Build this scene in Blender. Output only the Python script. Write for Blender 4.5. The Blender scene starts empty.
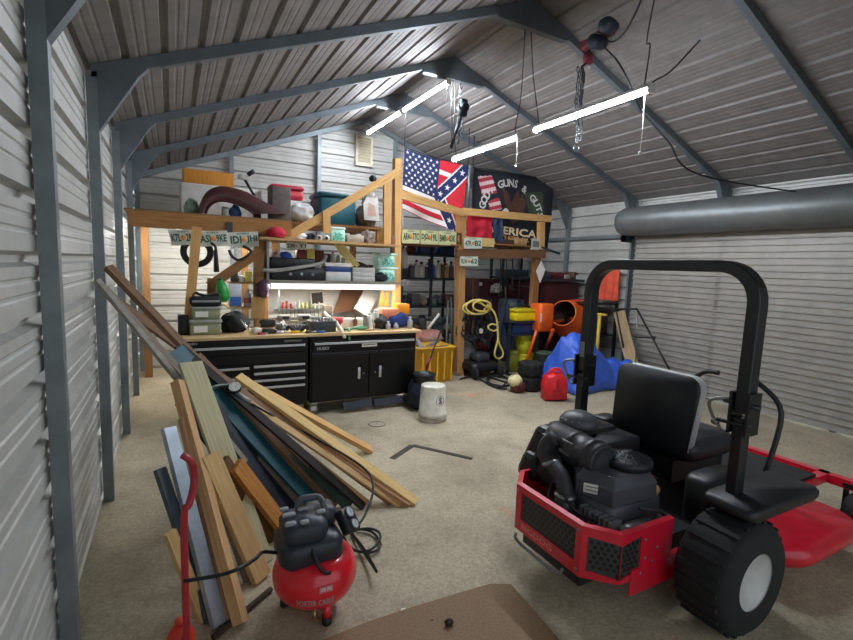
import bpy, math, random
from mathutils import Vector as V, Matrix as MX, noise as NZ
random.seed(7)
SC = bpy.context.scene
COL = SC.collection
R_ = math.radians
# ---------------------------------------------------------------- camera frame (X along gable wall, Y into the shed, Z up)
FPX, CX, CY, HCAM = 471.0, 426.5, 320.0, 1.65
def _n(v): return v.normalized()
_Y = _n(V((172-CX, -(258-CY), -FPX)))
_X0 = _n(V((1305-CX, -(298-CY), -FPX)))
_Z = _n(_X0.cross(_Y))
_X = _n(_Y.cross(_Z))
CAMP = V((0, 0, HCAM))
def ray(u, v):
    d = V((u-CX, -(v-CY), -FPX))
    return V((_X.dot(d), _Y.dot(d), _Z.dot(d)))
def PY(u, v, y): r = ray(u, v); return CAMP + r*(y/r.y)
def PX(u, v, x): r = ray(u, v); return CAMP + r*(x/r.x)
def PZ(u, v, z=0.0): r = ray(u, v); return CAMP + r*((z-HCAM)/r.z)
cam = bpy.data.cameras.new('camera'); camo = bpy.data.objects.new('camera', cam); COL.objects.link(camo)
cam.sensor_width = 36; cam.lens = 36*FPX/853; cam.clip_start = .05; cam.clip_end = 200
m = MX((_X, _Y, _Z)).to_4x4(); m.translation = CAMP
camo.matrix_world = m
SC.camera = camo
# ---------------------------------------------------------------- materials
def lin(c): 
    c = c/255
    return c/12.92 if c <= .04045 else ((c+.055)/1.055)**2.4
def RGB(c): return tuple(lin(x) for x in c)+(1,)
MATS = {}
def mat(name, c, rough=.6, metal=0, var=.15, scale=12, bump=0, bscale=60, spec=.5, emit=0, alpha=1, c2=None, stretch=None, coat=0):
    if name in MATS: return MATS[name]
    m = bpy.data.materials.new(name); m.use_nodes = True
    nt = m.node_tree; b = nt.nodes['Principled BSDF']; L = nt.links.new
    b.inputs['Roughness'].default_value = rough; b.inputs['Metallic'].default_value = metal
    b.inputs['Specular IOR Level'].default_value = spec; b.inputs['Coat Weight'].default_value = coat
    col = RGB(c)
    tc = nt.nodes.new('ShaderNodeTexCoord')
    src = tc.outputs['Object']
    if stretch:
        mp = nt.nodes.new('ShaderNodeMapping'); mp.inputs['Scale'].default_value = stretch
        L(src, mp.inputs['Vector']); src = mp.outputs['Vector']
    if var > 0 or c2:
        n = nt.nodes.new('ShaderNodeTexNoise'); n.inputs['Scale'].default_value = scale; n.inputs['Detail'].default_value = 5
        n.inputs['Roughness'].default_value = .65
        L(src, n.inputs['Vector'])
        r = nt.nodes.new('ShaderNodeValToRGB')
        a = RGB(c2) if c2 else tuple(max(0, x*(1-var*1.6)) for x in col[:3])+(1,)
        d = col if c2 else tuple(min(1, x*(1+var)) for x in col[:3])+(1,)
        r.color_ramp.elements[0].position = .32; r.color_ramp.elements[0].color = a
        r.color_ramp.elements[1].position = .68; r.color_ramp.elements[1].color = d
        L(n.outputs['Fac'], r.inputs['Fac']); L(r.outputs['Color'], b.inputs['Base Color'])
    else: b.inputs['Base Color'].default_value = col
    if bump:
        n2 = nt.nodes.new('ShaderNodeTexNoise'); n2.inputs['Scale'].default_value = bscale; n2.inputs['Detail'].default_value = 4
        L(src, n2.inputs['Vector'])
        bp = nt.nodes.new('ShaderNodeBump'); bp.inputs['Strength'].default_value = bump; bp.inputs['Distance'].default_value = .01
        L(n2.outputs['Fac'], bp.inputs['Height']); L(bp.outputs['Normal'], b.inputs['Normal'])
    if emit:
        b.inputs['Emission Color'].default_value = col; b.inputs['Emission Strength'].default_value = emit
    if alpha < 1:
        b.inputs['Transmission Weight'].default_value = 1-alpha
    MATS[name] = m
    return m
def pm(name, c, **k): return mat(name, c, **dict(dict(rough=.45, var=.10, scale=9), **k))    # painted / plastic
def wood(name, c, c2, st=(2, 2, 14)): 
    if name in MATS: return MATS[name]
    m = mat(name, c, rough=.7, c2=c2, scale=3.2, bump=.15, bscale=25, stretch=(9, 9, 9), spec=.3)
    nt = m.node_tree; b = nt.nodes['Principled BSDF']
    # long grain follows each board's own axis through a stored per-board coordinate
    at = nt.nodes.new('ShaderNodeAttribute'); at.attribute_name = 'grain'
    mp = nt.nodes.new('ShaderNodeMapping'); mp.inputs['Scale'].default_value = (28, 28, 1.3)
    nt.links.new(at.outputs['Vector'], mp.inputs['Vector'])
    for n in nt.nodes:
        if n.type == 'TEX_NOISE': nt.links.new(mp.outputs['Vector'], n.inputs['Vector'])
    return m
# ---------------------------------------------------------------- mesh builder
def frame(o, z, x=None):
    z = V(z).normalized()
    x = V(x) if x is not None else (V((1, 0, 0)) if abs(z.x) < .9 else V((0, 1, 0)))
    x = (x - z*x.dot(z)).normalized(); y = z.cross(x)
    M = MX((x, y, z)).transposed().to_4x4(); M.translation = V(o); return M
WM = {}
def wm(o): return WM.get(o.name, MX())
class MB:
    def __init__(s): s.v = []; s.f = []; s.m = []; s.s = []; s.g = []
    def add(s, vs, fs, mi=0, sm=False, M=None, grain=None):
        b = len(s.v)
        for i, p in enumerate(vs):
            p = V(p); s.g.append(grain[i] if grain else p.copy()); s.v.append(M @ p if M else p)
        for f in fs: s.f.append([b+i for i in f]); s.m.append(mi); s.s.append(sm)
        return s
    def box(s, c, d, M=None, mi=0, taper=(1, 1), gz=2):
        x, y, z = d[0]/2, d[1]/2, d[2]/2; cx, cy, cz = c; vs = []
        for k in (-1, 1):
            t = taper if k > 0 else (1, 1)
            for a, b2 in ((-1, -1), (1, -1), (1, 1), (-1, 1)): vs.append((cx+a*x*t[0], cy+b2*y*t[1], cz+k*z))
        r = V((random.random()*9, random.random()*9, random.random()*9))
        gr = []
        for p in vs:
            q = V(p); q = V((q.y, q.z, q.x)) if gz == 0 else (V((q.x, q.z, q.y)) if gz == 1 else q); gr.append(q+r)
        return s.add(vs, [(3, 2, 1, 0), (4, 5, 6, 7), (0, 1, 5, 4), (1, 2, 6, 5), (2, 3, 7, 6), (3, 0, 4, 7)], mi, False, M, gr)
    def span(s, a, b, mi=0, gz=None):
        a, b = V(a), V(b); d = b-a; d = V((abs(d.x), abs(d.y), abs(d.z)))
        if gz is None: gz = max(range(3), key=lambda i: d[i])
        return s.box((V(a)+V(b))/2, d, None, mi, gz=gz)
    def bar(s, a, b, w, t, n=None, mi=0, taper=(1, 1)):        # a plank between two points; n = direction of its thickness
        a, b = V(a), V(b); L = (b-a).length
        z = (b-a).normalized(); n = V(n) if n is not None else (V((0, 0, 1)) if abs(z.z) < .9 else V((0, 1, 0)))
        x = n.cross(z).normalized()
        return s.box((0, 0, L/2), (w, t, L), frame(a, z, x), mi, taper)
    def prism(s, poly, z0, z1, M=None, mi=0, bev=0, sm=False):
        n = len(poly); cx = sum(p[0] for p in poly)/n; cy = sum(p[1] for p in poly)/n
        def sc(p):
            d = math.hypot(p[0]-cx, p[1]-cy) or 1; k = max(0, 1-bev/d); return (cx+(p[0]-cx)*k, cy+(p[1]-cy)*k)
        ins = [sc(p) for p in poly] if bev else poly
        lay = [(ins, z0), (poly, z0+bev), (poly, z1-bev), (ins, z1)] if bev else [(poly, z0), (poly, z1)]
        vs = [(p[0], p[1], z) for pl, z in lay for p in pl]; fs = [list(range(n))[::-1]]
        for k in range(len(lay)-1):
            for i in range(n):
                j = (i+1) % n; fs.append((k*n+i, k*n+j, (k+1)*n+j, (k+1)*n+i))
        fs.append([(len(lay)-1)*n+i for i in range(n)])
        return s.add(vs, fs, mi, sm, M)
    def rbox(s, c, d, r, M=None, mi=0, seg=4, bev=None):        # box with rounded vertical edges and eased top and bottom
        x, y, z = d[0]/2, d[1]/2, d[2]/2; r = min(r, x*.98, y*.98); p = []
        for cx_, cy_, a0 in ((x-r, y-r, 0), (-x+r, y-r, 90), (-x+r, -y+r, 180), (x-r, -y+r, 270)):
            for i in range(seg+1):
                a = R_(a0+90*i/seg); p.append((c[0]+cx_+r*math.cos(a), c[1]+cy_+r*math.sin(a)))
        return s.prism(p, c[2]-z, c[2]+z, M, mi, min(r*.5, z*.6) if bev is None else bev, True)
    def tube(s, path, r, n=8, closed=False, mi=0, caps=True):
        P = [V(p) for p in path]; N = len(P); rr = r if isinstance(r, (list, tuple)) else [r]*N
        up = None; vs = []
        for i in range(N):
            a = P[i-1] if (i > 0 or closed) else P[i]; b = P[(i+1) % N] if (i < N-1 or closed) else P[i]
            t = (b-a).normalized() if (b-a).length > 1e-9 else V((0, 0, 1))
            if up is None: up = V((0, 0, 1)) if abs(t.z) < .9 else V((1, 0, 0))
            x = (up - t*up.dot(t))
            if x.length < 1e-6: x = V((1, 0, 0)) - t*t.x
            x.normalize(); y = t.cross(x); up = x
            for k in range(n):
                q = 2*math.pi*k/n; vs.append(P[i]+x*(rr[i]*math.cos(q))+y*(rr[i]*math.sin(q)))
        fs = []
        for i in range(N if closed else N-1):
            j = (i+1) % N
            for k in range(n):
                l = (k+1) % n; fs.append((i*n+k, i*n+l, j*n+l, j*n+k))
        if caps and not closed: fs += [list(range(n))[::-1], [(N-1)*n+k for k in range(n)]]
        return s.add(vs, fs, mi, n > 4)
    def lathe(s, prof, n=24, M=None, mi=0, sm=True, cap=True):
        vs = []; fs = []
        for r, z in prof:
            for k in range(n):
                q = 2*math.pi*k/n; vs.append((r*math.cos(q), r*math.sin(q), z))
        for i in range(len(prof)-1):
            for k in range(n):
                l = (k+1) % n; fs.append((i*n+k, i*n+l, (i+1)*n+l, (i+1)*n+k))
        if cap:
            fs += [list(range(n))[::-1], [(len(prof)-1)*n+k for k in range(n)]]
        return s.add(vs, fs, mi, sm, M)
    def blob(s, c, r, n=14, amp=.12, fr=3, M=None, mi=0, seed=0, flat=None):
        vs = []; fs = []; c = V(c)
        for i in range(n+1):
            th = math.pi*i/n
            for k in range(2*n):
                ph = math.pi*k/n; d = V((math.sin(th)*math.cos(ph), math.sin(th)*math.sin(ph), math.cos(th)))
                q = 1+amp*NZ.fractal(d*fr+V((seed, seed*2.3, 0)), 1, 2, 3)
                p = V((d.x*r[0]*q, d.y*r[1]*q, d.z*r[2]*q))
                if flat is not None and p.z < flat: p.z = flat
                vs.append(c+p)
        w = 2*n
        for i in range(n):
            for k in range(w):
                l = (k+1) % w; fs.append((i*w+k, (i+1)*w+k, (i+1)*w+l, i*w+l))
        return s.add(vs, fs, mi, True, M)
    def grid(s, fn, nu, nv, mi=0, sm=True, mfn=None):
        vs = [fn(i/nu, j/nv) for j in range(nv+1) for i in range(nu+1)]; w = nu+1
        b = len(s.v); s.v += [V(p) for p in vs]; s.g += [V(p) for p in vs]
        for j in range(nv):
            for i in range(nu):
                s.f.append([b+j*w+i, b+j*w+i+1, b+(j+1)*w+i+1, b+(j+1)*w+i])
                s.m.append(mfn((i+.5)/nu, (j+.5)/nv) if mfn else mi); s.s.append(sm)
        return s
    def sph(s, c, r, n=10, mi=0): return s.blob(c, (r, r, r), n//2+2, 0, 1, None, mi)
    def build(s, name, mats, parent=None, bevel=0, solid=0, kind=None, label=None):
        if not isinstance(mats, (list, tuple)): mats = [mats]
        if parent is None:
            mn = V((min(p.x for p in s.v), min(p.y for p in s.v), min(p.z for p in s.v)))
            mx = V((max(p.x for p in s.v), max(p.y for p in s.v), max(p.z for p in s.v)))
            W = MX.Translation(V(((mn.x+mx.x)/2, (mn.y+mx.y)/2, mn.z)))
        else: W = wm(parent)
        I = W.inverted()
        me = bpy.data.meshes.new(name); me.from_pydata([I @ p for p in s.v], [], s.f)
        for mm in mats: me.materials.append(mm)
        me.polygons.foreach_set('material_index', s.m); me.polygons.foreach_set('use_smooth', s.s)
        g = me.attributes.new('grain', 'FLOAT_VECTOR', 'POINT')
        g.data.foreach_set('vector', [c for p in s.g for c in p])
        me.update()
        o = bpy.data.objects.new(name, me); COL.objects.link(o)
        if parent is None: o.location = W.translation
        else: o.parent = parent
        WM[o.name] = W
        if bevel:
            b = o.modifiers.new('bevel', 'BEVEL'); b.width = bevel; b.segments = 2; b.limit_method = 'ANGLE'; b.angle_limit = R_(40)
        if solid:
            b = o.modifiers.new('solid', 'SOLIDIFY'); b.thickness = solid; b.offset = 0
        if kind: o['kind'] = kind
        if label: o['label'] = label
        return o
def thing(name, label, cat, loc, rz=0, group=None):
    o = bpy.data.objects.new(name, None); COL.objects.link(o); o.empty_display_size = .1
    o.location = loc; o.rotation_euler = (0, 0, rz)
    WM[o.name] = MX.Translation(V(loc)) @ MX.Rotation(rz, 4, 'Z')
    o['label'] = label; o['category'] = cat
    if group: o['group'] = group
    return o
def tag(o, label, cat, group=None, kind=None):
    o['label'] = label; o['category'] = cat
    if group: o['group'] = group
    if kind: o['kind'] = kind
    return o
def kids(o): return [c for c in bpy.data.objects if c.parent == o]
def dup(root, label, loc=None, rz=None):
    def cp(o, par):
        c = o.copy(); COL.objects.link(c)
        if par: c.parent = par
        for k in kids(o): cp(k, c)
        return c
    r = cp(root, None); r['label'] = label
    if loc is not None: r.location = loc
    if rz is not None: r.rotation_euler = (0, 0, rz)
    return r
# lettering as mesh polygons: unit cap-height text, origin at lower left
def text(st, bold=.0):
    cu = bpy.data.curves.new('t', 'FONT'); cu.body = st; cu.offset = bold; cu.resolution_u = 2
    ob = bpy.data.objects.new('t', cu); COL.objects.link(ob); bpy.context.view_layer.update()
    me = bpy.data.meshes.new_from_object(ob)
    vs = [(p.co.x, p.co.y) for p in me.vertices]; fs = [list(p.vertices) for p in me.polygons]
    bpy.data.objects.remove(ob); bpy.data.curves.remove(cu); bpy.data.meshes.remove(me)
    if not vs: return [], [], 1, 1
    x0 = min(p[0] for p in vs); x1 = max(p[0] for p in vs); y0 = min(p[1] for p in vs); y1 = max(p[1] for p in vs)
    return [((x-x0)/(x1-x0), (y-y0)/(y1-y0)) for x, y in vs], fs, x1-x0, y1-y0
def put_text(mb, st, M, w, h, mi=0, bold=.02):                    # fills w x h in the x,y plane of M
    vs, fs, _, _ = text(st, bold)
    mb.add([(x*w, y*h, 0) for x, y in vs], fs, mi, False, M)
def spline(pts, n=6, closed=False):
    P = [V(p) for p in pts]; N = len(P); out = []
    rng = range(N if closed else N-1)
    for i in rng:
        p0 = P[(i-1) % N] if (closed or i > 0) else P[0]; p1 = P[i]; p2 = P[(i+1) % N]; p3 = P[(i+2) % N] if (closed or i+2 < N) else P[-1]
        for k in range(n):
            t = k/n
            out.append(.5*((2*p1)+(p2-p0)*t+(2*p0-5*p1+4*p2-p3)*t*t+(3*p1-p0-3*p2+p3)*t**3))
    if not closed: out.append(P[-1])
    return out
def arc(c, r, a0, a1, n, ax, ay): 
    c, ax, ay = V(c), V(ax), V(ay)
    return [c+ax*(r*math.cos(R_(a0+(a1-a0)*i/n)))+ay*(r*math.sin(R_(a0+(a1-a0)*i/n))) for i in range(n+1)]
UP = V((0, 0, 1)); FR = V((0, -1, 0))
def facing(o, back=FR, x=V((1, 0, 0))):                            # a frame whose x runs right and y up on a wall seen from the front
    y = UP; z = V(x).cross(y); M = MX((V(x), y, z)).transposed().to_4x4(); M.translation = V(o); return M
# ---------------------------------------------------------------- dimensions of the shed
XL, XR, YB, YF, XRIDGE, ZRIDGE, SL = -.45, 6.42, 7.95, -.9, 3.0, 4.13, .388
def zr(x): return ZRIDGE - SL*abs(x-XRIDGE)                       # underside of the roof sheets
FRY = [7.88, 6.48, 5.08, 3.68, 2.28, .88]                         # the frames, from the gable forwards
GALV = mat('galvanised_tube', (132, 142, 146), rough=.42, metal=.55, var=.12, scale=5)
GALVD = mat('weathered_frame_paint', (104, 113, 119), rough=.5, metal=.35, var=.12, scale=5)
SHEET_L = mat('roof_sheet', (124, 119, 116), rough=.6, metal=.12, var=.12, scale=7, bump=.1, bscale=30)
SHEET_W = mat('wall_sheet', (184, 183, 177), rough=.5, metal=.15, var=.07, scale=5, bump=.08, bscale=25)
CURT = mat('door_curtain_metal', (164, 160, 152), rough=.5, metal=.3, var=.08, scale=5)
# floor: worn concrete with stains, paint spots and a saw-cut joint
def floor_material():
    m = bpy.data.materials.new('worn_concrete'); m.use_nodes = True
    nt = m.node_tree; b = nt.nodes['Principled BSDF']; L = nt.links.new; N = nt.nodes.new
    tc = N('ShaderNodeTexCoord'); src = tc.outputs['Object']
    def noise(sc, det=6, rough=.6, vec=src):
        n = N('ShaderNodeTexNoise'); n.inputs['Scale'].default_value = sc; n.inputs['Detail'].default_value = det; n.inputs['Roughness'].default_value = rough
        L(vec, n.inputs['Vector']); return n.outputs['Fac']
    def ramp(f, p0, c0, p1, c1):
        r = N('ShaderNodeValToRGB'); e = r.color_ramp.elements
        e[0].position, e[0].color, e[1].position, e[1].color = p0, c0, p1, c1
        L(f, r.inputs['Fac']); return r.outputs['Color']
    def mix(a, c, f, mode='MIX'):
        x = N('ShaderNodeMix'); x.data_type = 'RGBA'; x.blend_type = mode
        if isinstance(f, float): x.inputs[0].default_value = f
        else: L(f, x.inputs[0])
        for s_, k in ((a, 6), (c, 7)):
            if isinstance(s_, tuple): x.inputs[k].default_value = s_
            else: L(s_, x.inputs[k])
        return x.outputs[2]
    base = ramp(noise(1.1), .3, RGB((168, 156, 132)), .7, RGB((212, 199, 170)))
    fine = ramp(noise(38, 5, .75), .3, (.62, .62, .62, 1), .72, (1.12, 1.12, 1.12, 1))
    c = mix(base, fine, 1.0, 'MULTIPLY')
    speck = ramp(noise(110, 4, .8), .34, (.70, .69, .68, 1), .66, (1.16, 1.16, 1.16, 1))
    c = mix(c, speck, 1.0, 'MULTIPLY')
    blot = ramp(noise(3.3, 8, .7), .5, (1, 1, 1, 1), .75, (.62, .60, .58, 1))
    c = mix(c, blot, .8, 'MULTIPLY')
    light = ramp(noise(9, 8, .8), .60, (0, 0, 0, 1), .68, (1, 1, 1, 1))
    c = mix(c, RGB((222, 214, 196)), light and mix((0, 0, 0, 1), light, .45))
    pa, pb, pc0 = PZ(471, 395), PZ(492, 393), PZ(509, 510)
    for (x, y, r, col) in ((pa.x, pa.y, .19, (232, 128, 70)), (pb.x, pb.y, .14, (226, 140, 90)), (pc0.x, pc0.y, .12, (228, 118, 66))):
        vm = N('ShaderNodeVectorMath'); vm.operation = 'DISTANCE'; L(src, vm.inputs[0]); vm.inputs[1].default_value = (x, y, 0)
        ad = N('ShaderNodeMath'); ad.operation = 'MULTIPLY_ADD'; L(noise(7, 6), ad.inputs[0]); ad.inputs[1].default_value = .5; L(vm.outputs['Value'], ad.inputs[2])
        f = ramp(ad.outputs[0], r, (.75, .75, .75, 1), r+.2, (0, 0, 0, 1))
        c = mix(c, RGB(col), f)
    L(c, b.inputs['Base Color']); b.inputs['Roughness'].default_value = .75; b.inputs['Specular IOR Level'].default_value = .35
    bp = N('ShaderNodeBump'); bp.inputs['Strength'].default_value = .25; bp.inputs['Distance'].default_value = .01
    L(noise(60, 5), bp.inputs['Height']); L(bp.outputs['Normal'], b.inputs['Normal'])
    return m
f = MB(); f.span((XL-.2, YF-5, -.12), (XR+.2, YB+.2, 0)); fo = f.build('floor', floor_material(), kind='structure')
# keep the floor's texture coordinates in metres from the camera's foot
fo.data.transform(MX.Translation(fo.location)); fo.location = (0, 0, 0)

def corr(mb, o, A, L, B, W, Nn, pitch=.229, h=.022, minor=True):
    """ribbed sheet: ribs run along A for L, repeat along B for W, stand out along N"""
    o, A, B, Nn = V(o), V(A).normalized(), V(B).normalized(), V(Nn).normalized()
    prof = []; t = 0
    while t < W-1e-6:
        q = [(0, 0), (.06, 1), (.17, 1), (.23, 0)]
        if minor: q += [(.50, 0), (.53, .12), (.57, .12), (.60, 0), (.74, 0), (.77, .12), (.81, .12), (.84, 0)]
        for a, b in q:
            if t+a*pitch < W: prof.append((t+a*pitch, b*h))
        t += pitch
    prof.append((W, 0))
    vs = []; fs = []
    for a, b in prof: p = o+B*a+Nn*b; vs += [p, p+A*L]
    for i in range(len(prof)-1): fs.append((2*i, 2*i+1, 2*i+3, 2*i+2))
    mb.add(vs, fs)
LS = math.hypot(1, SL)
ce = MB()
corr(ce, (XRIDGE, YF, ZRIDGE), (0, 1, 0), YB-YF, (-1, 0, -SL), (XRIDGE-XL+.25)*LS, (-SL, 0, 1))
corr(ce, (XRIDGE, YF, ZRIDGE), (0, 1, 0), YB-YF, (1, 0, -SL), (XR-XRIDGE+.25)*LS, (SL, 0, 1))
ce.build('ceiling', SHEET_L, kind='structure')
def gable_clip(mb):                                                # cut a gable sheet off along the roof line
    for i, p in enumerate(mb.v):
        if p.z > zr(p.x)-.0: mb.v[i] = V((p.x, p.y, zr(p.x)))
w = MB()
n = 60
z = 0
ZG = ZRIDGE+.06
while z < ZG:                                                  # each rib course reaches as far as the roof allows
    hh = min(.229, ZG-z)
    x0, x1 = XL, XR
    zt = z+hh
    if zt > zr(XL): x0 = max(XL, XRIDGE-(ZG-zt)/SL)
    if zt > zr(XR): x1 = min(XR, XRIDGE+(ZG-zt)/SL)
    xb0 = max(XL, XRIDGE-(ZG-z)/SL) if z > zr(XL) else XL; xb1 = min(XR, XRIDGE+(ZG-z)/SL) if z > zr(XR) else XR
    pr = [(0, 0), (.05, .035), (.15, .035), (.2, 0), (.50, 0), (.53, .005), (.57, .005), (.6, 0), (.74, 0), (.77, .005), (.81, .005), (.84, 0), (1, 0)]
    vs = []; fs = []
    for a, b in pr: vs += [(xb0+(x0-xb0)*a, YB+b, z+a*hh), (xb1+(x1-xb1)*a, YB+b, z+a*hh)]
    for i in range(len(pr)-1): fs.append((2*i, 2*i+1, 2*i+3, 2*i+2))
    w.add(vs, fs); z += hh
w.build('wall_back', SHEET_W, kind='structure')
w = MB(); corr(w, (XL, YF, 0), (0, 1, 0), YB-YF, (0, 0, 1), zr(XL)+.05, (-1, 0, 0), .229, .04); w.build('wall_left', SHEET_W, kind='structure')
DY0, DY1, DZ = 1.55, 5.02, 2.5                                     # the roll-up door in the right wall
w = MB(); corr(w, (XR, DY1, 0), (0, 1, 0), YB-DY1, (0, 0, 1), zr(XR), (1, 0, 0), .2, .05); corr(w, (XR, YF, 0), (0, 1, 0), DY0-YF, (0, 0, 1), zr(XR), (1, 0, 0))
corr(w, (XR, DY0, DZ), (0, 1, 0), DY1-DY0, (0, 0, 1), zr(XR)-DZ, (1, 0, 0)); w.build('wall_right', SHEET_W, kind='structure')
w = MB()
w.span((XL, YF-.03, 0), (XL+.15, YF, zr(XL))); w.span((4.2, YF-.03, 0), (XR, YF, zr(XR)))
w.add([(XL, YF, 2.75), (XR, YF, 2.75), (XR, YF, zr(XR)), (XRIDGE, YF, ZRIDGE), (XL, YF, zr(XL))], [(0, 1, 2, 3, 4)])
w.build('wall_front', SHEET_W, kind='structure')
# frames: rafters, posts, gusset plates, knee braces
for i, y in enumerate(FRY):
    r = thing('trim_%d' % (i+1), 'x', 'x', (XRIDGE, y, 0)); del r['label']; del r['category']; r['kind'] = 'structure'
    d = .075; hw = .03
    MT = GALVD if 0 < i else GALV
    for sgn, xe in ((-1, XL+.04), (1, XR-.04)):
        b = MB(); a = V((XRIDGE, y, ZRIDGE-.002)); e = V((xe, y, zr(xe)-.002)); dn = V((0, 0, -d))
        vs = [p+V((0, q, 0)) for q in (-hw, hw) for p in (a, e, e+dn, a+dn)]
        b.add(vs, [(0, 1, 2, 3), (7, 6, 5, 4), (0, 4, 5, 1), (1, 5, 6, 2), (2, 6, 7, 3), (3, 7, 4, 0)])
        b.build('rafter', MT, r)
        b = MB(); b.span((xe-.03, y-hw, 0), (xe+.03, y+hw, zr(xe)-.04)); b.build('post', GALV, r)
        s = -sgn
        g = MB(); gx = xe+s*.03
        pts = [(gx, zr(gx)-.06), (gx+s*.30, zr(gx+s*.30)-.06), (gx+s*.22, zr(gx+s*.22)-.12), (gx, zr(gx)-.40)]
        if i > 0:
            for q in (-.034, .034): g.add([(x, y+q, z) for x, z in pts], [(0, 1, 2, 3)])
            g.add([(x, y+q, z) for q in (-.034, .034) for x, z in pts], [(2, 3, 7, 6), (1, 2, 6, 5)])
            g.build('knee_brace', MT, r)
    if i > 0:
        g = MB(); k = .40
        pts = [(XRIDGE, ZRIDGE-.005), (XRIDGE+k+.1, zr(XRIDGE+k+.1)-.02), (XRIDGE+k, ZRIDGE-.262), (XRIDGE-k, ZRIDGE-.262), (XRIDGE-k-.1, zr(XRIDGE+k+.1)-.02)]
        vs = [(x, y+q, z) for q in (-.036, .036) for x, z in pts]
        g.add(vs, [(4, 3, 2, 1, 0), (5, 6, 7, 8, 9), (2, 3, 8, 7), (1, 2, 7, 6), (3, 4, 9, 8)]); g.build('gusset_plate', MT, r)
    else:
        for x in (.82, 2.16, 3.52, 4.9):
            g = MB(); g.span((x-.03, y-hw, 0), (x+.03, y+hw, zr(x)-.06)); g.build('stud', GALV, r)
# long girts along the right wall and base rail
tr = thing('trim_7', 'x', 'x', (XR-.03, 6.4, 0)); del tr['label']; del tr['category']; tr['kind'] = 'structure'
for z in (2.22,):
    g = MB(); g.span((XR-.05, DY1+.06, z), (XR-.005, YB, z+.06)); g.build('girt', GALV, tr)
# roll-up door
dr = thing('door_1', 'x', 'x', (XR-.1, (DY0+DY1)/2, 0)); del dr['label']; del dr['category']; dr['kind'] = 'structure'
c = MB(); corr(c, (XR-.07, DY0+.03, .02), (0, 1, 0), DY1-DY0-.06, (0, 0, 1), 2.38, (-1, 0, 0), .078, .024, False); c.build('curtain', CURT, dr)
c = MB(); RB = .215; bx, bz = XR-.27, 2.44
M = frame((bx, DY0, bz), (0, 1, 0))
c.lathe([(.05, -.02), (RB*.75, 0), (RB, .05), (RB, DY1-DY0+.0), (RB*.86, DY1-DY0+.09), (RB*.42, DY1-DY0+.15), (.03, DY1-DY0+.165)], 28, M)
c.build('coil_hood', mat('hood_metal', (126, 130, 130), rough=.42, metal=.5, var=.1, scale=4), dr)
for y in (DY0-.02, DY1-.02):
    c = MB(); c.span((XR-.10, y, 0), (XR-.035, y+.05, 2.3)); c.build('track', pm('track_dark', (58, 60, 62), metal=.4), dr)
    c = MB(); c.span((XR-.30, y+.05, 2.14), (XR-.02, y+.09, 2.24)); c.span((XR-.30, y+.05, 2.14), (XR-.24, y+.09, 2.34)); c.build('bracket', pm('track_dark', (58, 60, 62)), dr)
# gable vent
v = thing('gable_vent', 'small beige louvred vent high on the gable wall beneath the ridge', 'vent', PY(363.5, 163, 7.93)); a = PY(356, 164, 7.93); b = PY(371.5, 138.5, 7.93)
W_, H_ = b.x-a.x, b.z-a.z
VM = pm('vent_beige', (222, 212, 188)); q = MB()
for s_ in ((a.x-.02, a.z-.02, b.x+.02, a.z+.02), (a.x-.02, b.z-.02, b.x+.02, b.z+.02), (a.x-.02, a.z, a.x+.025, b.z), (b.x-.025, a.z, b.x+.02, b.z)):
    q.span((s_[0], 7.90, s_[1]), (s_[2], 7.95, s_[3]))
q.build('frame', VM, v); q = MB()
for k in range(9): 
    z = a.z+.03+(H_-.05)*k/9
    q.bar((a.x, 7.925, z+.02), (b.x, 7.925, z+.02), .062, .006, (0, -.8, .6))
q.build('louvre', VM, v)
# ---------------------------------------------------------------- tube lights
LED = mat('led_white', (236, 244, 255), var=0, emit=120)
WHP = pm('white_housing', (225, 226, 226), var=.03)
BLK = pm('black_plastic', (22, 23, 25), rough=.5)
CORD = pm('black_cord', (28, 28, 30), rough=.6)
STR = pm('pull_string', (226, 222, 210), var=.03)
def tube_light(x, z, y0, y1, label, hang, pull=None):
    t = thing('tube_light', label, 'light', (x, (y0+y1)/2, z), 0, 'led tube lights under the roof')
    b = MB(); b.rbox((x, (y0+y1)/2, z+.022), (.05, y1-y0, .02), .008); b.build('housing', WHP, t)
    b = MB(); b.tube([(x, y0+.02, z), (x, y1-.02, z)], .021, 10); b.build('lamp_tube', LED, t)
    for y in (y0, y1):
        b = MB(); b.span((x-.026, y-.012, z-.026), (x+.026, y+.012, z+.034)); b.build('end_cap', WHP, t)
    for pts in hang:
        b = MB(); b.tube(spline(pts, 4), .005, 5); b.build('hanging_cord', CORD, t)
    if pull:
        b = MB(); b.tube([(x+.0, pull[0], z-.02), (x+.01, pull[0], z-pull[1]*.6), (x, pull[0], z-pull[1])], .0035, 5); b.sph((x, pull[0], z-pull[1]), .012, 8); b.build('pull_chain', STR, t)
gz = ZRIDGE-.27
x = 2.95
tube_light(x, 2.93, 2.30, 3.50, 'nearest and longest-looking lit tube light hanging low on the right beneath the hoist',
    [[(x, 3.44, 2.96), (x, 3.56, 3.4), (x+.05, 3.69, gz)], [(x, 2.36, 2.96), (x+.04, 2.37, 3.25), (x-.01, 2.36, 3.3), (x+.05, 2.31, gz+.1)]], (2.35, .42))
tube_light(x, 2.92, 3.72, 4.92, 'lit tube light hanging low in front of the two wall flags',
    [[(x, 3.78, 2.95), (x-.03, 3.74, 3.05), (x-.02, 3.70, 3.3), (x-.04, 3.67, gz)], [(x, 4.86, 2.95), (x, 5.0, 3.4), (x, 5.08, gz)]], (3.75, .27))
x = 2.84
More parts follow.
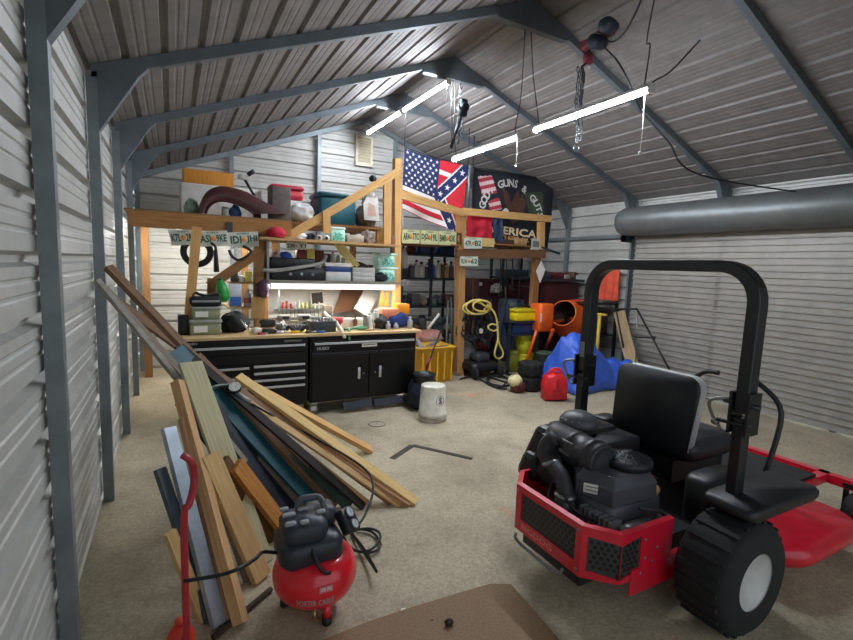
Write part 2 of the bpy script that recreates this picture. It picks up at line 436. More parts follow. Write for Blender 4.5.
tube_light(x, 3.77, 4.92, 6.10, 'lit tube light close under the ridge, the nearer of the high pair',
    [[(x, 4.97, 3.8), (x, 5.0, 3.83), (x, 5.07, gz+.02)], [(x, 6.02, 3.8), (x, 6.2, 3.83), (x, 6.45, gz+.02)]], (4.96, .2))
tube_light(x, 3.77, 6.20, 7.45, 'lit tube light close under the ridge, the farther one beside the gable vent',
    [[(x, 6.26, 3.8), (x, 6.35, 3.83), (x, 6.47, gz+.02)], [(x, 7.40, 3.8), (x, 7.5, 3.9), (x, 7.8, 4.0)]])
# ---------------------------------------------------------------- electric hoist on the nearest rafter
HRED = pm('hoist_red', (122, 42, 52)); STEEL = mat('steel', (150, 152, 154), rough=.35, metal=.85, var=.1, scale=9)
DKM = mat('dark_motor', (44, 54, 66), rough=.5, metal=.3, var=.1); CHN = mat('chain_steel', (120, 122, 124), rough=.35, metal=.8, var=.1)
hp = PY(598, 42, 3.60)
h = thing('electric_hoist', 'red and black electric chain hoist bolted under the nearest rafter', 'hoist', hp)
hx, hy, hz = hp
m1, m2 = PY(611, 27, 3.28), PY(599.5, 44, 3.42)
b = MB(); b.rbox((hx-.14, hy, hz+.02), (.09, .16, .24), .03); b.build('gear_case', HRED, h)
b = MB(); b.bar((hx-.18, hy-.02, hz+.05), (m1.x+.06, m1.y+.02, m1.z+.0), .10, .06, UP); b.build('mounting_bracket', HRED, h)
b = MB(); M = frame((m1.x-.10, m1.y, m1.z), (1, 0, .25)); b.lathe([(.03, 0), (.068, .012), (.075, .03), (.075, .13), (.06, .155), (.03, .16)], 18, M); b.build('motor', DKM, h)
b = MB(); M = frame((m2.x-.12, m2.y, m2.z), (1, 0, .1)); b.lathe([(.03, 0), (.058, .012), (.064, .03), (.064, .15), (.05, .18), (.02, .185)], 18, M); b.build('cable_drum', DKM, h)
b = MB(); b.rbox((hx-.14, hy-.02, hz-.20), (.09, .07, .09), .02); b.build('hook_block', HRED, h)
def chain(mb, a, z, n=8, r=.010, amp=.0, link=.05):
    a = V(a)
    for i in range(int((a.z-z)/link)):
        c = V((a.x+amp*math.sin(i*1.7), a.y+amp*math.cos(i*1.3), a.z-link*(i+.5)))
        M = frame(c, (1, 0, 0) if i % 2 else (0, 1, 0), (0, 0, 1))
        P = [M @ V((math.cos(2*math.pi*k/10)*link*.62, math.sin(2*math.pi*k/10)*link*.32, 0)) for k in range(10)]
        mb.tube(P, r*.62, 5, True)
b = MB()
cb = PY(583, 66, 3.55); ce_ = PY(577, 146, 3.55)
for dx, dy in ((0, 0), (.028, .02), (-.022, .03)): chain(b, (cb.x+dx, cb.y+dy, cb.z), ce_.z+.16+abs(dx)*3, amp=.012)
b.build('bundled_chain', mat('dark_chain', (74, 78, 84), rough=.45, metal=.7), h)
b = MB(); chain(b, (cb.x-.01, cb.y, ce_.z+.34), ce_.z, amp=.008); chain(b, (cb.x+.03, cb.y, ce_.z+.26), ce_.z+.04, amp=.008)
b.tube(arc((cb.x-.01, cb.y, ce_.z-.02), .035, 100, 400, 12, (1, 0, 0), (0, 0, 1)), .009, 6); b.build('hook', CHN, h)
b = MB(); b.tube(spline([(hx-.1, hy, hz-.02), (hx-.12, hy, cb.z+.1), cb], 4), .012, 6); b.build('lifting_strap', DKM, h)
# loose cables up there
k = MB(); k.tube(spline([PY(645, -14, 2.5), PY(641, 0, 2.55), PY(634, 16, 2.7), PY(625, 32, 2.9), PY(615, 41, 3.15), PY(606, 41, 3.36)], 6), .008, 6)
tag(k.build('power_cable', CORD), 'black power cable drooping from the roof to the hoist', 'cable')
k = MB(); k.tube(spline([PY(604, 47, 3.36), PY(611, 54, 3.2), PY(618, 62, 3.0), PY(628, 80, 2.85), PY(641, 110, 2.9), PY(668, 141, 2.8), PY(700, 175, 2.8), V((XR-.05, 2.75, 2.62))], 6), .008, 6)
tag(k.build('power_cable', CORD), 'black cable running down past the nearest tube light from the hoist', 'cable')
k = MB(); k.tube(spline([PY(645, 88, 2.35), PY(656, 80, 2.3), PY(672, 70, 2.25), PY(700, 40, 2.2)], 5), .006, 6)
tag(k.build('power_cable', CORD), 'thin black lead plugged into the near end of the nearest tube light', 'cable')
# chain fall below the second frame's gusset
g0 = PY(461, 84, 5.03)
h = thing('chain_fall', 'dark lever hoist with chain hanging from the second rafter peak', 'hoist', g0)
b = MB(); chain(b, g0, g0.z-.30, r=.012, link=.055); b.build('top_chain', CHN, h)
b = MB(); p = PY(463, 108, 5.03); b.rbox((p.x, p.y, p.z), (.10, .09, .20), .03); b.lathe([(.02, -.07), (.055, -.06), (.055, .06), (.02, .07)], 14, frame(p, (0, 1, 0))); b.build('ratchet_body', pm('hoist_dark', (40, 48, 56), metal=.3), h)
b = MB(); b.tube([PY(461, 115, 5.03), PY(455, 134, 5.03), PY(451, 148, 5.03)], [.022, .018, .022], 8); b.build('lever', pm('hoist_dark', (40, 48, 56)), h)
b = MB(); q1 = PY(459, 118, 5.03); chain(b, q1, q1.z-.34, link=.05, amp=.012); chain(b, q1+V((.05, 0, 0)), q1.z-.30, link=.05, amp=.01); b.build('load_chain', CHN, h)
k = MB(); k.tube([PY(452, 80, 5.06), PY(451.5, 150, 5.06)], .007, 6); k.tube([PY(455, 80, 5.06), PY(454.5, 152, 5.06)], .007, 6)
tag(k.build('hanging_rope', pm('rope_grey', (120, 116, 108))), 'thin doubled rope hanging down beside the chain fall', 'rope')
# ---------------------------------------------------------------- woods
PINE = wood('pine', (222, 186, 132), (190, 148, 92)); PINEY = wood('yellow_pine', (240, 210, 146), (214, 172, 102))
OAKD = wood('brown_board', (140, 108, 80), (104, 78, 58)); GREYW = wood('weathered_board', (150, 136, 116), (112, 98, 84))
DKW = wood('dark_board', (74, 58, 46), (48, 38, 32)); PLY = wood('pale_plywood', (196, 188, 150), (168, 158, 122))
ORW = wood('orange_board', (198, 138, 70), (164, 104, 46)); REDW = wood('reddish_board', (206, 160, 124), (172, 122, 92))
TRIMW = wood('lumber', (222, 178, 116), (190, 142, 84)); OLDL = wood('aged_lumber', (158, 116, 72), (122, 84, 48))
def wood_top(): return wood('worktop_wood', (214, 186, 140), (186, 152, 104))
# ---------------------------------------------------------------- tool cabinets and the worktop
CBK = pm('cabinet_black', (9, 9, 11), rough=.36, var=.12, scale=3, spec=.4)
CGAP = pm('cabinet_gap', (8, 8, 9), var=0)
BAR = mat('brushed_handle', (206, 208, 210), rough=.35, metal=.55, var=.06)
CHROME = mat('chrome', (225, 226, 228), rough=.15, metal=1, var=0)
LBL = pm('label_white', (232, 230, 224), var=.03); INK = pm('label_ink', (40, 40, 42), var=0)
CY0, CY1, CZ0, CZ1 = 4.93, 5.50, .14, .87
def caster(par, x, y, mt):
    c = MB(); M = frame((x, y, .055), (0, 1, 0)); c.lathe([(.02, -.02), (.052, -.018), (.055, 0), (.052, .018), (.02, .02)], 16, M)
    w_ = c.build('caster', pm('caster_rubber', (120, 118, 112)), par)
    c = MB(); c.span((x-.035, y-.03, .10), (x+.035, y+.03, CZ0)); c.span((x-.03, y-.03, .05), (x+.03, y-.023, .12)); c.span((x-.03, y+.023, .05), (x+.03, y+.03, .12)); c.build('fork', mt, w_)
def handle(par, x0, x1, z, y):
    c = MB(); c.span((x0, y-.026, z-.012), (x1, y-.014, z+.012)); c.span((x0, y-.016, z-.012), (x0+.012, y, z+.012)); c.span((x1-.012, y-.016, z-.012), (x1, y, z+.012))
    c.build('handle', BAR, par, .003)
def logo(par, p, w, h):
    c = MB(); put_text(c, 'HUSKY', facing(p), w, h, 0, .04); c.build('badge', pm('logo_silver', (176, 178, 182), metal=.3, var=0), par)
# left cabinet
xa, xb = .07, 1.255
cab = thing('drawer_cabinet', 'black drawer tool cabinet with long silver handles, half hidden by the leaning boards', 'tool cabinet', ((xa+xb)/2, 5.2, 0))
c = MB(); c.span((xa, CY0+.012, CZ0), (xb, CY1, CZ1)); c.build('body', CBK, cab, .006)
def drawer(par, x0, x1, z0, z1, hl=True, hx=None, lg=False):
    c = MB(); c.span((x0, CY0-.008, z0), (x1, CY0+.012, z1)); d = c.build('drawer', CBK, par, .003)
    if hl:
        a, b = hx or (x0+.01, x1-.01); handle(d, a, b, z1-.022, CY0-.008)
    return d
d = drawer(cab, xa+.02, xb-.03, .725, .815); logo(cab, (xa+.03, CY0+.008, .832), .10, .022)
c = MB(); c.span((xb-.25, CY0+.002, .825), (xb-.07, CY0+.011, .845)); c.build('nameplate', mat('plate_grey', (120, 118, 110), metal=.4, rough=.5), cab)
drawer(cab, xa+.02, xb-.03, .62, .715, False)
xm = .68
for i, z in enumerate((.505, .40, .295, .19)):
    drawer(cab, xa+.02, xm-.012, z, z+.097, i < 3)
for z, hh in ((.545, .066), (.47, .068), (.395, .068), (.17, .218)): drawer(cab, xm+.012, xb-.03, z, z+hh)
for x in (xa+.08, xb-.07):
    for y in (CY0+.07, CY1-.08): caster(cab, x, y, pm('fork_grey', (150, 148, 142), metal=.4))
# right cabinet
xa, xb = 1.275, 2.54
cab = thing('door_cabinet', 'black two door tool cabinet with a white label on its long drawer', 'tool cabinet', ((xa+xb)/2, 5.2, 0))
c = MB(); c.span((xa, CY0+.012, CZ0), (xb, CY1, CZ1)); c.build('body', CBK, cab, .006)
d = drawer(cab, xa+.03, xb-.03, .70, .815); logo(d, (xa+.07, CY0-.0095, .722), .14, .034)
p0 = PY(362, 346.5, CY0-.01); p1 = PY(377, 342, CY0-.01)
c = MB(); c.span((p0.x, CY0-.011, .735), (p1.x, CY0-.0085, .775)); c.span((p0.x+.02, CY0-.0118, .752), (p1.x-.02, CY0-.011, .759), 1); c.build('paper_label', [LBL, INK], d)
c = MB(); c.span((xa+.02, CY0-.004, .672), (xb-.02, CY0+.012, .69)); c.build('rail', pm('rail_grey', (58, 60, 66), metal=.4), cab)
xm = PY(369, 360, CY0).x
for x0, x1, hx in ((xa+.02, xm-.005, PY(358.5, 377, CY0).x), (xm+.005, xb-.03, PY(379.5, 375, CY0).x)):
    c = MB(); c.span((x0, CY0-.008, .18), (x1, CY0+.012, .66)); dd = c.build('door', CBK, cab, .004)
    zc = .44
    c = MB(); c.rbox((hx, CY0-.016, zc), (.03, .016, .13), .006); c.build('handle', BAR, dd)
    c = MB(); c.lathe([(.009, 0), (.009, .006), (.004, .008)], 12, frame((hx+(.058 if hx < xm else -.058), CY0-.008, zc-.005), (0, -1, 0))); c.build('lock', CHROME, dd)
for x in (xa+.05, xb-.06):
    for y in (CY0+.06, CY1-.08): caster(cab, x, y, pm('fork_white', (214, 212, 206)))
for (u0, u1, v) in ((343, 371, 405), (374, 405, 401)):
    p = PY(u0, v, CY0-.02); q = PY(u1, v, CY0-.02)
    c = MB(); c.bar((p.x, CY0-.03, .075), (q.x, CY0-.03, .095), .085, .02, (0, -1, .35)); c.build('skirt_panel', pm('skirt_grey', (66, 70, 78), metal=.4, rough=.4), cab)
c = MB(); c.span((.05, CY0-.02, .872), (2.60, CY1+.06, .902)); wt = tag(c.build('worktop', wood_top(), None, .004), 'long light wooden worktop spanning both black tool cabinets', 'worktop')
TZ = .903; TY = 5.0
# ---------------------------------------------------------------- bench rack and loft of lumber
RY = 5.56
rk = thing('lumber_rack', 'home built lumber rack with braces rising behind the worktop', 'rack', (1.3, RY, 0))
def rp(name, m_, *bars):
    c = MB()
    for (a, b, w_, t_) in bars: c.bar(a, b, w_, t_, (0, 1, 0))
    return c.build(name, m_, rk, .002)
x = PY(397.5, 250, RY).x
rp('post', TRIMW, ((x+.03, RY, .0), (PY(397, 160, RY).x, RY, 2.98), .09, .09))
x1 = PY(259, 280, RY).x
rp('post', OLDL, ((x1, RY, 0), (x1-.01, RY, 2.0), .10, .09))
rp('post', OLDL, ((x1+.09, RY+.06, 0), (x1+.08, RY+.06, 1.95), .05, .04))
x2 = PY(385, 200, RY).x
rp('upright', TRIMW, ((x2+.02, RY-.05, 1.92), (x2, RY-.05, 2.70), .095, .04))
rp('rafter_brace', TRIMW, (PY(284, 239, RY-.08), PY(401, 170, RY-.08), .092, .04))
p = PY(327, 233, RY-.11); q = PY(326, 211, RY-.11); rp('block', TRIMW, (p, q, .085, .04))
rp('knee_brace', OLDL, (PY(209, 286, RY-.08), PY(262, 250, RY-.08), .10, .04))
p = PY(212, 306, RY-.06); rp('knee_post', OLDL, (p, PY(212.5, 278, RY-.06), .10, .04))
a = PY(170, 221, RY-.1); b = PY(291, 229, RY-.1); a.x = -.36; a.z = b.z = (PY(186, 222, RY-.1).z+PY(290, 229, RY-.1).z)/2
rp('front_beam', wood('loft_beam', (176, 128, 76), (140, 96, 54)), (a, b, .155, .04))
LZ = a.z+.078
c = MB(); c.span((-.40, RY-.1, LZ), (b.x, 7.6, LZ+.018)); c.build('loft_deck', wood('deck_ply', (150, 116, 78), (120, 90, 60)), rk)
for xx in (-.36, .9): c = MB(); c.span((xx, 7.4, 0), (xx+.09, 7.49, LZ)); c.build('rear_post', OLDL, rk)
c = MB(); p = PY(229, 227, RY-.13); c.span((p.x-.03, RY-.135, p.z-.06), (p.x+.035, RY-.122, p.z+.05)); c.build('metal_plate', pm('rusty_plate', (72, 70, 74), metal=.5), rk)
# shelves of the rack
def shelf(u0, u1, v, y0, y1, th, m_, name='shelf'):
    a = PY(u0, v, y0); b = PY(u1, v, y0); z = (a.z+b.z)/2
    c = MB(); c.span((a.x, y0, z-th), (b.x, y1, z)); c.build(name, m_, rk); return z
UZ = shelf(260, 402, 241, RY-.28, 6.05, .026, wood('shelf_board', (200, 164, 112), (168, 128, 80)))
MZ = shelf(268, 401, 281, RY-.1, 6.0, .03, wood('grey_shelf', (150, 142, 126), (120, 112, 98)))
S3 = shelf(228, 255, 307, RY-.06, 5.95, .018, wood('shelf_board', (200, 164, 112), (168, 128, 80)))
MIDZ = shelf(268, 345, 262, RY+.05, 5.95, .02, wood('shelf_board', (200, 164, 112), (168, 128, 80)))
for u in (254.5, 279): 
    c = MB(); p = PY(u, 290, RY-.02); c.span((p.x-.008, RY-.025, .905), (p.x+.008, RY-.01, 1.9)); c.build('metal_upright', GALV, rk)
c = MB()
p = PY(268, 240, RY-.07); c.span((p.x-.012, RY-.075, MZ-.05), (p.x+.012, RY-.05, UZ-.03)); c.build('metal_upright', GALV, rk)
# white shop light under the middle shelf
p = PY(269, 283, RY-.14); q = PY(394, 289, RY-.14); zz = (p.z+q.z)/2-.02
t = thing('shop_light', 'long white strip light fixed under the middle shelf above the worktop', 'light', ((p.x+q.x)/2, RY-.14, MZ-.03))
c = MB(); c.prism([(-.055, 0), (-.05, 0), (-.045, .045), (.045, .045), (.05, 0), (.055, 0), (.05, .062), (-.05, .062)], 0, q.x-p.x, MX.Translation((p.x, RY-.12, MZ-.094)) @ MX(((0, 0, 1, 0), (1, 0, 0, 0), (0, 1, 0, 0), (0, 0, 0, 1)))); c.build('housing', WHP, t)
c = MB(); c.span((p.x+.02, RY-.178, MZ-.095), (q.x-.02, RY-.172, MZ-.04)); c.build('diffuser', mat('diffuser_white', (250, 248, 236), var=0, emit=.75), t)
LED2 = mat('tube_warm', (250, 248, 238), var=0, emit=24)
for yy in (-.022, .022):
    c = MB(); c.tube([(p.x+.04, RY-.12+yy, MZ-.072), (q.x-.04, RY-.12+yy, MZ-.072)], .012, 8); c.build('lamp_tube', LED2, t)
# strip light under the loft deck that washes the wall of the left bay
t = thing('shop_light', 'strip light fixed up under the loft deck over the left bay', 'light', (.35, 6.9, LZ-.05))
c = MB(); c.span((-.3, 6.86, LZ-.04), (.95, 6.94, LZ-.001)); c.build('housing', WHP, t)
for yy in (-.02, .02):
    c = MB(); c.tube([(-.27, 6.9+yy, LZ-.052), (.92, 6.9+yy, LZ-.052)], .012, 8); c.build('lamp_tube', mat('tube_bright', (250, 250, 244), var=0, emit=75), t)
# leaning 2x4 in front of the loft
c = MB(); c.bar(PZ(187.5, 334, TZ), PY(197, 227, RY-.30), .088, .04, (0, 1, 0)); tag(c.build('leaning_stud', TRIMW), 'upright pine stud leaning in front of the licence plates at the far left', 'plank')
# ---------------------------------------------------------------- pillar frame with the flags
pf = thing('lumber_stand', 'rough lumber frame with a round topped pillar and cross beams below the flags', 'frame', (3.88, 6.07, 0))
def fp(name, m_, a, b, w_, t_, n=(0, 1, 0)):
    c = MB(); c.bar(a, b, w_, t_, n); return c.build(name, m_, pf, .003)
POSTW = wood('pillar_wood', (196, 152, 98), (158, 114, 68))
top = PY(461, 214, 6.07)
fp('pillar', POSTW, (3.88, 6.07, 0), top, .118, .12)
fp('cross_beam', TRIMW, PY(399, 194, 5.60), PY(463, 213, 5.96), .105, .04, (-.45, .9, 0))
fp('cross_beam', TRIMW, PY(463, 211.5, 5.97), PY(551, 219, 5.97), .105, .04)
fp('short_post', TRIMW, PY(541, 222, 6.03), PY(540.5, 249, 6.03), .10, .09)
x = PY(533.5, 290, 6.07).x
fp('rear_post', OLDL, (x, 6.07, 0), (x+.02, 6.07, 2.05), .12, .09)
fp('lower_beam', wood('dark_beam', (128, 92, 62), (98, 68, 46)), PY(456, 254, 6.0), PY(545, 254, 6.0), .14, .04)
fp('shelf_edge', wood('shelf_edge_wood', (190, 160, 110), (160, 128, 84)), PY(399, 236, 5.72), PY(456, 238, 5.98), .155, .03, (-.4, .9, 0))
c = MB(); zz = PY(500, 244, 6.1).z; c.span((top.x-.1, 6.02, zz-.02), (x+.1, 6.9, zz)); c.build('shelf', OLDL, pf)
c = MB(); c.span((2.65, 5.9, zz-.08), (top.x-.1, 6.9, zz-.06)); c.build('shelf', OLDL, pf)
p = PY(458.5, 239, 5.98); c = MB()
for dx in (-.035, .035): c.span((p.x+dx-.012, 5.965, p.z-.09), (p.x+dx+.012, 5.985, p.z+.09))
for dz in (-.08, .06): c.span((p.x-.045, 5.965, p.z+dz), (p.x+.045, 5.985, p.z+dz+.022))
c.build('hinge', pm('rust', (104, 72, 48), metal=.4), pf)
fp('yellow_board', wood('yellow_ply', (214, 186, 120), (188, 156, 92)), PY(467, 241, 5.96), PY(494, 243, 5.96), .13, .02)
# ---------------------------------------------------------------- lumber pile
PY3 = 3.42
PAINT_TEAL = mat('teal_paint', (16, 84, 96), rough=.55, var=.25, scale=9); NAVY = mat('navy_laminate', (30, 33, 50), rough=.5, var=.25, scale=6)
GRNB = mat('green_board', (56, 78, 70), rough=.6, var=.3, scale=8)
METB = mat('stud_metal', (168, 178, 188), rough=.4, metal=.5, var=.15, scale=8); METD = mat('angle_metal', (92, 100, 110), rough=.45, metal=.5, var=.15)
def board(name, label, foot, ps, y, w_, t_, m_, n, end=False, fz=0.0, cat='board', group='boards leaning in the wood pile', lift=0):
    F = PZ(foot[0], foot[1], fz)
    P = PY(ps[0], ps[1], y)
    T = P if end is True else F+(P-F)*(((-.36-F.x)/(P.x-F.x)) if end is False else end)
    d = (T-F).normalized(); nn = V(n); nn = (nn-d*nn.dot(d)).normalized()
    F = F+V((0, 0, t_*.5*abs(nn.z)+w_*.0)); T = T+V((0, 0, t_*.5*abs(nn.z)))
    c = MB(); c.bar(F, T, w_, t_, nn)
    return tag(c.build(name, m_), label, cat, group)
N1 = (.25, -.6, .75)
board('brown_board', 'dark brown board at the very back of the wood pile against the cabinet', (392, 503), (215, 374), 3.5, .07, .02, OAKD, (0, -.3, 1))
board('pine_board', 'bright yellow pine board on top of the pile ending nearest the metal square', (416, 504), (238, 378), 3.52, .07, .03, PINEY, (.1, -.45, .9), True)
board('pine_board', 'short orange pine stud sticking out over the floor behind the pile, by the caster', (371, 452), (240, 381), 3.74, .085, .038, TRIMW, (.1, -.3, 1), True)
board('reddish_board', 'thin reddish strip of wood just below the brightest pine board', (409, 506), (252, 399), 3.44, .045, .03, REDW, (.1, -.5, .9), True)
board('pine_board', 'pale pine lath running under the reddish strip of the pile', (400, 506), (225, 388), 3.40, .05, .02, PINE, (.1, -.5, .9), True)
board('metal_strip', 'black and silver perforated metal strip lying on the lower edge of the pine boards', (374, 489), (246, 403), 3.36, .04, .012, mat('slotted_metal', (150, 150, 148), rough=.4, metal=.6, c2=(30, 30, 32), scale=16), (.1, -.5, .9), True, .09, 'metal strip', None)
board('pale_lath', 'pale thin lath crossing the dark middle of the pile', (371, 506), (234, 398), 3.38, .03, .02, PINE, (.1, -.55, .85), True)
board('brown_board', 'dark strip standing for the shaded gap under the pale thin lath', (364, 508), (196, 362), 3.34, .06, .02, wood('gap_shade_brown', (52, 43, 38), (34, 29, 27)), (.1, -.5, .9), 1.1)  # shade of the gap between the boards, put in as a dark strip
board('green_board', 'dark green painted board in the middle of the pile', (350, 508), (209, 381), 3.40, .075, .03, GRNB, (.2, -.55, .8), True)
board('brown_board', 'brown stud topmost at the left edge of the pile above the teal board', (335, 508), (187, 352), 3.40, .05, .04, OAKD, (.2, -.5, .85))
board('brown_board', 'brown lath whose upper end shows just above the topmost stud at the left edge', (346, 507), (197, 357), 3.46, .045, .035, OAKD, (.2, -.5, .85), True)
board('teal_board', 'teal painted board leaning in the wood pile', (322, 510), (189, 366), 3.30, .13, .02, PAINT_TEAL, (.3, -.55, .75), 1.1)
board('grey_board', 'thin grey brown board edge just below the teal board', (305, 510), (198, 393), 3.20, .045, .03, GREYW, (.3, -.55, .75))
board('navy_board', 'dark navy board leaning below the teal one, behind the red compressor', (296, 514), (194, 392), 3.14, .17, .02, NAVY, (.35, -.55, .75), 1.1)
board('grey_strip', 'narrow pale grey strip between the two dark boards of the pile', (287, 514), (207, 416), 3.04, .032, .025, mat('grey_lath', (140, 134, 122), var=.2, rough=.7), (.35, -.55, .75))
board('shade_board', 'black sheet standing for the deep shade behind the orange board', (278, 520), (196, 408), 3.02, .2, .02, mat('pile_shade_black', (26, 25, 27), var=.2, rough=.6), (.35, -.55, .75), 1.1)  # black sheet added as the shadow between the leaning boards
board('orange_board', 'orange stained board whose cut top shows behind the red compressor', (288, 534), (236, 466), 2.72, .10, .035, ORW, (.4, -.6, .7), True)
board('brown_board', 'dull brown board just left of the orange stained one', (273, 538), (222, 463), 2.70, .10, .03, wood('umber_board', (118, 84, 48), (84, 60, 36)), (.4, -.6, .7), True)
# steep ones at the left
N2 = (.55, -.75, .3)
board('plywood_strip', 'wide pale plywood strip standing steeply at the left of the pile', (262, 566), (194, 374), 3.05, .15, .02, PLY, N2, 1.06)
board('tan_board', 'tan board with square cut top leaning over the pale plywood', (262, 580), (209, 456), 2.62, .105, .035, PINE, N2, True)
board('pine_stud', 'long tan stud with a bright edge, its foot beside the dark rod', (241, 626), (190, 432), 2.70, .055, .05, wood('tan_stud', (210, 168, 118), (180, 138, 92)), (.8, -.55, .2), 1.3)
board('pine_stud', 'narrow reddish stud between the tan stud and the metal stud', (229, 621), (191, 456), 2.62, .035, .035, REDW, N2, 1.25)
board('metal_stud', 'pale blue grey metal stud leaning at the left edge', (219, 627), (188, 506), 2.42, .065, .03, METB, N2, 1.7, 0, 'metal stud', None)
board('metal_angle', 'dark grey metal angle bar low at the left edge', (211, 622), (187, 551), 2.34, .05, .03, METD, N2, 2.2, 0, 'metal bar', None)
board('wood_offcut', 'short tan stud low at the left edge behind the metal bars', (204, 620), (187, 577), 2.25, .05, .03, PINE, N2, 2.0)
board('wood_offcut', 'brown lath standing behind the pale blue metal stud', (212, 612), (187, 492), 2.5, .05, .02, OAKD, N2, 1.3)
board('wood_offcut', 'thin pale lath with its foot left of the tan board', (248, 582), (214, 482), 2.66, .035, .03, GREYW, N2, True)
c = MB(); c.tube([PZ(213, 638, .014), PZ(271, 589, .014)], .013, 8); tag(c.build('floor_rod', DKW), 'dark wooden rod lying on the floor under the stud feet', 'rod')
c = MB(); c.tube(spline([V((.02, 2.0, .016)), PY(184, 522, 2.0), PY(189, 505, 2.0), PY(194, 482, 2.05), PY(192, 463, 2.05), PY(182, 455, 2.05)], 5), .014, 8); tag(c.build('red_hoop', pm('red_tube', (176, 44, 54), rough=.35)), 'bent red plastic hoop at the left edge over the boards', 'hoop')
rb = thing('red_jug', 'orange red plastic jug standing at the bottom left corner', 'jug', PZ(181, 648, 0)); p = rb.location
c = MB(); c.lathe([(.05, 0), (.055, .01), (.055, .06), (.04, .09), (.02, .11)], 16, MX.Translation(p)); c.build('body', pm('jug_red', (216, 60, 34)), rb)
c = MB(); c.lathe([(.022, .11), (.022, .13)], 12, MX.Translation(p)); c.build('cap', pm('jug_red', (216, 60, 34)), rb)
# air hose with a tyre gauge over the boards
gp = PY(235, 388, 3.22)
t = thing('tyre_gauge', 'round white tyre gauge with green hose hung over the boards', 'gauge', gp)
M = frame(gp, (-.15, -.62, .75)); c = MB(); c.lathe([(.036, -.02), (.040, -.016), (.040, .012), (.035, .016)], 24, M); c.build('case', pm('gauge_case', (40, 42, 44)), t)
c = MB(); c.lathe([(.001, .0175), (.036, .0175)], 24, M, cap=False)
for k in range(9): 
    a = R_(-50+k*35); c.box((.026*math.cos(a), .026*math.sin(a), .0182), (.004, .004, .0006), M, 1)
c.box((.006, .008, .0185), (.003, .026, .0006), M @ MX.Rotation(R_(-35), 4, 'Z'), 1); c.build('dial', [LBL, INK], t)
c = MB(); c.tube([PY(244, 399, 3.18), gp+V((0, 0, -.01)), PY(228, 384, 3.25)], .012, 8); c.tube([PY(236, 394, 3.2), PY(250, 402, 3.15)], .016, 8); c.build('valve', STEEL, t)
c = MB(); c.tube(spline([PY(230, 385, 3.25), PY(218, 386, 3.2), PY(205, 391, 3.1), PY(195, 400, 3.0), PY(184, 405, 3.0)], 6), .012, 8); c.build('hose', pm('hose_green', (44, 66, 52)), t)
# ---------------------------------------------------------------- pancake compressor
px, py = .575, 2.10
cm = thing('air_compressor', 'red pancake air compressor with a black shroud on the floor', 'compressor', (px, py, 0))
CRED = pm('compressor_red', (228, 28, 44), rough=.28, var=.06, coat=.4); CBL = pm('shroud_black', (38, 44, 54), rough=.45)
c = MB(); zc = .185; R0 = .198
prof = []
for k in range(25):
    a = math.pi*(-.5+k/24); prof.append((max(.02, R0*abs(math.cos(a))**.55), zc+.125*math.sin(a)))
c.lathe(prof, 40, MX.Translation((px, py, 0))); tank = c.build('tank', CRED, cm)
def on_tank(az, z, dr=.0):
    s_ = max(-1, min(1, (z-zc)/.125)); r = R0*abs(math.cos(math.asin(s_)))**.55+dr; return V((px+r*math.sin(az), py-r*math.cos(az), z))
av = math.atan2(px, py)                                            # the side that faces out into the room
c = MB(); vs, fs, _, _ = text('PORTER CABLE', .03)
c.add([on_tank(-av*.35+(x-.5)*.85-.16, .135+y*.034, .002) for x, y in vs], fs); c.build('lettering', pm('lettering_grey', (176, 150, 150), var=0), tank)
c = MB(); M = frame(on_tank(-.02, .212, .001), (on_tank(-.02, .212)-V((px, py, .212))), (1, 0, 0)); c.prism([(-.03, -.015), (.03, -.015), (.03, .015), (-.03, .015)], 0, .002, M)
put_text(c, '150 PSI', M @ MX.Translation((-.024, -.008, .0025)), .048, .016, 1); c.build('sticker', [pm('sticker_pink', (216, 120, 124), var=.05), LBL], tank)
for a in (0.12, 2.2, -2.0):
    p = on_tank(a, .09); q = V((px+(p.x-px)*.92, py+(p.y-py)*.92, 0))
    c = MB(); c.tube([p+V((0, .02, 0)) if a == .12 else p, q+V((0, 0, .03))], [.02, .018], 10); lg = c.build('leg', CRED, cm)
    c = MB(); c.lathe([(.021, 0), (.024, .004), (.022, .035)], 14, MX.Translation(q)); c.build('rubber_foot', BLK, lg)
c = MB(); p = on_tank(-.28, .085); c.tube([p, p+V((0, -.005, -.05))], .007, 8); c.tube([p+V((-.015, -.005, -.045)), p+V((.015, -.005, -.045))], .005, 6); c.build('drain_valve', mat('brass', (190, 160, 90), metal=.8, rough=.3, var=.1), cm)
# shroud: rounded body with finned top
sx, sy, sz = px-.035, py+.0, .265
def rr(w_, d_, r_, n_=5):
    p = []
    for cx_, cy_, a0 in ((w_/2-r_, d_/2-r_, 0), (-w_/2+r_, d_/2-r_, 90), (-w_/2+r_, -d_/2+r_, 180), (w_/2-r_, -d_/2+r_, 270)):
        for i in range(n_+1): a = R_(a0+90*i/n_); p.append((cx_+r_*math.cos(a), cy_+r_*math.sin(a)))
    return p
c = MB(); c.rbox((sx, sy, .335), (.29, .26, .13), .06); c.build('shroud_base', CBL, cm)
c = MB(); c.rbox((sx-.03, sy-.02, .435), (.20, .20, .10), .05); c.rbox((sx+.07, sy+.06, .43), (.14, .13, .09), .03)
top = c.build('shroud_top', pm('shroud_blue_black', (48, 54, 64), rough=.5), cm)
for (dx, dy, l) in ((-.10, -.08, .05), (-.09, .0, .06), (-.04, -.09, .04), (-.02, .03, .05), (.05, -.03, .045), (-.10, .06, .04)):
    c = MB(); c.rbox((sx+dx, sy+dy, .489), (l, .026, .014), .008); c.build('vent_rib', pm('dusty_grey', (150, 153, 154), rough=.8), top)
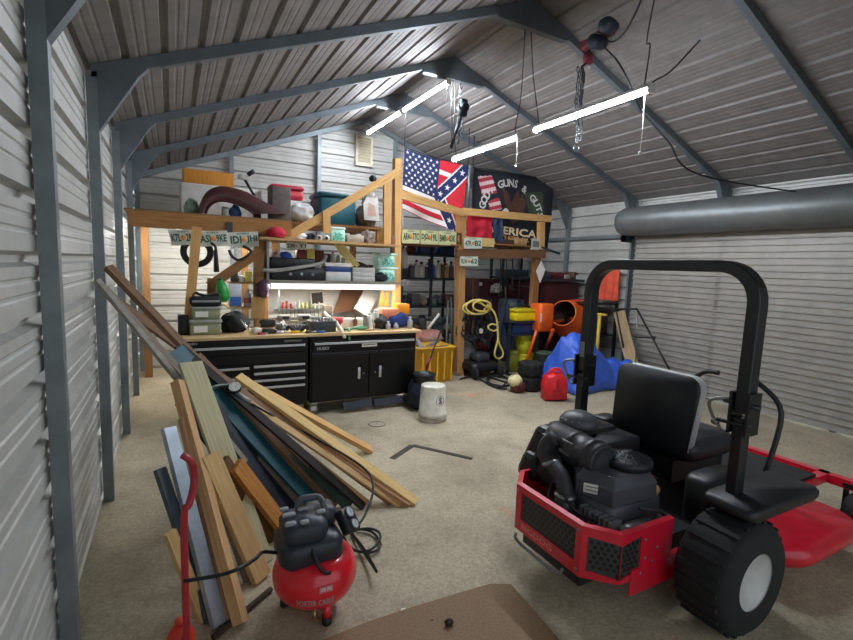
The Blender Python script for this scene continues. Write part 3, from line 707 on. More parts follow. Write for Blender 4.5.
c = MB(); c.tube(spline([(sx-.04, sy+.06, .48), (sx-.02, sy+.06, .522), (sx+.05, sy+.05, .525), (sx+.07, sy+.02, .515), (sx+.08, sy-.02, .46)], 5), .015, 8); c.build('handle', pm('handle_grey', (84, 88, 94)), cm)
M = frame((px+.155, py-.01, .40), (.55, -.55, .65), (1, .4, 0)); c = MB(); c.rbox((0, 0, 0), (.10, .12, .05), .015, M); pn = c.build('control_panel', pm('panel_black', (30, 33, 38)), cm)
for dy, rr_ in ((.03, .028), (-.03, .026)):
    c = MB(); c.lathe([(rr_, .02), (rr_, .034), (rr_*.85, .036)], 20, M @ MX.Translation((0, dy, 0))); gq = c.build('pressure_gauge', pm('gauge_rim', (70, 72, 76)), pn)
    c = MB(); c.lathe([(.001, .0365), (rr_*.82, .0365)], 20, M @ MX.Translation((0, dy, 0)), cap=False); c.box((.004, .003, .0372), (.002, rr_, .0006), M @ MX.Translation((0, dy, 0)), 1); c.build('gauge_face', [pm('face_grey', (196, 200, 204)), INK], gq)
c = MB(); c.tube(spline([(px-.05, py-.12, .37), (px-.04, py-.17, .33), (px-.01, py-.185, .285), (px+.02, py-.175, .27)], 4), .009, 6); c.build('relief_pipe', BLK, cm)
# compressor hoses and cord
c = MB(); c.tube(spline([PY(276, 553, 2.1), PY(263, 552, 2.05), PY(255, 559, 1.95), PY(240, 568, 1.85), PY(220, 575, 1.85), PY(184, 581, 1.9)], 6), .008, 6); c.build('power_cord', BLK, cm)
hs = thing('air_hose', 'black air hose looped on the floor beside the red compressor', 'hose', PZ(368, 548, 0))
c = MB(); pts = []
pc = PZ(362, 541, .02)
pts = [(px+.17, py+.02, .33), (px+.26, py+.05, .20), (px+.33, py+.02, .06)]
for k in range(26):
    a = R_(100-k*28); r = .115+.012*math.sin(k*1.3); pts.append((pc.x+r*math.cos(a)*.95, pc.y+r*math.sin(a)*1.05, .014+.0012*k))
pts += [PY(352, 528, 2.35), PY(362, 520, 2.4), PY(371, 500, 2.5), PY(373, 484, 2.6), PY(366, 470, 2.75), PY(340, 452, 3.0), PY(290, 425, 3.25), PY(252, 404, 3.2)]
c.tube(spline(pts, 4), .0075, 7); c.build('hose_coil', BLK, hs)
# ---------------------------------------------------------------- floor odds
c = MB(); A, B_, C_ = PZ(392, 459), PZ(412.5, 445.5), PZ(472, 459)
for a, b, w_ in ((A, B_, .056), (B_, C_, .050)): c.bar(a+V((0, 0, .003)), b+V((0, 0, .003)), w_, .004, (0, 0, 1))
tag(c.build('framing_square', pm('dark_steel', (66, 64, 58), metal=.5, rough=.5)), 'dark steel framing square lying flat on the open floor', 'square')
sh = [PZ(u, v) for u, v in ((300, 652), (366, 625), (420, 607), (490, 586), (511, 586.5), (566, 650))]
c = MB(); c.prism([(p.x, p.y) for p in sh], .002, .014); tag(c.build('plywood_sheet', wood('mat_ply', (150, 122, 92), (122, 98, 72))), 'brown plywood sheet lying on the floor at the bottom of the view', 'sheet')
p = PZ(449, 625, .014); c = MB(); c.blob((p.x, p.y, .03), (.022, .014, .016), 8, .5, 2, seed=3); tag(c.build('rubber_scrap', pm('scrap_dark', (52, 42, 40))), 'small dark scrap lying on the brown plywood sheet', 'scrap')
for i, (u, v, s_) in enumerate(((403, 610, .014), (432, 623, .006))):
    p = PZ(u, v, .001); c = MB(); c.prism([(p.x-s_, p.y-s_*.4), (p.x+s_*.8, p.y-s_*.2), (p.x+s_, p.y+s_*.3), (p.x-s_*.5, p.y+s_*.5)], .014 if i else .002, .018 if i else .006)
    tag(c.build('paper_scrap' if not i else 'twig', LBL if not i else DKW), ('tiny white scrap at the left edge of the plywood sheet', 'tiny dark twig on the plywood sheet left of the dark scrap')[i], 'scrap')
# ---------------------------------------------------------------- zero turn mower seen from behind, facing away along +X
MRED = pm('mower_red', (216, 28, 52), rough=.32, var=.10, scale=5, coat=.3); MBK = pm('mower_black', (24, 26, 29), rough=.45, var=.12)
ENG = pm('engine_grey', (82, 84, 91), rough=.42, metal=.1, var=.1); RUB = pm('tyre_rubber', (26, 27, 28), rough=.8, var=.15, scale=20)
CANB = pm('canister_black', (56, 56, 60), rough=.4); FRM = pm('frame_black', (20, 22, 26), rough=.38, coat=.2)
mw = thing('riding_mower', 'red and black zero turn riding mower with roll bar, seen from behind', 'mower', (2.35, 1.70, 0))
YC = 1.70
BP = PZ(578.5, 577, .24); XB = BP.x; Y0 = BP.y; Y1 = Y0+.47; ZB, ZT = .24, .492      # centre panel of the rear guard
ch = .125
def guard(name, a, b, z0, z1, z0b=None, z1b=None, holes=None, th=.008, letter=None):
    """one flat facet of the rear guard between plan points a and b (left to right as seen), with a perforated opening"""
    a, b = V((a[0], a[1], 0)), V((b[0], b[1], 0)); d = (b-a); L = d.length; d.normalize()
    M = MX((d, UP, d.cross(UP))).transposed().to_4x4(); M.translation = a
    z0b = z0 if z0b is None else z0b; z1b = z1 if z1b is None else z1b
    c = MB()
    if holes:
        (x0, x1, h0l, h0r, h1l, h1r) = holes
        O = [(0, z0), (L, z0b), (L, z1b), (0, z1)]; I = [(x0, h0l), (x1, h0r), (x1, h1r), (x0, h1l)]
        for zz in (0, -th):
            vs = [(x, y, zz) for x, y in O+I]; fs = [(i, (i+1) % 4, 4+(i+1) % 4, 4+i) for i in range(4)]
            c.add(vs, fs if zz == 0 else [f[::-1] for f in fs], 0, False, M)
        vs = [(x, y, zz) for zz in (0, -th) for x, y in I]; c.add(vs, [(i, (i+1) % 4, 4+(i+1) % 4, 4+i) for i in range(4)], 0, False, M)
        vs = [(x, y, zz) for zz in (0, -th) for x, y in O]; c.add(vs, [(i, 4+i, 4+(i+1) % 4, (i+1) % 4) for i in range(4)], 0, False, M)
    else:
        c.prism([(0, z0), (L, z0b), (L, z1b), (0, z1)], -th, 0, M)
    # folded top lip
    c.add([(0, z1, 0), (L, z1b, 0), (L, z1b+.004, -.028), (0, z1+.004, -.028)], [(0, 1, 2, 3)], 0, False, M)
    g = c.build(name, MRED, mw)
    if holes:
        c = MB(); c.add([(x0-.004, h0l-.004, -th*.7), (x1+.004, h0r-.004, -th*.7), (x1+.004, h1r+.004, -th*.7), (x0-.004, h1l+.004, -th*.7)], [(0, 1, 2, 3)], 0, False, M)
        p = .030; row = 0; y = min(h0l, h0r)+.016
        while y < max(h1l, h1r)-.010:
            x = x0+.018+(p/2 if row % 2 else 0)
            while x < x1-.010:
                f = (x-x0)/(x1-x0); lo = h0l+(h0r-h0l)*f+.012; hi = h1l+(h1r-h1l)*f-.012
                if lo < y < hi:
                    c.add([(x+.0098*math.cos(math.pi*k/4), y+.0098*math.sin(math.pi*k/4), -th*.7+.0006) for k in range(8)], [tuple(range(8))], 1, False, M)
                x += p
            y += p*.80; row += 1
        c.build('perforated_plate', [pm('plate_dark', (66, 66, 68), metal=.3), pm('hole_black', (6, 6, 7), var=0)], g)
    return g, M, L
A = (XB, Y1); B_ = (XB, Y0)
ga, M, L = guard('rear_guard', A, B_, ZB, ZT, holes=(.045, .435, ZB+.068, ZB+.062, ZT-.038, ZT-.034))
c = MB(); put_text(c, 'BIGDOG', M @ MX.Translation((.055, ZB+.018, .001)), .235, .034, 0, .03); c.build('lettering', pm('letter_pink', (226, 120, 122), var=0), ga)
for x in (.02, L-.02):
    for z in (ZB+.03, ZT-.03): c = MB(); c.lathe([(.008, 0), (.008, .004), (.004, .006)], 8, M @ MX.Translation((x, z, 0))); c.build('bolt_head', STEEL, ga)
C_ = (XB+ch, Y0-ch); D_ = (XB+ch+.75, Y0-ch)
guard('guard_corner', B_, C_, ZB, ZT, ZB+.0, ZT-.012, holes=(.028, math.hypot(ch, ch)-.0005, ZB+.038, ZB+.020, ZT-.045, ZT-.065))
gs, M2, _ = guard('guard_side', C_, (XB+ch+.36, Y0-ch), ZB, ZT-.012, ZB-.0, ZT-.012, holes=(.0005, .13, ZB+.020, ZB+.045, ZT-.065, ZT-.045))
guard('side_plate', (XB+ch+.07, Y0-ch-.004), (XB+ch+.62, Y0-ch-.004), ZB-.075, ZB+.05)
guard('guard_corner', (XB+ch, Y1+ch), A, ZB, ZT)
guard('guard_side', (XB+ch+.5, Y1+ch), (XB+ch, Y1+ch), ZB, ZT)
for x, z in ((.155, ZT-.07), (.165, ZB+.09), (.22, ZB+.06), (.14, ZB+.02), (.25, ZB+.12)): c = MB(); c.lathe([(.008, 0), (.008, .004), (.003, .006)], 8, M2 @ MX.Translation((x, z, 0))); c.build('bolt_head', STEEL, gs)
# chassis
c = MB(); c.span((XB+.10, Y0-.02, .20), (XB+1.5, Y1+.02, .30)); c.span((XB+.04, Y0+.03, .16), (XB+.16, Y1-.03, .21)); c.build('chassis', MBK, mw)
c = MB(); c.tube(spline([(XB-.01, Y1-.03, .22), (XB-.015, Y1-.05, .185), (XB-.015, Y0+.14, .185), (XB, Y0+.10, .22)], 4), .008, 7); c.build('tow_rod', STEEL, mw)
# engine
ex, ey = XB+.44, YC-.07
c = MB(); c.rbox((ex-.02, ey+.02, .40), (.40, .36, .22), .05); c.build('engine_block', ENG, mw)
sh = [(-.20, -.15), (.10, -.17), (.17, -.08), (.18, .10), (.10, .2), (-.12, .2), (-.24, .06)]
c = MB(); c.prism([(ex+x, ey+y) for x, y in sh], .46, .64, None, 0, .05, False); shr = c.build('blower_shroud', ENG, mw, .006)
pl = PX(611, 501, ex-.245)
c = MB(); nrm = V((-.80, -.60, .0)).normalized(); M = frame((ex-.222, ey-.055, .565), nrm, (.60, -.80, 0))
c.rbox((0, 0, 0), (.115, .05, .003), .004, M, 0); 
for k in range(2): c.box((0, .010-.018*k, .002), (.09, .006, .001), M, 1)
c.build('label', [LBL, pm('label_grey', (120, 122, 126), var=0)], shr)
sc = PX(628, 460, ex+.1)
c = MB(); Ms = MX.Translation((ex+.05, ey-.02, .64)); c.lathe([(.125, 0), (.125, .03), (.118, .04)], 28, Ms); scr = c.build('screen_rim', pm('rim_dark', (40, 41, 44)), shr)
c = MB()
for i in range(5): c.lathe([(.115-.02*i, .04+.006*i), (.108-.02*i, .044+.006*i)], 28, Ms, cap=False)
for k in range(12): 
    a = math.pi*k/6; c.bar(Ms @ V((.02*math.cos(a), .02*math.sin(a), .068)), Ms @ V((.115*math.cos(a), .115*math.sin(a), .042)), .006, .004, UP)
c.lathe([(.03, .062), (.03, .07)], 16, Ms); c.build('screen', pm('screen_black', (28, 29, 32)), scr)
# air filter canister
ca, cb = PX(557, 438, XB+.36), PX(603, 462, XB+.33); zc_ = (ca.z+cb.z)/2; ca.z = cb.z = zc_
d = (cb-ca); Lc = d.length; M = frame(ca, d)
c = MB(); rc = .094; c.lathe([(rc*.7, -.03), (rc*.95, -.015), (rc, 0), (rc, Lc*.42), (rc*1.05, Lc*.43), (rc*1.05, Lc*.50), (rc, Lc*.51), (rc, Lc*.78), (rc*1.06, Lc*.79), (rc*1.06, Lc*.86), (rc, Lc*.87), (rc, Lc*.97), (rc*.96, Lc+.004), (rc*.86, Lc+.010), (rc*.82, Lc+.006), (rc*.5, Lc+.008), (.004, Lc+.010)], 36, M)
can = c.build('air_filter_canister', CANB, mw)
c = MB()
for a in (2.6, 3.2): c.box((rc*1.05*math.cos(a), rc*1.05*math.sin(a), Lc*.5), (.012, .014, .08), M)
c.build('clip', STEEL, can)
c = MB(); c.span((ex-.05, ca.y-.1, .62), (ex+.02, cb.y+.05, zc_-.05)); c.build('canister_bracket', MBK, mw)
hp_ = [PX(u, v, XB+.26-.018*i) for i, (u, v) in enumerate(((556, 437), (548, 443), (545, 453), (552, 464), (560, 474), (564, 486), (565, 497)))]
c = MB(); c.tube(spline(hp_, 5), .045, 14); hs_ = c.build('intake_hose', pm('hose_black', (54, 54, 57), rough=.6), mw)
q = hp_[-1]; c = MB(); c.tube([q+V((0, 0, .02)), q+V((0, 0, -.005))], .055, 16); q2 = hp_[2]; c.tube([hp_[3]+V((0, .01, .012)), hp_[3]+V((0, -.006, -.012))], .056, 16); c.build('hose_clamp', STEEL, hs_)
c = MB(); c.rbox((q.x, q.y, q.z-.05), (.08, .09, .09), .02); c.build('carburettor', mat('cast_aluminium', (120, 124, 130), metal=.7, rough=.4, var=.2, scale=20), mw)
# clutter of the engine bay: muffler, fins, wires
ALU = mat('cast_aluminium', (120, 124, 130)); c = MB()
for i in range(7): c.span((ex-.27, ey-.20+.03*i, .34), (ex-.19, ey-.185+.03*i, .47))
c.build('cooling_fins', pm('fin_grey', (150, 154, 160), metal=.5, rough=.4), mw)
c = MB(); c.lathe([(.02, 0), (.05, .01), (.055, .05), (.055, .20), (.03, .22)], 18, frame((ex-.22, ey-.22, .40), (1, 0, .0))); c.build('muffler', mat('muffler_steel', (150, 150, 152), metal=.8, rough=.35, var=.2), mw)
for i, pts in enumerate((((ex-.2, ey+.15, .46), (ex-.3, ey+.1, .52), (ex-.32, ey-.02, .46), (ex-.27, ey-.12, .44)), ((ex-.25, ey+.2, .5), (ex-.33, ey+.15, .45), (ex-.30, ey+.02, .42)), ((ex-.1, ey-.22, .52), (ex, ey-.26, .50), (ex+.1, ey-.25, .42)))):
    c = MB(); c.tube(spline(pts, 6), .009, 6); c.build('wire', BLK, mw)
for i, (u, v, r_) in enumerate(((598, 517, .035), (609, 523, .042), (590, 511, .028))):
    q = PX(u, v, ex-.20+.03*i); c = MB(); c.lathe([(.01, -.04), (r_, -.03), (r_, .03), (r_*.7, .045), (.008, .05)], 16, frame(q, (-.5, -.5, .7))); c.build('valve_cover', mat('cast_bright', (186, 190, 196), metal=.6, rough=.35, var=.2, scale=20), mw)
c = MB(); p = PX(654, 489, ex+.16); c.lathe([(.018, -.03), (.028, -.02), (.028, .01), (.015, .018)], 16, frame(p, (-.3, -.5, .8))); c.build('oil_cap', pm('cap_tan', (206, 170, 112)), mw, label='tan oil filler cap')
c = MB(); c.tube([p+V((.02, .03, -.04)), p+V((.05, .08, -.22))], .014, 8); c.build('filler_tube', MBK, mw)
# far fuel tank and the domed pre-cleaner
c = MB(); tk = [(XB+.22, Y1-.04), (XB+.86, Y1-.04), (XB+.86, Y1+.24), (XB+.34, Y1+.24), (XB+.20, Y1+.12)]
c.box((XB+.52, Y1+.09, .58), (.66, .34, .30), None, 0, (.72, .62)); c.build('fuel_tank', MBK, mw, .035)
c = MB(); c.box((XB+.26, Y1+.15, .50), (.18, .18, .16), None, 0, (.6, .7)); c.build('tank_foot', MBK, mw, .04)
c = MB(); c.rbox((XB+.52, Y1-.02, .66), (.52, .30, .08), .02); c.build('console', MBK, mw)
dm = PX(578.5, 424, XB+.50); Md = MX.Translation((dm.x, dm.y, dm.z+.012))
c = MB(); c.tube([(dm.x, dm.y, dm.z-.09), (dm.x, dm.y, dm.z)], .045, 16); c.lathe([(.05, -.03), (.108, -.016), (.114, .0), (.112, .016), (.088, .048), (.045, .066), (.01, .07)], 32, Md); pc_ = c.build('pre_cleaner', pm('dome_grey', (84, 87, 92), rough=.45), mw)
c = MB()
for k in range(16):
    a = math.pi*k/8; c.bar(Md @ V((.03*math.cos(a), .03*math.sin(a), .069)), Md @ V((.110*math.cos(a), .110*math.sin(a), .022)), .006, .006, UP)
c.build('dome_ribs', pm('dome_rib', (112, 115, 120)), pc_)
# roll bar
hx_ = 2.36; fy = PX(583, 395, hx_).y; ny = fy-.98; ztop = PX(640, 265, hx_).z
HT = ztop
rb_ = .17
def hoop(z0, z1): return None
c = MB(); path = [(hx_, fy, 1.02), (hx_+.01, fy, HT-rb_)]+[V(p) for p in arc((hx_+.01, fy-rb_, HT-rb_), rb_, 0, 90, 8, (0, 1, 0), (0, 0, 1))][1:]+[V(p) for p in arc((hx_+.01, ny+rb_, HT-rb_), rb_, 90, 180, 8, (0, 1, 0), (0, 0, 1))]+[(hx_, ny, 1.02)]
P = [V(p) for p in path]
def rect_tube(mb, P, wx, wn):
    vs = []; N = len(P)
    for i in range(N):
        a = P[max(0, i-1)]; b = P[min(N-1, i+1)]; t = (b-a).normalized(); xx = V((1, 0, 0)); xx = (xx-t*xx.dot(t)).normalized(); nn = t.cross(xx)
        for sx_, sn in ((-1, -1), (1, -1), (1, 1), (-1, 1)): vs.append(P[i]+xx*wx*sx_/2+nn*wn*sn/2)
    fs = [(0, 1, 2, 3), tuple((N-1)*4+k for k in (3, 2, 1, 0))]
    for i in range(N-1):
        for k in range(4): l = (k+1) % 4; fs.append((i*4+k, (i+1)*4+k, (i+1)*4+l, i*4+l))
    mb.add(vs, fs)
rect_tube(c, P, .078, .058); hp2 = c.build('roll_bar', FRM, mw, .006)
for y in (fy, ny):
    c = MB(); rect_tube(c, [V((hx_-.01, y, .32)), V((hx_-.01, y, 1.0))], .068, .05); c.build('roll_bar_leg', FRM, mw, .005)
    c = MB()
    for s_ in (-.038, .038): c.span((hx_-.055, y+s_-.006, .92), (hx_+.05, y+s_+.006, 1.12))
    c.tube([(hx_-.01, y-.07, 1.06), (hx_-.01, y+.09, 1.06)], .012, 8); c.tube([(hx_-.03, y-.05, .97), (hx_-.06, y+.09, .97)], .010, 8); c.build('hinge_bracket', FRM, mw)
    c = MB(); c.tube(spline([(hx_-.02, y+.05, 1.08), (hx_-.06, y+.13, 1.05), (hx_-.03, y+.11, .95), (hx_-.05, y+.05, .92)], 5), .008, 6); c.sph((hx_-.03, y+.11, .95), .02); c.build('lock_pin', STEEL, mw)
sp = PX(582, 349, hx_-.03); c = MB(); c.span((hx_-.0415, fy-.02, sp.z-.05), (hx_-.0395, fy+.014, sp.z+.05)); c.build('sticker', pm('sticker_grey', (150, 152, 154), var=.1), hp2)
# seat
sl = PX(604, 430, 2.52); sw = .56; sy0 = sl.y-sw; syc = sl.y-sw/2
st = PX(640, 368, 2.52).z
M = MX.Translation((2.55, syc, .62)) @ MX.Rotation(R_(7), 4, 'Y')
c = MB(); bk = []
for (cx_, cy_, a0) in ((sw/2-.08, st-.62-.08, 0), (-sw/2+.08, st-.62-.08, 90)):
    for i in range(7): a = R_(a0+15*i); bk.append((cx_+.08*math.cos(a), cy_+.08*math.sin(a)))
bk += [(-sw/2+.02, .0), (sw/2-.02, .0)]
MBk = M @ MX(((0, 0, 1, 0), (1, 0, 0, 0), (0, 1, 0, 0), (0, 0, 0, 1)))
c.prism(bk, 0, .035, MBk, 0, .012, True); sb_ = c.build('seat_shell', pm('seat_shell_black', (26, 28, 33), rough=.5), mw)
c = MB(); c.prism([(x*.98, y*.99+.01) for x, y in bk], .035, .12, MBk, 0, .03, True); c.build('seat_backrest', pm('seat_vinyl', (196, 196, 192), rough=.5), mw, label='pale grey seat backrest cushion')
c = MB(); c.rbox((2.84, syc, .63), (.50, sw, .13), .08); c.build('seat_cushion', pm('seat_vinyl_black', (38, 39, 42), rough=.5), mw)
c = MB(); c.span((2.55, syc-.2, .44), (3.05, syc+.2, .57)); c.build('seat_base', MBK, mw)
lv = PX(604, 420, 2.45); c = MB(); c.rbox((lv.x, lv.y, lv.z), (.09, .10, .05), .02); c.tube([lv, lv+V((.03, -.02, -.14))], .014, 8); c.build('latch', BLK, mw)
# fenders, wheels, deck, floor pan, control levers and front casters
for s_, y in ((-1, Y0-ch-.18), (1, Y1+ch+.18)):
    wx = 2.30
    M = frame((wx, y, .28), (0, 1, 0)); R = .27
    c = MB(); c.lathe([(R*.5, -.12), (R*.86, -.125), (R*.97, -.10), (R, -.05), (R, .05), (R*.97, .10), (R*.86, .125), (R*.5, .12)], 40, M, cap=False); ty = c.build('rear_tyre', RUB, mw)
    c = MB()
    for k in range(24):
        a = 2*math.pi*k/24; p = M @ V((R*1.005*math.cos(a), R*1.005*math.sin(a), 0)); t = V((-math.sin(a), 0, math.cos(a)))
        c.box((0, 0, 0), (.022, .19, .014), M @ MX.Rotation(a+math.pi/2, 4, 'Z') @ MX.Translation((0, -R*1.0, 0)) @ MX.Rotation(R_(90), 4, 'X'))
    c.build('tread', RUB, ty)
    c = MB(); c.lathe([(.02, -.07), (R*.5, -.11), (R*.52, -.12), (R*.52, .12), (R*.5, .11), (.02, .07)], 28, M); c.build('rim', pm('rim_white', (196, 196, 192)), ty)
    c = MB(); c.rbox((wx+.22, y-.0, .60), (.62, .24, .06), .04); c.build('fender', MBK, mw)
c = MB(); c.rbox((ex+.42, Y0-ch+.03, .50), (.34, .16, .26), .05); c.build('side_tank', MBK, mw)
c = MB(); c.rbox((3.15, YC, .21), (.85, 1.32, .12), .18); c.build('mower_deck', MRED, mw)
c = MB(); c.span((2.9, YC-.3, .34), (3.75, YC+.3, .37)); c.build('foot_pan', MBK, mw)
c = MB()
for y in (YC-.28, YC+.28): c.span((3.0, y-.03, .29), (3.95, y+.03, .35))
c.span((3.89, YC-.5, .29), (3.95, YC+.5, .35)); c.build('front_frame', MRED, mw)
for y in (YC-.5, YC+.5):
    M = frame((3.92, y, .14), (0, 1, 0)); c = MB(); c.lathe([(.05, -.07), (.12, -.07), (.14, -.04), (.14, .04), (.12, .07), (.05, .07)], 24, M); w_ = c.build('front_tyre', RUB, mw)
    c = MB(); c.span((3.90, y-.10, .14), (3.94, y-.08, .32)); c.span((3.90, y+.08, .14), (3.94, y+.10, .32)); c.span((3.88, y-.10, .30), (3.96, y+.10, .33)); c.build('caster_fork', MBK, w_)
for y in (YC-.30, YC+.30):
    c = MB(); c.tube(spline([(3.1, y, .5), (3.2, y, .85), (3.18, y*.6+YC*.4, 1.0), (3.18, YC+(y-YC)*.25, 1.02)], 5), .016, 8); c.build('control_lever', MBK, mw)
# ---------------------------------------------------------------- generic household shapes, each one an object of its own
def dims(u0, v0, u1, v1, y, z=None):
    vm, um = (v0+v1)/2, (u0+u1)/2
    x0, x1 = PY(u0, vm, y).x, PY(u1, vm, y).x; z0, z1 = PY(um, v1, y).z, PY(um, v0, y).z
    if z is not None: z1 += z-z0; z0 = z
    return x0, x1, z0, z1
def case(name, label, cat, px, y, dep, m_, z=None, r=.012, group=None, lid=None, paper=None, lidh=.22, handle_=None, wr=None):
    """a box-like thing: rounded body, and where asked a lid, a paper label, a handle"""
    x0, x1, z0, z1 = dims(*px, y, z); cx = (x0+x1)/2; w_, h_ = x1-x0, z1-z0
    c = MB()
    if lid is None and paper is None and handle_ is None:
        c.rbox((cx, y+dep/2, (z0+z1)/2), (w_, dep, h_), r); return tag(c.build(name, m_), label, cat, group)
    t = thing(name, label, cat, (cx, y+dep/2, z0), 0, group)
    zl = z1-h_*lidh if lid else z1
    c.rbox((cx, y+dep/2, (z0+zl)/2), (w_*(.94 if lid else 1), dep*(.94 if lid else 1), zl-z0), r); c.build('body', m_, t)
    if lid: c = MB(); c.rbox((cx, y+dep/2, (zl+z1)/2), (w_, dep, z1-zl), r); c.build('lid', lid, t)
    if paper:
        c = MB(); yy = y+dep*(.03 if lid else 0)-.002; ph = (zl-z0)
        c.span((cx-w_*.36, yy-.002, z0+ph*.25), (cx+w_*.05, yy, z0+ph*.8)); c.build('paper_label', paper, t)
    if handle_:
        c = MB(); c.tube(spline([(cx-w_*.22, y+dep/2, z1), (cx-w_*.2, y+dep/2, z1+.035), (cx+w_*.2, y+dep/2, z1+.035), (cx+w_*.22, y+dep/2, z1)], 5), .009, 7); c.build('handle', handle_, t)
    return t
def bottle(name, label, cat, px, y, m_, cap, z=None, group=None, kind='bottle', band=None):
    x0, x1, z0, z1 = dims(*px, y, z); r = (x1-x0)/2; h_ = z1-z0; M = MX.Translation(((x0+x1)/2, y+r, z0))
    t = thing(name, label, cat, ((x0+x1)/2, y+r, z0), 0, group); c = MB()
    if kind == 'bottle': pr = [(r*.9, 0), (r, h_*.03), (r, h_*.62), (r*.8, h_*.72), (r*.4, h_*.80), (r*.38, h_*.86)]; cp = [(r*.44, h_*.86), (r*.44, h_*.98), (r*.36, h_)]
    elif kind == 'can': pr = [(r*.96, 0), (r, h_*.02), (r, h_*.80), (r*.86, h_*.85), (r*.6, h_*.86)]; cp = [(r*.66, h_*.86), (r*.66, h_*.97), (r*.55, h_)]
    elif kind == 'jar': pr = [(r*.94, 0), (r, h_*.06), (r, h_*.74), (r*.9, h_*.8)]; cp = [(r*.96, h_*.8), (r*.96, h_*.98), (r*.9, h_)]
    c.lathe(pr, 16, M); c.build('body', m_, t)
    if cap: c = MB(); c.lathe(cp, 16, M); c.build('cap', cap, t)
    if band:
        c = MB(); c.lathe([(r*1.005, h_*.2), (r*1.012, h_*.21), (r*1.012, h_*.52), (r*1.005, h_*.53)], 16, M, cap=False); c.build('label_band', band, t)
    return t
def soft(name, label, cat, px, y, dep, m_, z=None, amp=.16, seed=1, group=None, fr=2.2):
    x0, x1, z0, z1 = dims(*px, y, z); h_ = (z1-z0)
    c = MB(); c.blob(((x0+x1)/2, y+dep/2, z0+h_*.42), ((x1-x0)/2, dep/2, h_*.58), 14, amp, fr, seed=seed, flat=-h_*.42)
    return tag(c.build(name, m_), label, cat, group)
PLATE = pm('plate_white', (196, 200, 186), rough=.4, var=.1); PGRN = pm('plate_green', (44, 84, 64), var=0); PORG = pm('plate_orange', (232, 140, 50), var=.1); PYEL = pm('plate_yellow', (206, 202, 152), var=.12)
def licence(px, y, left, right, label, base=None, skew=0.0, yr=None):
    """an embossed car plate hung on a beam: green characters, orange emblem between them"""
    u0, v0, u1, v1 = px
    a = PY(u0, (v0+v1)/2-skew, y); b = PY(u1, (v0+v1)/2+skew, yr or y); h_ = PY((u0+u1)/2, v0, y).z-PY((u0+u1)/2, v1, y).z
    d = (b-a); w_ = d.length; d.normalize(); yv = (UP-d*UP.dot(d)).normalized(); zv = d.cross(yv)
    M = MX((d, yv, zv)).transposed().to_4x4(); M.translation = a-yv*h_/2
    t = thing('licence_plate', label, 'license plate', a+d*w_/2-V((0, 0, h_/2)), 0, 'car plates nailed to the beams')
    c = MB(); c.prism([(0, 0), (w_, 0), (w_, h_), (0, h_)], 0, .004, M, 0, .002); pl = c.build('plate', base or PLATE, t)
    c = MB(); put_text(c, left, M @ MX.Translation((w_*.05, h_*.24, .0052)), w_*(.36 if right else .9), h_*.52, 0, .035)
    if right: c.build('characters', PGRN, t); c = MB(); put_text(c, right, M @ MX.Translation((w_*.59, h_*.24, .0052)), w_*.36, h_*.52, 0, .035)
    c.build('characters', PGRN, t)
    if right:
        c = MB(); c.lathe([(h_*.17, .0045), (h_*.1, .006), (.001, .006)], 14, M @ MX.Translation((w_*.5, h_*.5, 0))); c.build('emblem', PORG, t)
    c = MB(); vs, fs, _, _ = text('FLORIDA', .02); c.add([(w_*.3+x*w_*.4, h_*.83+y*h_*.11, .0052) for x, y in vs], fs, 0, False, M); c.build('state_name', PGRN, t)
# ---------------------------------------------------------------- centre floor: buckets, tank, tub
WPL = pm('white_plastic', (224, 221, 212), rough=.5, var=.1, scale=7)
b0 = PZ(432, 419); bh = .385
t = thing('bucket', 'dirty white bucket standing upside down on the floor by the black cabinet', 'bucket', b0); M = MX.Translation(b0)
c = MB(); c.lathe([(.150, 0), (.152, .02), (.148, .05), (.156, .055), (.156, .085), (.146, .092), (.132, bh-.012), (.126, bh), (.02, bh)], 36, M); bk_ = c.build('pail', mat('dirty_white', (234, 230, 218), rough=.5, c2=(196, 186, 164), scale=8), t)
c = MB(); M2 = M @ MX.Rotation(-.55, 4, 'Z'); vs, fs, _, _ = text('S', .05)
def onb(x, z, a0=-1.57+.12): 
    r = .146-.014*(z-.092)/(bh-.1)+.0015; a = a0+x/r; return V((b0.x+r*math.cos(a), b0.y+r*math.sin(a), z))
c.add([onb((x-.5)*.045, .20+y*.075) for x, y in vs], fs); c.tube([onb(.05*math.cos(q), .237+.052*math.sin(q)) for q in [2*math.pi*k/16 for k in range(16)]], .0025, 5, True); c.build('printed_mark', pm('print_grey', (96, 96, 100), var=0), bk_)
c = MB(); c.tube([V((b0.x+.158*math.cos(a), b0.y+.158*math.sin(a), .03+.02*math.sin(a*2))) for a in [R_(-170+16*k) for k in range(11)]], .0035, 6); c.build('wire_handle', STEEL, t)
p = PZ(410, 407); t = thing('trash_can', 'black round bin beside the right end of the tool cabinet', 'bin', p); M = MX.Translation((p.x+.12, p.y-.10, 0))
c = MB(); c.lathe([(.10, .06), (.105, .08), (.125, .38), (.135, .40), (.135, .42), (.12, .42), (.11, .40), (.01, .39)], 24, M); c.build('body', pm('bin_black', (20, 20, 22)), t)
c = MB(); c.lathe([(.12, .035), (.13, .045), (.13, .06), (.05, .065)], 20, M); c.build('dolly', pm('dolly_dark', (40, 41, 44), metal=.3), t)
for k in range(4):
    a = math.pi*k/2+.5; c = MB(); q = M @ V((.10*math.cos(a), .10*math.sin(a), .025)); c.lathe([(.01, -.012), (.025, -.012), (.025, .012), (.01, .012)], 12, frame(q, (1, 0, 0))); c.build('wheel', STEEL, t)
soft('duffel_bag', 'dark navy bag slumped on the floor behind the white bucket', 'bag', (418, 366, 447, 399), 4.55, .42, mat('navy_cloth', (36, 44, 62), rough=.85, var=.2), 0, .14, 4)
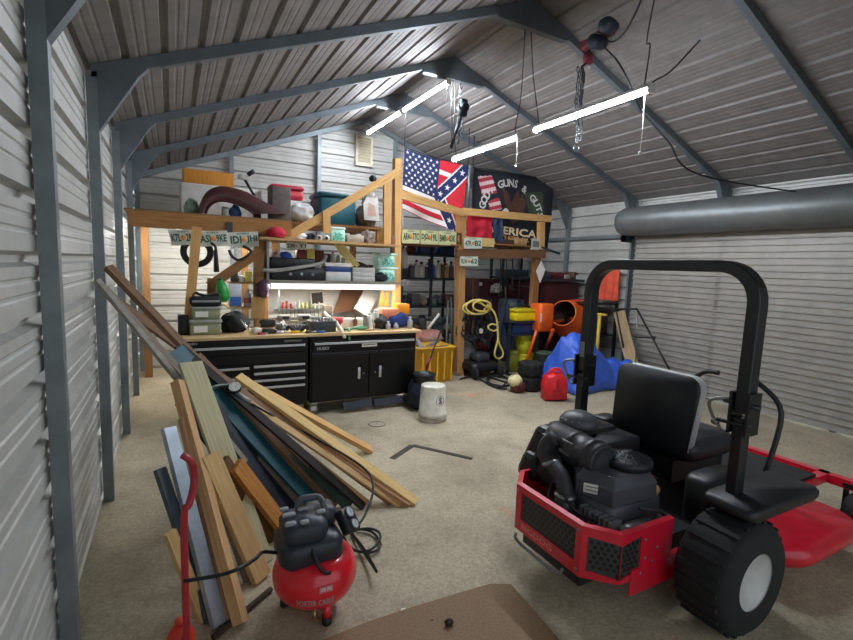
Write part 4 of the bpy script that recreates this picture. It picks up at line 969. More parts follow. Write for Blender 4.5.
# yellow tub with scrap wood
x0, x1, z0, z1 = dims(420, 349, 456, 378, 5.72); z0 = 0
t = thing('yellow_tub', 'yellow rectangular tub full of scrap beside the pillar', 'tub', ((x0+x1)/2, 5.95, 0)); YEL = pm('tub_yellow', (232, 176, 44), rough=.5, var=.1)
c = MB(); M = MX.Translation(((x0+x1)/2, 5.98, 0)); hw, hd = (x1-x0)/2, .24; zt = z1
for (a, b, q, w_) in ((-hw, -hd, 0, 0),): pass
lay = []
for k, (sx_, z) in enumerate(((.86, .0), (1, zt), (1.05, zt), (1.05, zt+.02), (.95, zt+.02), (.84, .03))): lay.append([(p[0], p[1], z) for p in rr(2*hw*sx_, 2*hd*sx_, .05)])
n_ = len(lay[0]); vs = [p for l in lay for p in l]; fs = [list(range(n_))[::-1]]
for k in range(len(lay)-1):
    for i in range(n_): j = (i+1) % n_; fs.append((k*n_+i, k*n_+j, (k+1)*n_+j, (k+1)*n_+i))
fs.append([(len(lay)-1)*n_+i for i in range(n_)]); c.add(vs, fs, 0, True, M)
for k in range(5): x = -hw*.8+hw*1.6*k/4; c.span((M.translation.x+x-.012, M.translation.y-hd*.99, .03), (M.translation.x+x+.012, M.translation.y-hd*.9, zt*.9))
tb = c.build('tub', YEL, t)
for k in range(9):
    a = V((M.translation.x+random.uniform(-.8, .5)*hw, M.translation.y+random.uniform(-.7, .7)*hd, zt-.02)); c = MB()
    c.bar(a, a+V((random.uniform(-.05, .25), random.uniform(-.15, .1), random.uniform(.03, .13))), .05, .02, None)
    tag(c.build('scrap_piece', random.choice([GREYW, PLY, METB])), 'scrap offcut heaped in the yellow tub by the pillar', 'scrap', 'offcuts in the yellow tub')
# air tank
x0, x1, z0, z1 = dims(420, 331, 446, 346, 6.25); r = (z1-z0)/2; zc_ = (z0+z1)/2
t = thing('air_tank', 'red and white horizontal air tank behind the yellow tub', 'tank', ((x0+x1)/2, 6.4, zc_-r-.28))
c = MB(); c.lathe([(.02, 0), (r*.7, .02), (r, .07), (r, x1-x0-.07), (r*.7, x1-x0-.02), (.02, x1-x0)], 24, frame((x0, 6.42, zc_), (1, 0, 0))); c.build('shell', mat('tank_red', (186, 62, 58), rough=.45, c2=(208, 196, 182), scale=4), t)
c = MB()
for x in (x0+.08, x1-.08): c.span((x-.02, 6.32, 0), (x+.02, 6.52, zc_-r+.03))
c.build('stand', BLK, t)
# long tools behind
c = MB(); c.tube([PY(427, 368, 5.35)*1+V((-.10, -.05, -PY(427, 368, 5.35).z+.012)), PY(427, 368, 5.35), PY(434, 348, 5.4), PY(442, 328, 5.45)], .012, 8); c.tube([PY(426.5, 369, 5.35), PY(430, 358, 5.37)], .02, 8, mi=1); tag(c.build('pry_bar', [BLK, pm('grip_red', (120, 34, 36))]), 'black rod with a red grip leaning over the yellow tub', 'tool')
c = MB(); c.tube([PY(428, 329, 5.9), PY(439, 314, 5.95)], .02, 8); tag(c.build('white_stick', pm('stick_white', (222, 214, 196))), 'short pale stick leaning up beside the blue cloth on the bench', 'stick')
# ---------------------------------------------------------------- the cement mixer
OR = pm('mixer_orange', (246, 104, 34), rough=.42, var=.12, scale=7)
mx = PY(563, 313, 5.55)
t = thing('cement_mixer', 'orange cement mixer with its dark mouth facing the room', 'mixer', (mx.x+.25, 5.75, 0))
ax = V((-.86, -.38, .34)).normalized(); M = frame(mx, -ax, (1, 0, 0))
rm = .205
c = MB(); c.lathe([(rm*.97, .0), (rm, -.006), (rm*1.05, .0), (rm*1.05, .02), (rm*1.22, .14), (rm*1.52, .28), (rm*1.58, .34), (rm*1.58, .44), (rm*1.4, .54), (rm*.9, .62), (.03, .64)], 32, M, cap=False); dr_ = c.build('drum', OR, t)
c = MB(); c.lathe([(rm*.97, .0), (rm*1.15, .14), (rm*1.46, .28), (rm*1.5, .42), (rm*.9, .59), (.01, .58)][::-1], 32, M, cap=False); c.build('drum_inside', mat('mixer_inside', (120, 84, 66), rough=.8, c2=(70, 62, 58), scale=6), dr_)
c = MB(); c.lathe([(rm*1.58, .365), (rm*1.70, .37), (rm*1.70, .41), (rm*1.58, .415)], 40, M, cap=False); c.build('ring_gear', pm('gear_dark', (110, 62, 40), metal=.4), dr_)
c = MB(); p = M @ V((.0, -.3, .22)); c.span((mx.x+.08, 5.63, mx.z-.03), (mx.x+.17, 5.64, mx.z-.01)); c.build('slot', BLK, dr_)
bx0, bx1, bz0, bz1 = dims(537, 305, 554, 331, 5.62)
c = MB(); c.rbox(((bx0+bx1)/2+.05, 5.76, (bz0+bz1)/2), (bx1-bx0-.05, .26, bz1-bz0+.03), .05); c.build('motor_housing', OR, t)
c = MB(); q = PY(541, 318, 5.615); c.span((q.x, 5.622, q.z-.07), (q.x+.025, 5.628, q.z+.07)); c.build('warning_label', LBL, t)
cx = mx.x+.3
for a, b in ((PY(553, 330, 5.5), PZ(541, 360, .02)), ((bx0+.12, 5.7, mx.z-.18), (bx0-.02, 5.85, .02)), ((bx1, 5.85, mx.z-.15), (bx1-.2, 6.15, .02)), ((mx.x+.5, 5.85, mx.z-.1), (mx.x+.62, 5.6, .02)), ((mx.x+.5, 5.9, mx.z-.1), (mx.x+.7, 6.2, .02))):
    c = MB(); c.tube([a, b], .028, 8); c.build('leg', OR, t)
c = MB(); c.tube([(bx0+.1, 5.8, mx.z-.2), (mx.x+.6, 5.9, mx.z-.16)], .03, 8); c.build('crossbar', OR, t)
q = PY(590, 335, 5.3); c = MB(); c.tube([(q.x, 5.42, q.z+.25), (q.x-.04, 5.42, .3)], .035, 8); c.tube(arc((q.x, 5.42, q.z+.28), .12, 0, 360, 18, (.7, .7, 0), (0, 0, 1)), .016, 6); c.build('tilt_wheel', pm('wheel_red', (214, 84, 52)), t)
# ---------------------------------------------------------------- blue tarpaulin
TARP = mat('tarp_blue', (62, 104, 214), rough=.42, var=.16, scale=9, bump=.5, bscale=26)
prof_ = [(553, 357), (556, 341), (566, 336), (580, 338), (592, 350), (604, 362), (626, 371)]
tx0, tx1 = PY(553, 360, 4.9).x, 6.12
HT_ = [(0, .25), (.12, .66), (.34, .72), (.46, .56), (.60, .42), (.80, .34), (1, .22)]
def tarp(s, k):
    x = tx0+(tx1-tx0)*s
    for (a, b), (a2, b2) in zip(HT_, HT_[1:]):
        if a <= s <= a2+1e-6: q = (s-a)/(a2-a); q = q*q*(3-2*q); top_ = b+(b2-b)*q; break
    y = 4.40+.25*s*(1-s)+1.05*k
    e = math.sin(math.pi*min(1, k*1.15+.0))**.55 if k < .87 else math.sin(math.pi*.99)**.55
    ed = min(1, s/.07, (1-s)/.06)
    z = .02+top_*max(0, e)*max(0, ed)**.5
    nz = NZ.fractal(V((x*3.1, y*3.1, 1.7)), 1, 2, 4)*.13+.035*math.sin(x*9+y*8+3*NZ.noise(V((x*1.5, y*1.5, 5))))+.01*math.sin(x*23-y*17+3*NZ.noise(V((x*3, y*3, 8))))
    return V((x+NZ.noise(V((x*2, y*2, 3)))*.06, y+NZ.noise(V((x*2, y*2, 9)))*.08, max(.008, z+nz*min(1, z*5))))
c = MB(); c.grid(tarp, 60, 40); tag(c.build('tarpaulin', TARP, None, 0, .004), 'crumpled blue tarpaulin heaped over things behind the roll bar', 'tarp')
# ---------------------------------------------------------------- fuel can, trimmer, tyre, pails
RC = pm('fuel_red', (214, 32, 44), rough=.38, var=.06)
p = PZ(559, 402); t = thing('fuel_can', 'red plastic fuel can standing on the floor left of the blue tarp', 'fuel can', p); M = MX.Translation(p+V((0, .1, 0))) @ MX.Rotation(R_(-20), 4, 'Z')
pl = [(-.15, .02), (.15, .02), (.155, .22), (.12, .32), (.05, .36), (-.06, .36), (-.13, .31), (-.155, .22)]
c = MB(); c.prism(pl, -.10, .10, M @ MX(((1, 0, 0, 0), (0, 0, 1, 0), (0, 1, 0, 0), (0, 0, 0, 1))), 0, .03, True); bd = c.build('body', RC, t)
c = MB(); c.tube(spline([M @ V((-.09, 0, .30)), M @ V((-.05, 0, .40)), M @ V((.06, 0, .40)), M @ V((.10, 0, .31))], 5), .02, 8); c.build('grip', RC, t)
c = MB(); c.lathe([(.03, .35), (.032, .36), (.032, .40), (.02, .405)], 14, M @ MX.Translation((-.02, -.03, 0))); c.build('cap', RC, t)
c = MB(); c.rbox((0, -.10, .12), (.13, .012, .10), .02, M); c.rbox((0, -.10, .24), (.05, .012, .12), .02, M); c.build('raised_panel', pm('fuel_red_dark', (186, 24, 36)), bd)
p = PZ(537, 393)
for j in range(2):
    t = thing('knobby_tyre', ('lower knobby black tyre lying flat left of the red fuel can', 'upper knobby black tyre stacked left of the red fuel can')[j], 'tyre', (p.x+.02, p.y+.18, .2*j), 0, 'stacked small tyres')
    c = MB(); M = MX.Translation(V((p.x+.02, p.y+.18, .2*j)))
    c.lathe([(.09, .02), (.145, 0), (.165, .05), (.165, .15), (.145, .195), (.09, .18), (.075, .1), (.09, .02)], 32, M, cap=False); tyr = c.build('tyre', RUB, t); c = MB()
    for k in range(22):
        for z in (.05, .14):
            c.box((.167, 0, z+.015*(k % 2)), (.016, .028, .05), M @ MX.Rotation(2*math.pi*k/22, 4, 'Z'))
    c.build('tread_blocks', RUB, tyr, kind='stuff')
p = PZ(518, 393); t = thing('string_trimmer', 'string trimmer lying on the floor with a cream and red engine end', 'trimmer', p)
c = MB(); c.blob(p+V((-.02, .05, .16)), (.10, .10, .085), 10, .1, 2); c.build('engine_cover', pm('cover_cream', (226, 214, 160)), t)
c = MB(); c.rbox((p.x+.02, p.y+.04, .07), (.17, .15, .13), .04); c.lathe([(.02, 0), (.05, .01), (.05, .03), (.02, .04)], 16, frame((p.x+.02, p.y-.04, .11), (0, -1, 0))); c.build('engine', pm('engine_dark_red', (92, 34, 32)), t)
c = MB(); c.tube([p+V((-.08, .12, .12)), PZ(498, 380, .07), PZ(474, 372, .05)], .015, 8); c.build('shaft', BLK, t)
c = MB(); c.tube(spline([PZ(506, 383, .10), PZ(498, 388, .02), PZ(488, 381, .02), PZ(494, 374, .09)], 5), .014, 7); c.build('loop_handle', BLK, t)
c = MB(); c.lathe([(.02, .0), (.06, .01), (.07, .04), (.03, .06)], 14, MX.Translation(PZ(474, 372, .0))); c.build('cutter_head', BLK, t)
PYL = pm('pail_yellow', (222, 216, 44), rough=.45, var=.08)
def pail(px, y, label, z, m_=PYL, group='yellow pails by the mixer'):
    x0, x1, z0, z1 = dims(*px, y, z); r = (x1-x0)/2; h_ = z1-z0; M = MX.Translation(((x0+x1)/2, y+r, z0))
    t = thing('pail', label, 'pail', ((x0+x1)/2, y+r, z0), 0, group)
    c = MB(); c.lathe([(r*.84, 0), (r*.95, h_*.86), (r*.93, h_*.88)], 20, M); c.build('body', m_, t)
    c = MB(); c.lathe([(r*.96, h_*.84), (r, h_*.85), (r, h_*.97), (r*.9, h_), (.01, h_)], 20, M); c.build('lid', m_, t)
    return z1
z = pail((523.5, 353, 537, 371), 5.85, 'lemon yellow pail at the bottom of the stack by the mixer', 0)
z = pail((523, 343, 537, 355), 5.85, 'lemon yellow pail second from the bottom of its stack', z)
z = pail((522.5, 333, 537, 345), 5.85, 'lemon yellow pail topmost of the stack by the mixer', z)
pail((512, 349, 522, 370), 5.9, 'slim olive yellow pail standing left of the yellow stack', 0, pm('pail_olive', (150, 150, 48)))
x0, x1, z0, z1 = dims(544, 355, 558, 375, 5.55); c = MB(); c.lathe([((x1-x0)*.42, 0), ((x1-x0)*.5, z1), ((x1-x0)*.53, z1), ((x1-x0)*.53, z1+.02), ((x1-x0)*.46, z1+.02), ((x1-x0)*.38, .03), (.01, .03)], 22, MX.Translation(((x0+x1)/2, 5.7, 0))); tag(c.build('green_planter', pm('dull_green', (92, 116, 96), var=.2)), 'dull grey green tub on the floor beside the mixer leg', 'tub')
t = case('yellow_toolbox', 'bright yellow flat tool case standing above the yellow pails', 'tool case', (516, 309, 541, 321), 5.75, .28, pm('case_yellow', (246, 214, 20), rough=.4, var=.06), None, .03, None, pm('case_yellow_top', (214, 190, 30)), None, .3, BLK)
dz = dims(516, 309, 541, 321, 5.75)
c = MB(); c.span((dz[0]-.12, 5.74, dz[2]-.03), (dz[1]+.02, 6.15, dz[2]-.001)); st_ = thing('work_stand', 'dark work stand carrying the yellow tool case', 'stand', ((dz[0]+dz[1])/2, 5.9, 0)); c.build('top', pm('stand_dark', (52, 54, 58), metal=.3), st_)
for x in (dz[0]-.08, dz[1]-.02):
    for y in (5.79, 6.10): c = MB(); c.span((x-.02, y-.02, 0), (x+.02, y+.02, dz[2]-.03)); c.build('leg', pm('stand_dark', (52, 54, 58)), st_)
c = MB(); c.span((dz[0]-.08, 5.78, .62), (dz[1]-.0, 6.12, .65)); c.build('lower_shelf', pm('stand_dark', (52, 54, 58)), st_)
case('blue_crate', 'dark blue crate on the work stand under the yellow tool case', 'crate', (513, 323, 535, 334), 5.8, .25, pm('crate_blue', (36, 62, 104)), .651)
p = PY(519, 303, 6.6); c = MB(); c.lathe([(.24, 0), (.25, .02), (.25, .28), (.26, .30), (.25, .32), (.25, p.z-.05), (.23, p.z+.06), (.05, p.z+.06)], 28, MX.Translation((p.x, 6.8, 0))); tag(c.build('drum_barrel', pm('barrel_grey', (78, 92, 98), rough=.5)), 'big grey green barrel standing in the dark behind the yellow tool case', 'barrel')
# ---------------------------------------------------------------- cords and hoses on the pillar's right
YH = pm('hose_yellow', (226, 206, 112), rough=.5, var=.08)
t = thing('yellow_hose', 'pale yellow air hose coiled over a hook right of the pillar', 'hose', PY(478, 360, 5.86))
yy = 5.86; pts = []
for (cu_, cv_, ru, rv, a0, a1) in ((474, 308, 11, 7, 0, 360), (478, 307, 12, 8, 20, 380), (482, 306, 9, 6, 40, 400)):
    for k in range(14):
        a = R_(a0+(a1-a0)*k/14); pts.append(PY(cu_+ru*math.cos(a)+(a1-a0)*0, cv_+rv*math.sin(a)*.9, yy-.004*len(pts)*.3))
pts += [PY(u, v, yy-.1) for u, v in ((487, 305), (494, 312), (497, 322), (498, 333), (499, 343), (503, 352), (502, 357), (498, 358.5), (494.5, 355), (496, 347), (498, 338), (497, 330), (494, 331), (489, 329), (488.5, 326), (492, 324), (496, 325), (498, 322))]
c = MB(); c.tube(spline(pts, 4), .0145, 8); c.build('coil', YH, t)
hk = PY(478, 300, 5.95); c = MB(); c.tube(spline([hk+V((0, .4, .06)), hk+V((0, .05, .05)), hk+V((0, -.1, -.02)), hk+V((0, -.13, .05))], 5), .012, 7); c.build('hook', BLK, t)
t = thing('cord_bundle', 'big tangle of dark cords hanging behind the yellow hose', 'cords', PY(480, 345, 6.0)); DKC = pm('cord_dark', (38, 44, 50), rough=.6)
for j in range(9):
    pts = []; cu_ = 474+random.uniform(-7, 12); ru = random.uniform(7, 12); rv = random.uniform(10, 17)
    for k in range(16):
        a = 2*math.pi*k/16; pts.append(PY(cu_+ru*math.cos(a)+random.uniform(-1, 1), 327+rv*math.sin(a)+random.uniform(-1, 1), 6.02+random.uniform(-.05, .1)))
    c = MB(); c.tube(spline(pts, 3, True), .013, 6, True); c.build('cord', DKC, t)
c = MB(); c.rbox(PY(481, 331, 5.97), (.05, .05, .07), .01); c.build('plug', pm('plug_cream', (228, 226, 190)), t)
JK = mat('jacket_dark', (40, 48, 66), rough=.9, var=.2, scale=8)
def cloth_hang(name, label, cat, px, y, m_, fold=.03, nf=5, taper=.12, seed=0, group=None):
    x0, x1, z0, z1 = dims(*px, y)
    def fn(s, k):
        cx = (x0+x1)/2; w_ = (x1-x0)*(1-taper*(1-k)); x = cx+(s-.5)*w_
        return V((x+.01*math.sin(k*7+seed), y+fold*math.sin(s*nf*6.28+seed+k*1.3)*(.3+.7*(k))+.04*NZ.noise(V((s*3, k*3, seed))), z1+(z0-z1)*k+.02*math.sin(s*9+seed)*k))
    c = MB(); c.grid(fn, 40, 24); return tag(c.build(name, m_, None, 0, .006), label, cat, group)
cloth_hang('jacket', 'dark blue grey jacket hanging between the yellow hose and the yellow tool case', 'jacket', (497, 306, 515, 350), 5.92, JK, .04, 3, .3, 1)
soft('feed_sack', 'grey sack standing on the floor right of the pillar', 'sack', (462, 343, 481, 375), 6.1, .4, mat('sack_grey', (112, 112, 112), rough=.85, var=.2), 0, .12, 8)
t = thing('small_engine', 'little dark red engine on a stand in the shade behind the yellow hose', 'engine', PY(491, 352, 6.2)); q = PY(491, 346, 6.2)
c = MB(); c.rbox((q.x, 6.3, q.z), (.26, .24, .18), .05); c.build('block', pm('engine_maroon', (118, 44, 44)), t); c = MB(); c.lathe([(.03, 0), (.09, .01), (.09, .03), (.03, .04)], 18, frame((q.x-.02, 6.18, q.z), (0, -1, 0))); c.build('recoil_cover', BLK, t)
c = MB(); c.span((q.x-.16, 6.16, q.z-.12), (q.x+.16, 6.45, q.z-.09)); 
c.build('stand_top', DKM, t)
for dx in (-.14, .14): c = MB(); c.span((q.x+dx-.015, 6.2, 0), (q.x+dx+.015, 6.4, q.z-.12)); c.build('stand_leg', DKM, t)
t = thing('push_mower', 'black push mower parked in the dark under the hanging cords', 'mower', PZ(490, 380)+V((0, .3, 0))); q = PZ(492, 381)+V((0, .35, 0))
c = MB(); c.rbox((q.x, q.y, .17), (.5, .42, .14), .1); c.build('deck', BLK, t)
c = MB(); c.rbox((q.x, q.y, .30), (.26, .26, .14), .06); c.build('engine', pm('motor_dark', (52, 54, 58)), t)
for dx in (-.22, .22):
    for dy in (-.22, .2): c = MB(); c.lathe([(.02, -.02), (.09, -.02), (.10, 0), (.09, .02), (.02, .02)], 18, frame((q.x+dx, q.y+dy, .10), (1 if dy < 5 else 0, 0, 0))); c.build('wheel', RUB, t)
# ---------------------------------------------------------------- right wall corner
RX = 6.05
c = MB(); a = PX(619, 312, 6.28); b = PX(632, 364, 5.95); d = b-a; c.bar(a, a+d*(a.z/(a.z-b.z)), .17, .035, (-.8, -.6, .2)); tag(c.build('leaning_plank', wood('silver_wood', (196, 170, 130), (150, 126, 94))), 'wide pale plank leaning against the wall beside the roll-up door', 'plank')
t = thing('folding_stand', 'thin black metal folding frame standing by the roll-up door', 'frame', (5.9, 4.9, 0))
fx = 5.9
A1, A2 = PX(616, 309, fx), PX(637, 309, fx); B2 = PX(668, 367, fx); C1, C2 = PX(634, 337, fx), PX(654, 338, fx)
d = (B2-A2); foot_ = A2+d*(A2.z/(A2.z-B2.z))
c = MB(); c.tube([A1, A2], .014, 7); c.build('top_rail', BLK, t)
c = MB(); c.tube([A2, foot_], .014, 7); c.build('front_leg', BLK, t)
c = MB(); c.tube([A1, V((fx+.2, A1.y-.2, 0))], .014, 7); c.build('rear_leg', BLK, t)
c = MB(); c.tube([C1, C2], .011, 7); c.sph(C2, .025); c.build('cross_bar', BLK, t)
c = MB(); c.tube([A2, C1+V((.05, 0, 0)), V((fx+.05, C1.y-.05, 0))], .009, 6); c.build('wire_strut', STEEL, t)
# orange vest on the wall
x_ = 6.33
def vest(s, k):
    u = 601+20*s+(-4*k)*(1-s)*.3-3*k*s; v = 270+31*k-2.5*math.sin(s*3.14)*(1-k)
    p = PX(u, v, x_); return V((x_-.02-.025*math.sin(s*15+k*2)*(.3+k), p.y, p.z))
c = MB(); c.grid(vest, 24, 24); tag(c.build('safety_vest', mat('vest_orange', (232, 92, 64), rough=.75, var=.18, scale=9), None, 0, .006), 'orange red cloth hanging on the ribbed wall seen through the roll bar', 'vest')
# black shelving in the right corner, with the dark bench top
t = thing('corner_bench', 'dark bench with a maroon cabinet under it in the far right corner', 'bench', (5.95, 6.6, 0))
zt = PX(560, 279, 5.75).z; zt_corner = zt+.001
c = MB(); c.span((5.45, 5.95, zt-.045), (6.33, 7.5, zt)); c.build('top', pm('bench_dark', (44, 46, 50)), t)
c = MB(); c.span((5.55, 6.05, .08), (6.3, 7.4, zt-.06)); c.build('cabinet', pm('maroon_metal', (70, 30, 34), rough=.5, var=.2), t)
for k in range(4):
    c = MB(); c.span((5.535, 6.08, .14+.33*k), (5.55, 7.36, .42+.33*k)); dw = c.build('drawer', pm('maroon_face', (62, 28, 34)), t)
    c = MB(); c.span((5.51, 6.4, .37+.33*k), (5.535, 7.0, .385+.33*k)); c.build('handle', STEEL, dw)
case('red_case', 'dark red case on the bench in the far right corner', 'case', (556, 271, 573, 277), 6.4, .3, pm('case_red', (110, 30, 38)), zt)
soft('parts_heap', 'small heap of grey hardware on the corner bench beside the right post', 'hardware', (541, 270, 553, 278), 6.3, .3, pm('hardware_grey', (96, 98, 100), metal=.4), zt, .4, 3)
t = thing('black_rack', 'black metal storage rack in the corner behind the mixer, full of dark bits', 'rack', (6.0, 5.45, 0))
for (x, y) in ((5.75, 5.2), (6.28, 5.2), (5.75, 5.75), (6.28, 5.75)): c = MB(); c.span((x-.02, y-.02, 0), (x+.02, y+.02, 1.18)); c.build('upright', BLK, t)
for z in (.2, .65, 1.15): c = MB(); c.span((5.73, 5.18, z), (6.3, 5.77, z+.02)); c.build('shelf', BLK, t)
for i, (x, y, z, sx_, sz_, cc) in enumerate(((5.82, 5.3, .67, .2, .3, (40, 42, 46)), (6.05, 5.3, .67, .2, .36, (58, 44, 38)), (5.82, 5.3, .22, .25, .3, (52, 54, 60)), (6.1, 5.3, 1.17, .22, .05, (92, 90, 86)), (5.85, 5.45, 1.17, .2, .04, (180, 60, 50)))):
    c = MB(); c.rbox((x+.05, y+.1, z+sz_/2), (sx_, .24, sz_), .02); tag(c.build('storage_box', pm('box_c%d' % i, cc)), ('grey black box on the middle shelf of the black corner rack', 'brown black box on the middle shelf of the black corner rack', 'slate box on the bottom shelf of the black corner rack', 'flat grey box on top of the black corner rack', 'flat red box on top of the black corner rack')[i], 'box')
c = MB(); a = PX(600, 313, 5.6); b = PX(597, 348, 5.6); c.tube([a, V((b.x, b.y, 0))], .025, 8); c.tube([a+V((0, -.12, -.02)), a+V((0, .12, -.02))], .018, 7); tag(c.build('yellow_pole', pm('handle_yellow', (206, 176, 62))), 'yellow tool handle standing up behind the roll bar', 'tool handle')
# ---------------------------------------------------------------- car plates
licence((198.5, 231, 228, 246), RY-.145, 'ASI', '9KE', 'first white car plate from the left on the loft beam', skew=-.6)
licence((229, 232, 258.5, 247), RY-.145, 'IDI', 'JHI', 'second white car plate from the left on the loft beam, above the black strap', skew=-.6)
licence((170, 230, 197, 245), RY-.145, 'K7L', '2RM', 'car plate half hidden behind the leaning stud at the far left', skew=-.6)
licence((286, 241.5, 307, 249.5), RY-.06, '238', 'Y1', 'small car plate under the upper shelf edge, left of the hanging mint boxes')
for i, (u, l, r) in enumerate(((402, 'AR4', '77C'), (420.5, 'DJ2', '19L'), (438.5, 'BM8', '03K'))):
    p = PY(u, 238, 5.7); 
    f = lambda uu: 5.70+(uu-399)/57*.255-.025
    licence((u, 229.5+i*1.0, u+17.5, 243.5+i*.9), f(u), l, r, ('leftmost yellowish car plate below the star spangled flag', 'middle yellowish car plate below the star spangled flag', 'yellowish car plate right below the flag, nearest the pillar')[i], PYEL, .4, f(u+17.5))
licence((464, 238, 482, 248.5), 5.93, '47R', 'B2', 'white car plate high on the pillar under the red banner')
licence((460, 256.5, 478, 266), 5.88, '9LW', '62', 'white car plate on the pillar just below the dark lower beam')
c = MB(); a = PY(531, 250, 6.0); b = PY(540, 239, 6.0); c.span((a.x, 5.99, a.z), (b.x, 6.0, b.z)); c.span((a.x+.02, 5.988, a.z+.05), (b.x-.02, 5.99, b.z-.04), 1); tag(c.build('small_sign', [pm('sign_grey', (196, 196, 184)), pm('sign_ink', (110, 112, 108))]), 'small grey sign tacked at the right end of the flag frame', 'sign')
c = MB(); p = PY(541.5, 271, 5.99); 
for_ = [(-.10, .0), (-.0, .17), (.10, .02), (.0, -.20)]
M = facing((p.x-.02, 5.99, p.z)); c.prism(for_, 0, .006, M); tag(c.build('paper_sheet', pm('paper_white', (236, 234, 228), var=.03)), 'white paper diamond pinned to the rear post of the flag frame', 'paper')
# ---------------------------------------------------------------- flags
FB = pm('flag_blue', (30, 44, 92), rough=.8); FW = pm('flag_white', (236, 232, 228), rough=.8, var=.04); FRD = pm('flag_red', (206, 36, 52), rough=.8, var=.08)
def star(x, y, cx, cy, r, rot=0):
    dx, dy = x-cx, y-cy; q = math.hypot(dx, dy)
    if q > r: return False
    a = (math.atan2(dx, -dy)-rot) % (2*math.pi/5); a = min(a, 2*math.pi/5-a)
    ri = r*.40; # edge line from outer tip (angle 0, r) to the inner vertex (angle 36deg, ri)
    x1, y1 = r, 0; x2, y2 = ri*math.cos(math.pi/5), ri*math.sin(math.pi/5); px_, py_ = q*math.cos(a), q*math.sin(a)
    return (x2-x1)*(py_-y1)-(y2-y1)*(px_-x1) > 0
AS = 1.18
SX, SY = .585, .55
def flag1(s, k):                                                   # s to the right, k downwards
    x, y = s*AS, k
    # two starred arms running out from the middle of the right half
    for (ex_, ey_) in ((1.02, -.02), (.98, 1.16)):
        dx, dy = (ex_-SX)*AS, ey_-SY; L = math.hypot(dx, dy); tx, ty = dx/L, dy/L
        al = (x-SX*AS)*tx+(y-SY)*ty; pe = abs((x-SX*AS)*ty-(y-SY)*tx)
        if al > -.03 and pe < .085:
            for n_ in (.05, .22, .40, .58): 
                cx, cy = SX*AS+tx*n_, SY+ty*n_
                if star(x, y, cx, cy, .052): return 1
            return 0
        if al > -.02 and pe < .108 and not (s < SX-.02): return 1
    if s < .555 and k < .60:
        for j in range(9):
            n_ = 6 if j % 2 == 0 else 5
            for i in range(n_):
                cx = (.05+(i+.0)*.091+(0 if j % 2 == 0 else .0455))*AS; cy = .045+j*.064
                if star(x, y, cx, cy, .030): return 1
        return 0
    if s > .555 and k < .55:
        if .09 < k-.1*s < .16 and s < .74: return 1
        return 2
    if s > .60 and k < .98 and (k-SY) < (s-SX)*2.6: return 2
    kk = k-.60
    return 1 if int(kk/.078) % 2 == 0 else 2
def bil(c0, c1, c2, c3, s, k): return (c0*(1-s)+c1*s)*(1-k)+(c3*(1-s)+c2*s)*k
fy_ = 6.18
F1 = [PY(404.5, 148, fy_), PY(468, 166.5, fy_), PY(458, 234, fy_), PY(402, 209, fy_)]
def f1(s, k):
    p = bil(*F1, s, k); sag = .05*math.sin(math.pi*s)*(1-k); return V((p.x, p.y+.025*math.sin(s*9+k*4)*k+.02*math.sin(s*5), p.z-sag*.4))
c = MB(); c.grid(f1, 190, 160, mfn=flag1); tag(c.build('flag', [FB, FW, FRD]), 'hanging flag with white stars on blue, red and white stripes and a crossed right half', 'flag', 'flags hung in the rafters')
F2 = [PY(474, 168, 6.3), PY(553.5, 181.5, 6.3), PY(549, 249, 6.3), PY(471, 238, 6.3)]
FK = pm('flag_black', (30, 34, 42), rough=.85, var=.15); FDG = pm('flag_edge', (20, 24, 32), rough=.85); EAG = pm('eagle_brown', (92, 60, 48), rough=.85, var=.25, scale=30); CAMO = mat('flag_camo', (70, 84, 50), rough=.85, c2=(38, 46, 34), scale=20)
FRD2 = pm('flag_faded_red', (176, 54, 66), rough=.85); FPK = pm('flag_pale', (226, 196, 196), rough=.85)
def in_poly(x, y, P):
    r = False; n = len(P)
    for i in range(n):
        (x1, y1), (x2, y2) = P[i], P[(i+1) % n]
        if (y1 > y) != (y2 > y) and x < (x2-x1)*(y-y1)/(y2-y1)+x1: r = not r
    return r
WING1 = [(.40, .50), (.36, .36), (.34, .20), (.42, .28), (.47, .42), (.50, .30), (.56, .18), (.58, .34), (.62, .24), (.66, .38), (.60, .62), (.50, .70), (.42, .60)]
HEAD = [(.34, .56), (.38, .49), (.43, .52), (.44, .60), (.39, .63)]
STR = [(.06, .10), (.22, .06), (.28, .30), (.12, .36)]; STR2 = [(.18, .44), (.30, .36), (.34, .52), (.2, .58)]
CM = [(.64, .22), (.86, .18), (.90, .60), (.72, .62)]
def flag2(s, k):
    if s < .025 or s > .975 or k < .04 or k > .96: return 1
    if in_poly(s, k, HEAD): return 4
    if in_poly(s, k, WING1): return 2
    for P in (STR, STR2):
        if in_poly(s, k, P): return 5 if int((k+s*.45)/.055) % 2 else 6
    if in_poly(s, k, CM): return 3
    return 0
def f2(s, k, o=0):
    p = bil(*F2, s, k); return V((p.x, p.y+.022*math.sin(s*11+k*3)+.012*math.sin(k*8)-o, p.z))
c = MB(); c.grid(f2, 110, 80, mfn=flag2); fl = tag(c.build('flag', [FK, FDG, EAG, CAMO, FW, FRD2, FPK]), 'black flag with an eagle and arched lettering behind the right cross beam', 'flag', 'flags hung in the rafters')
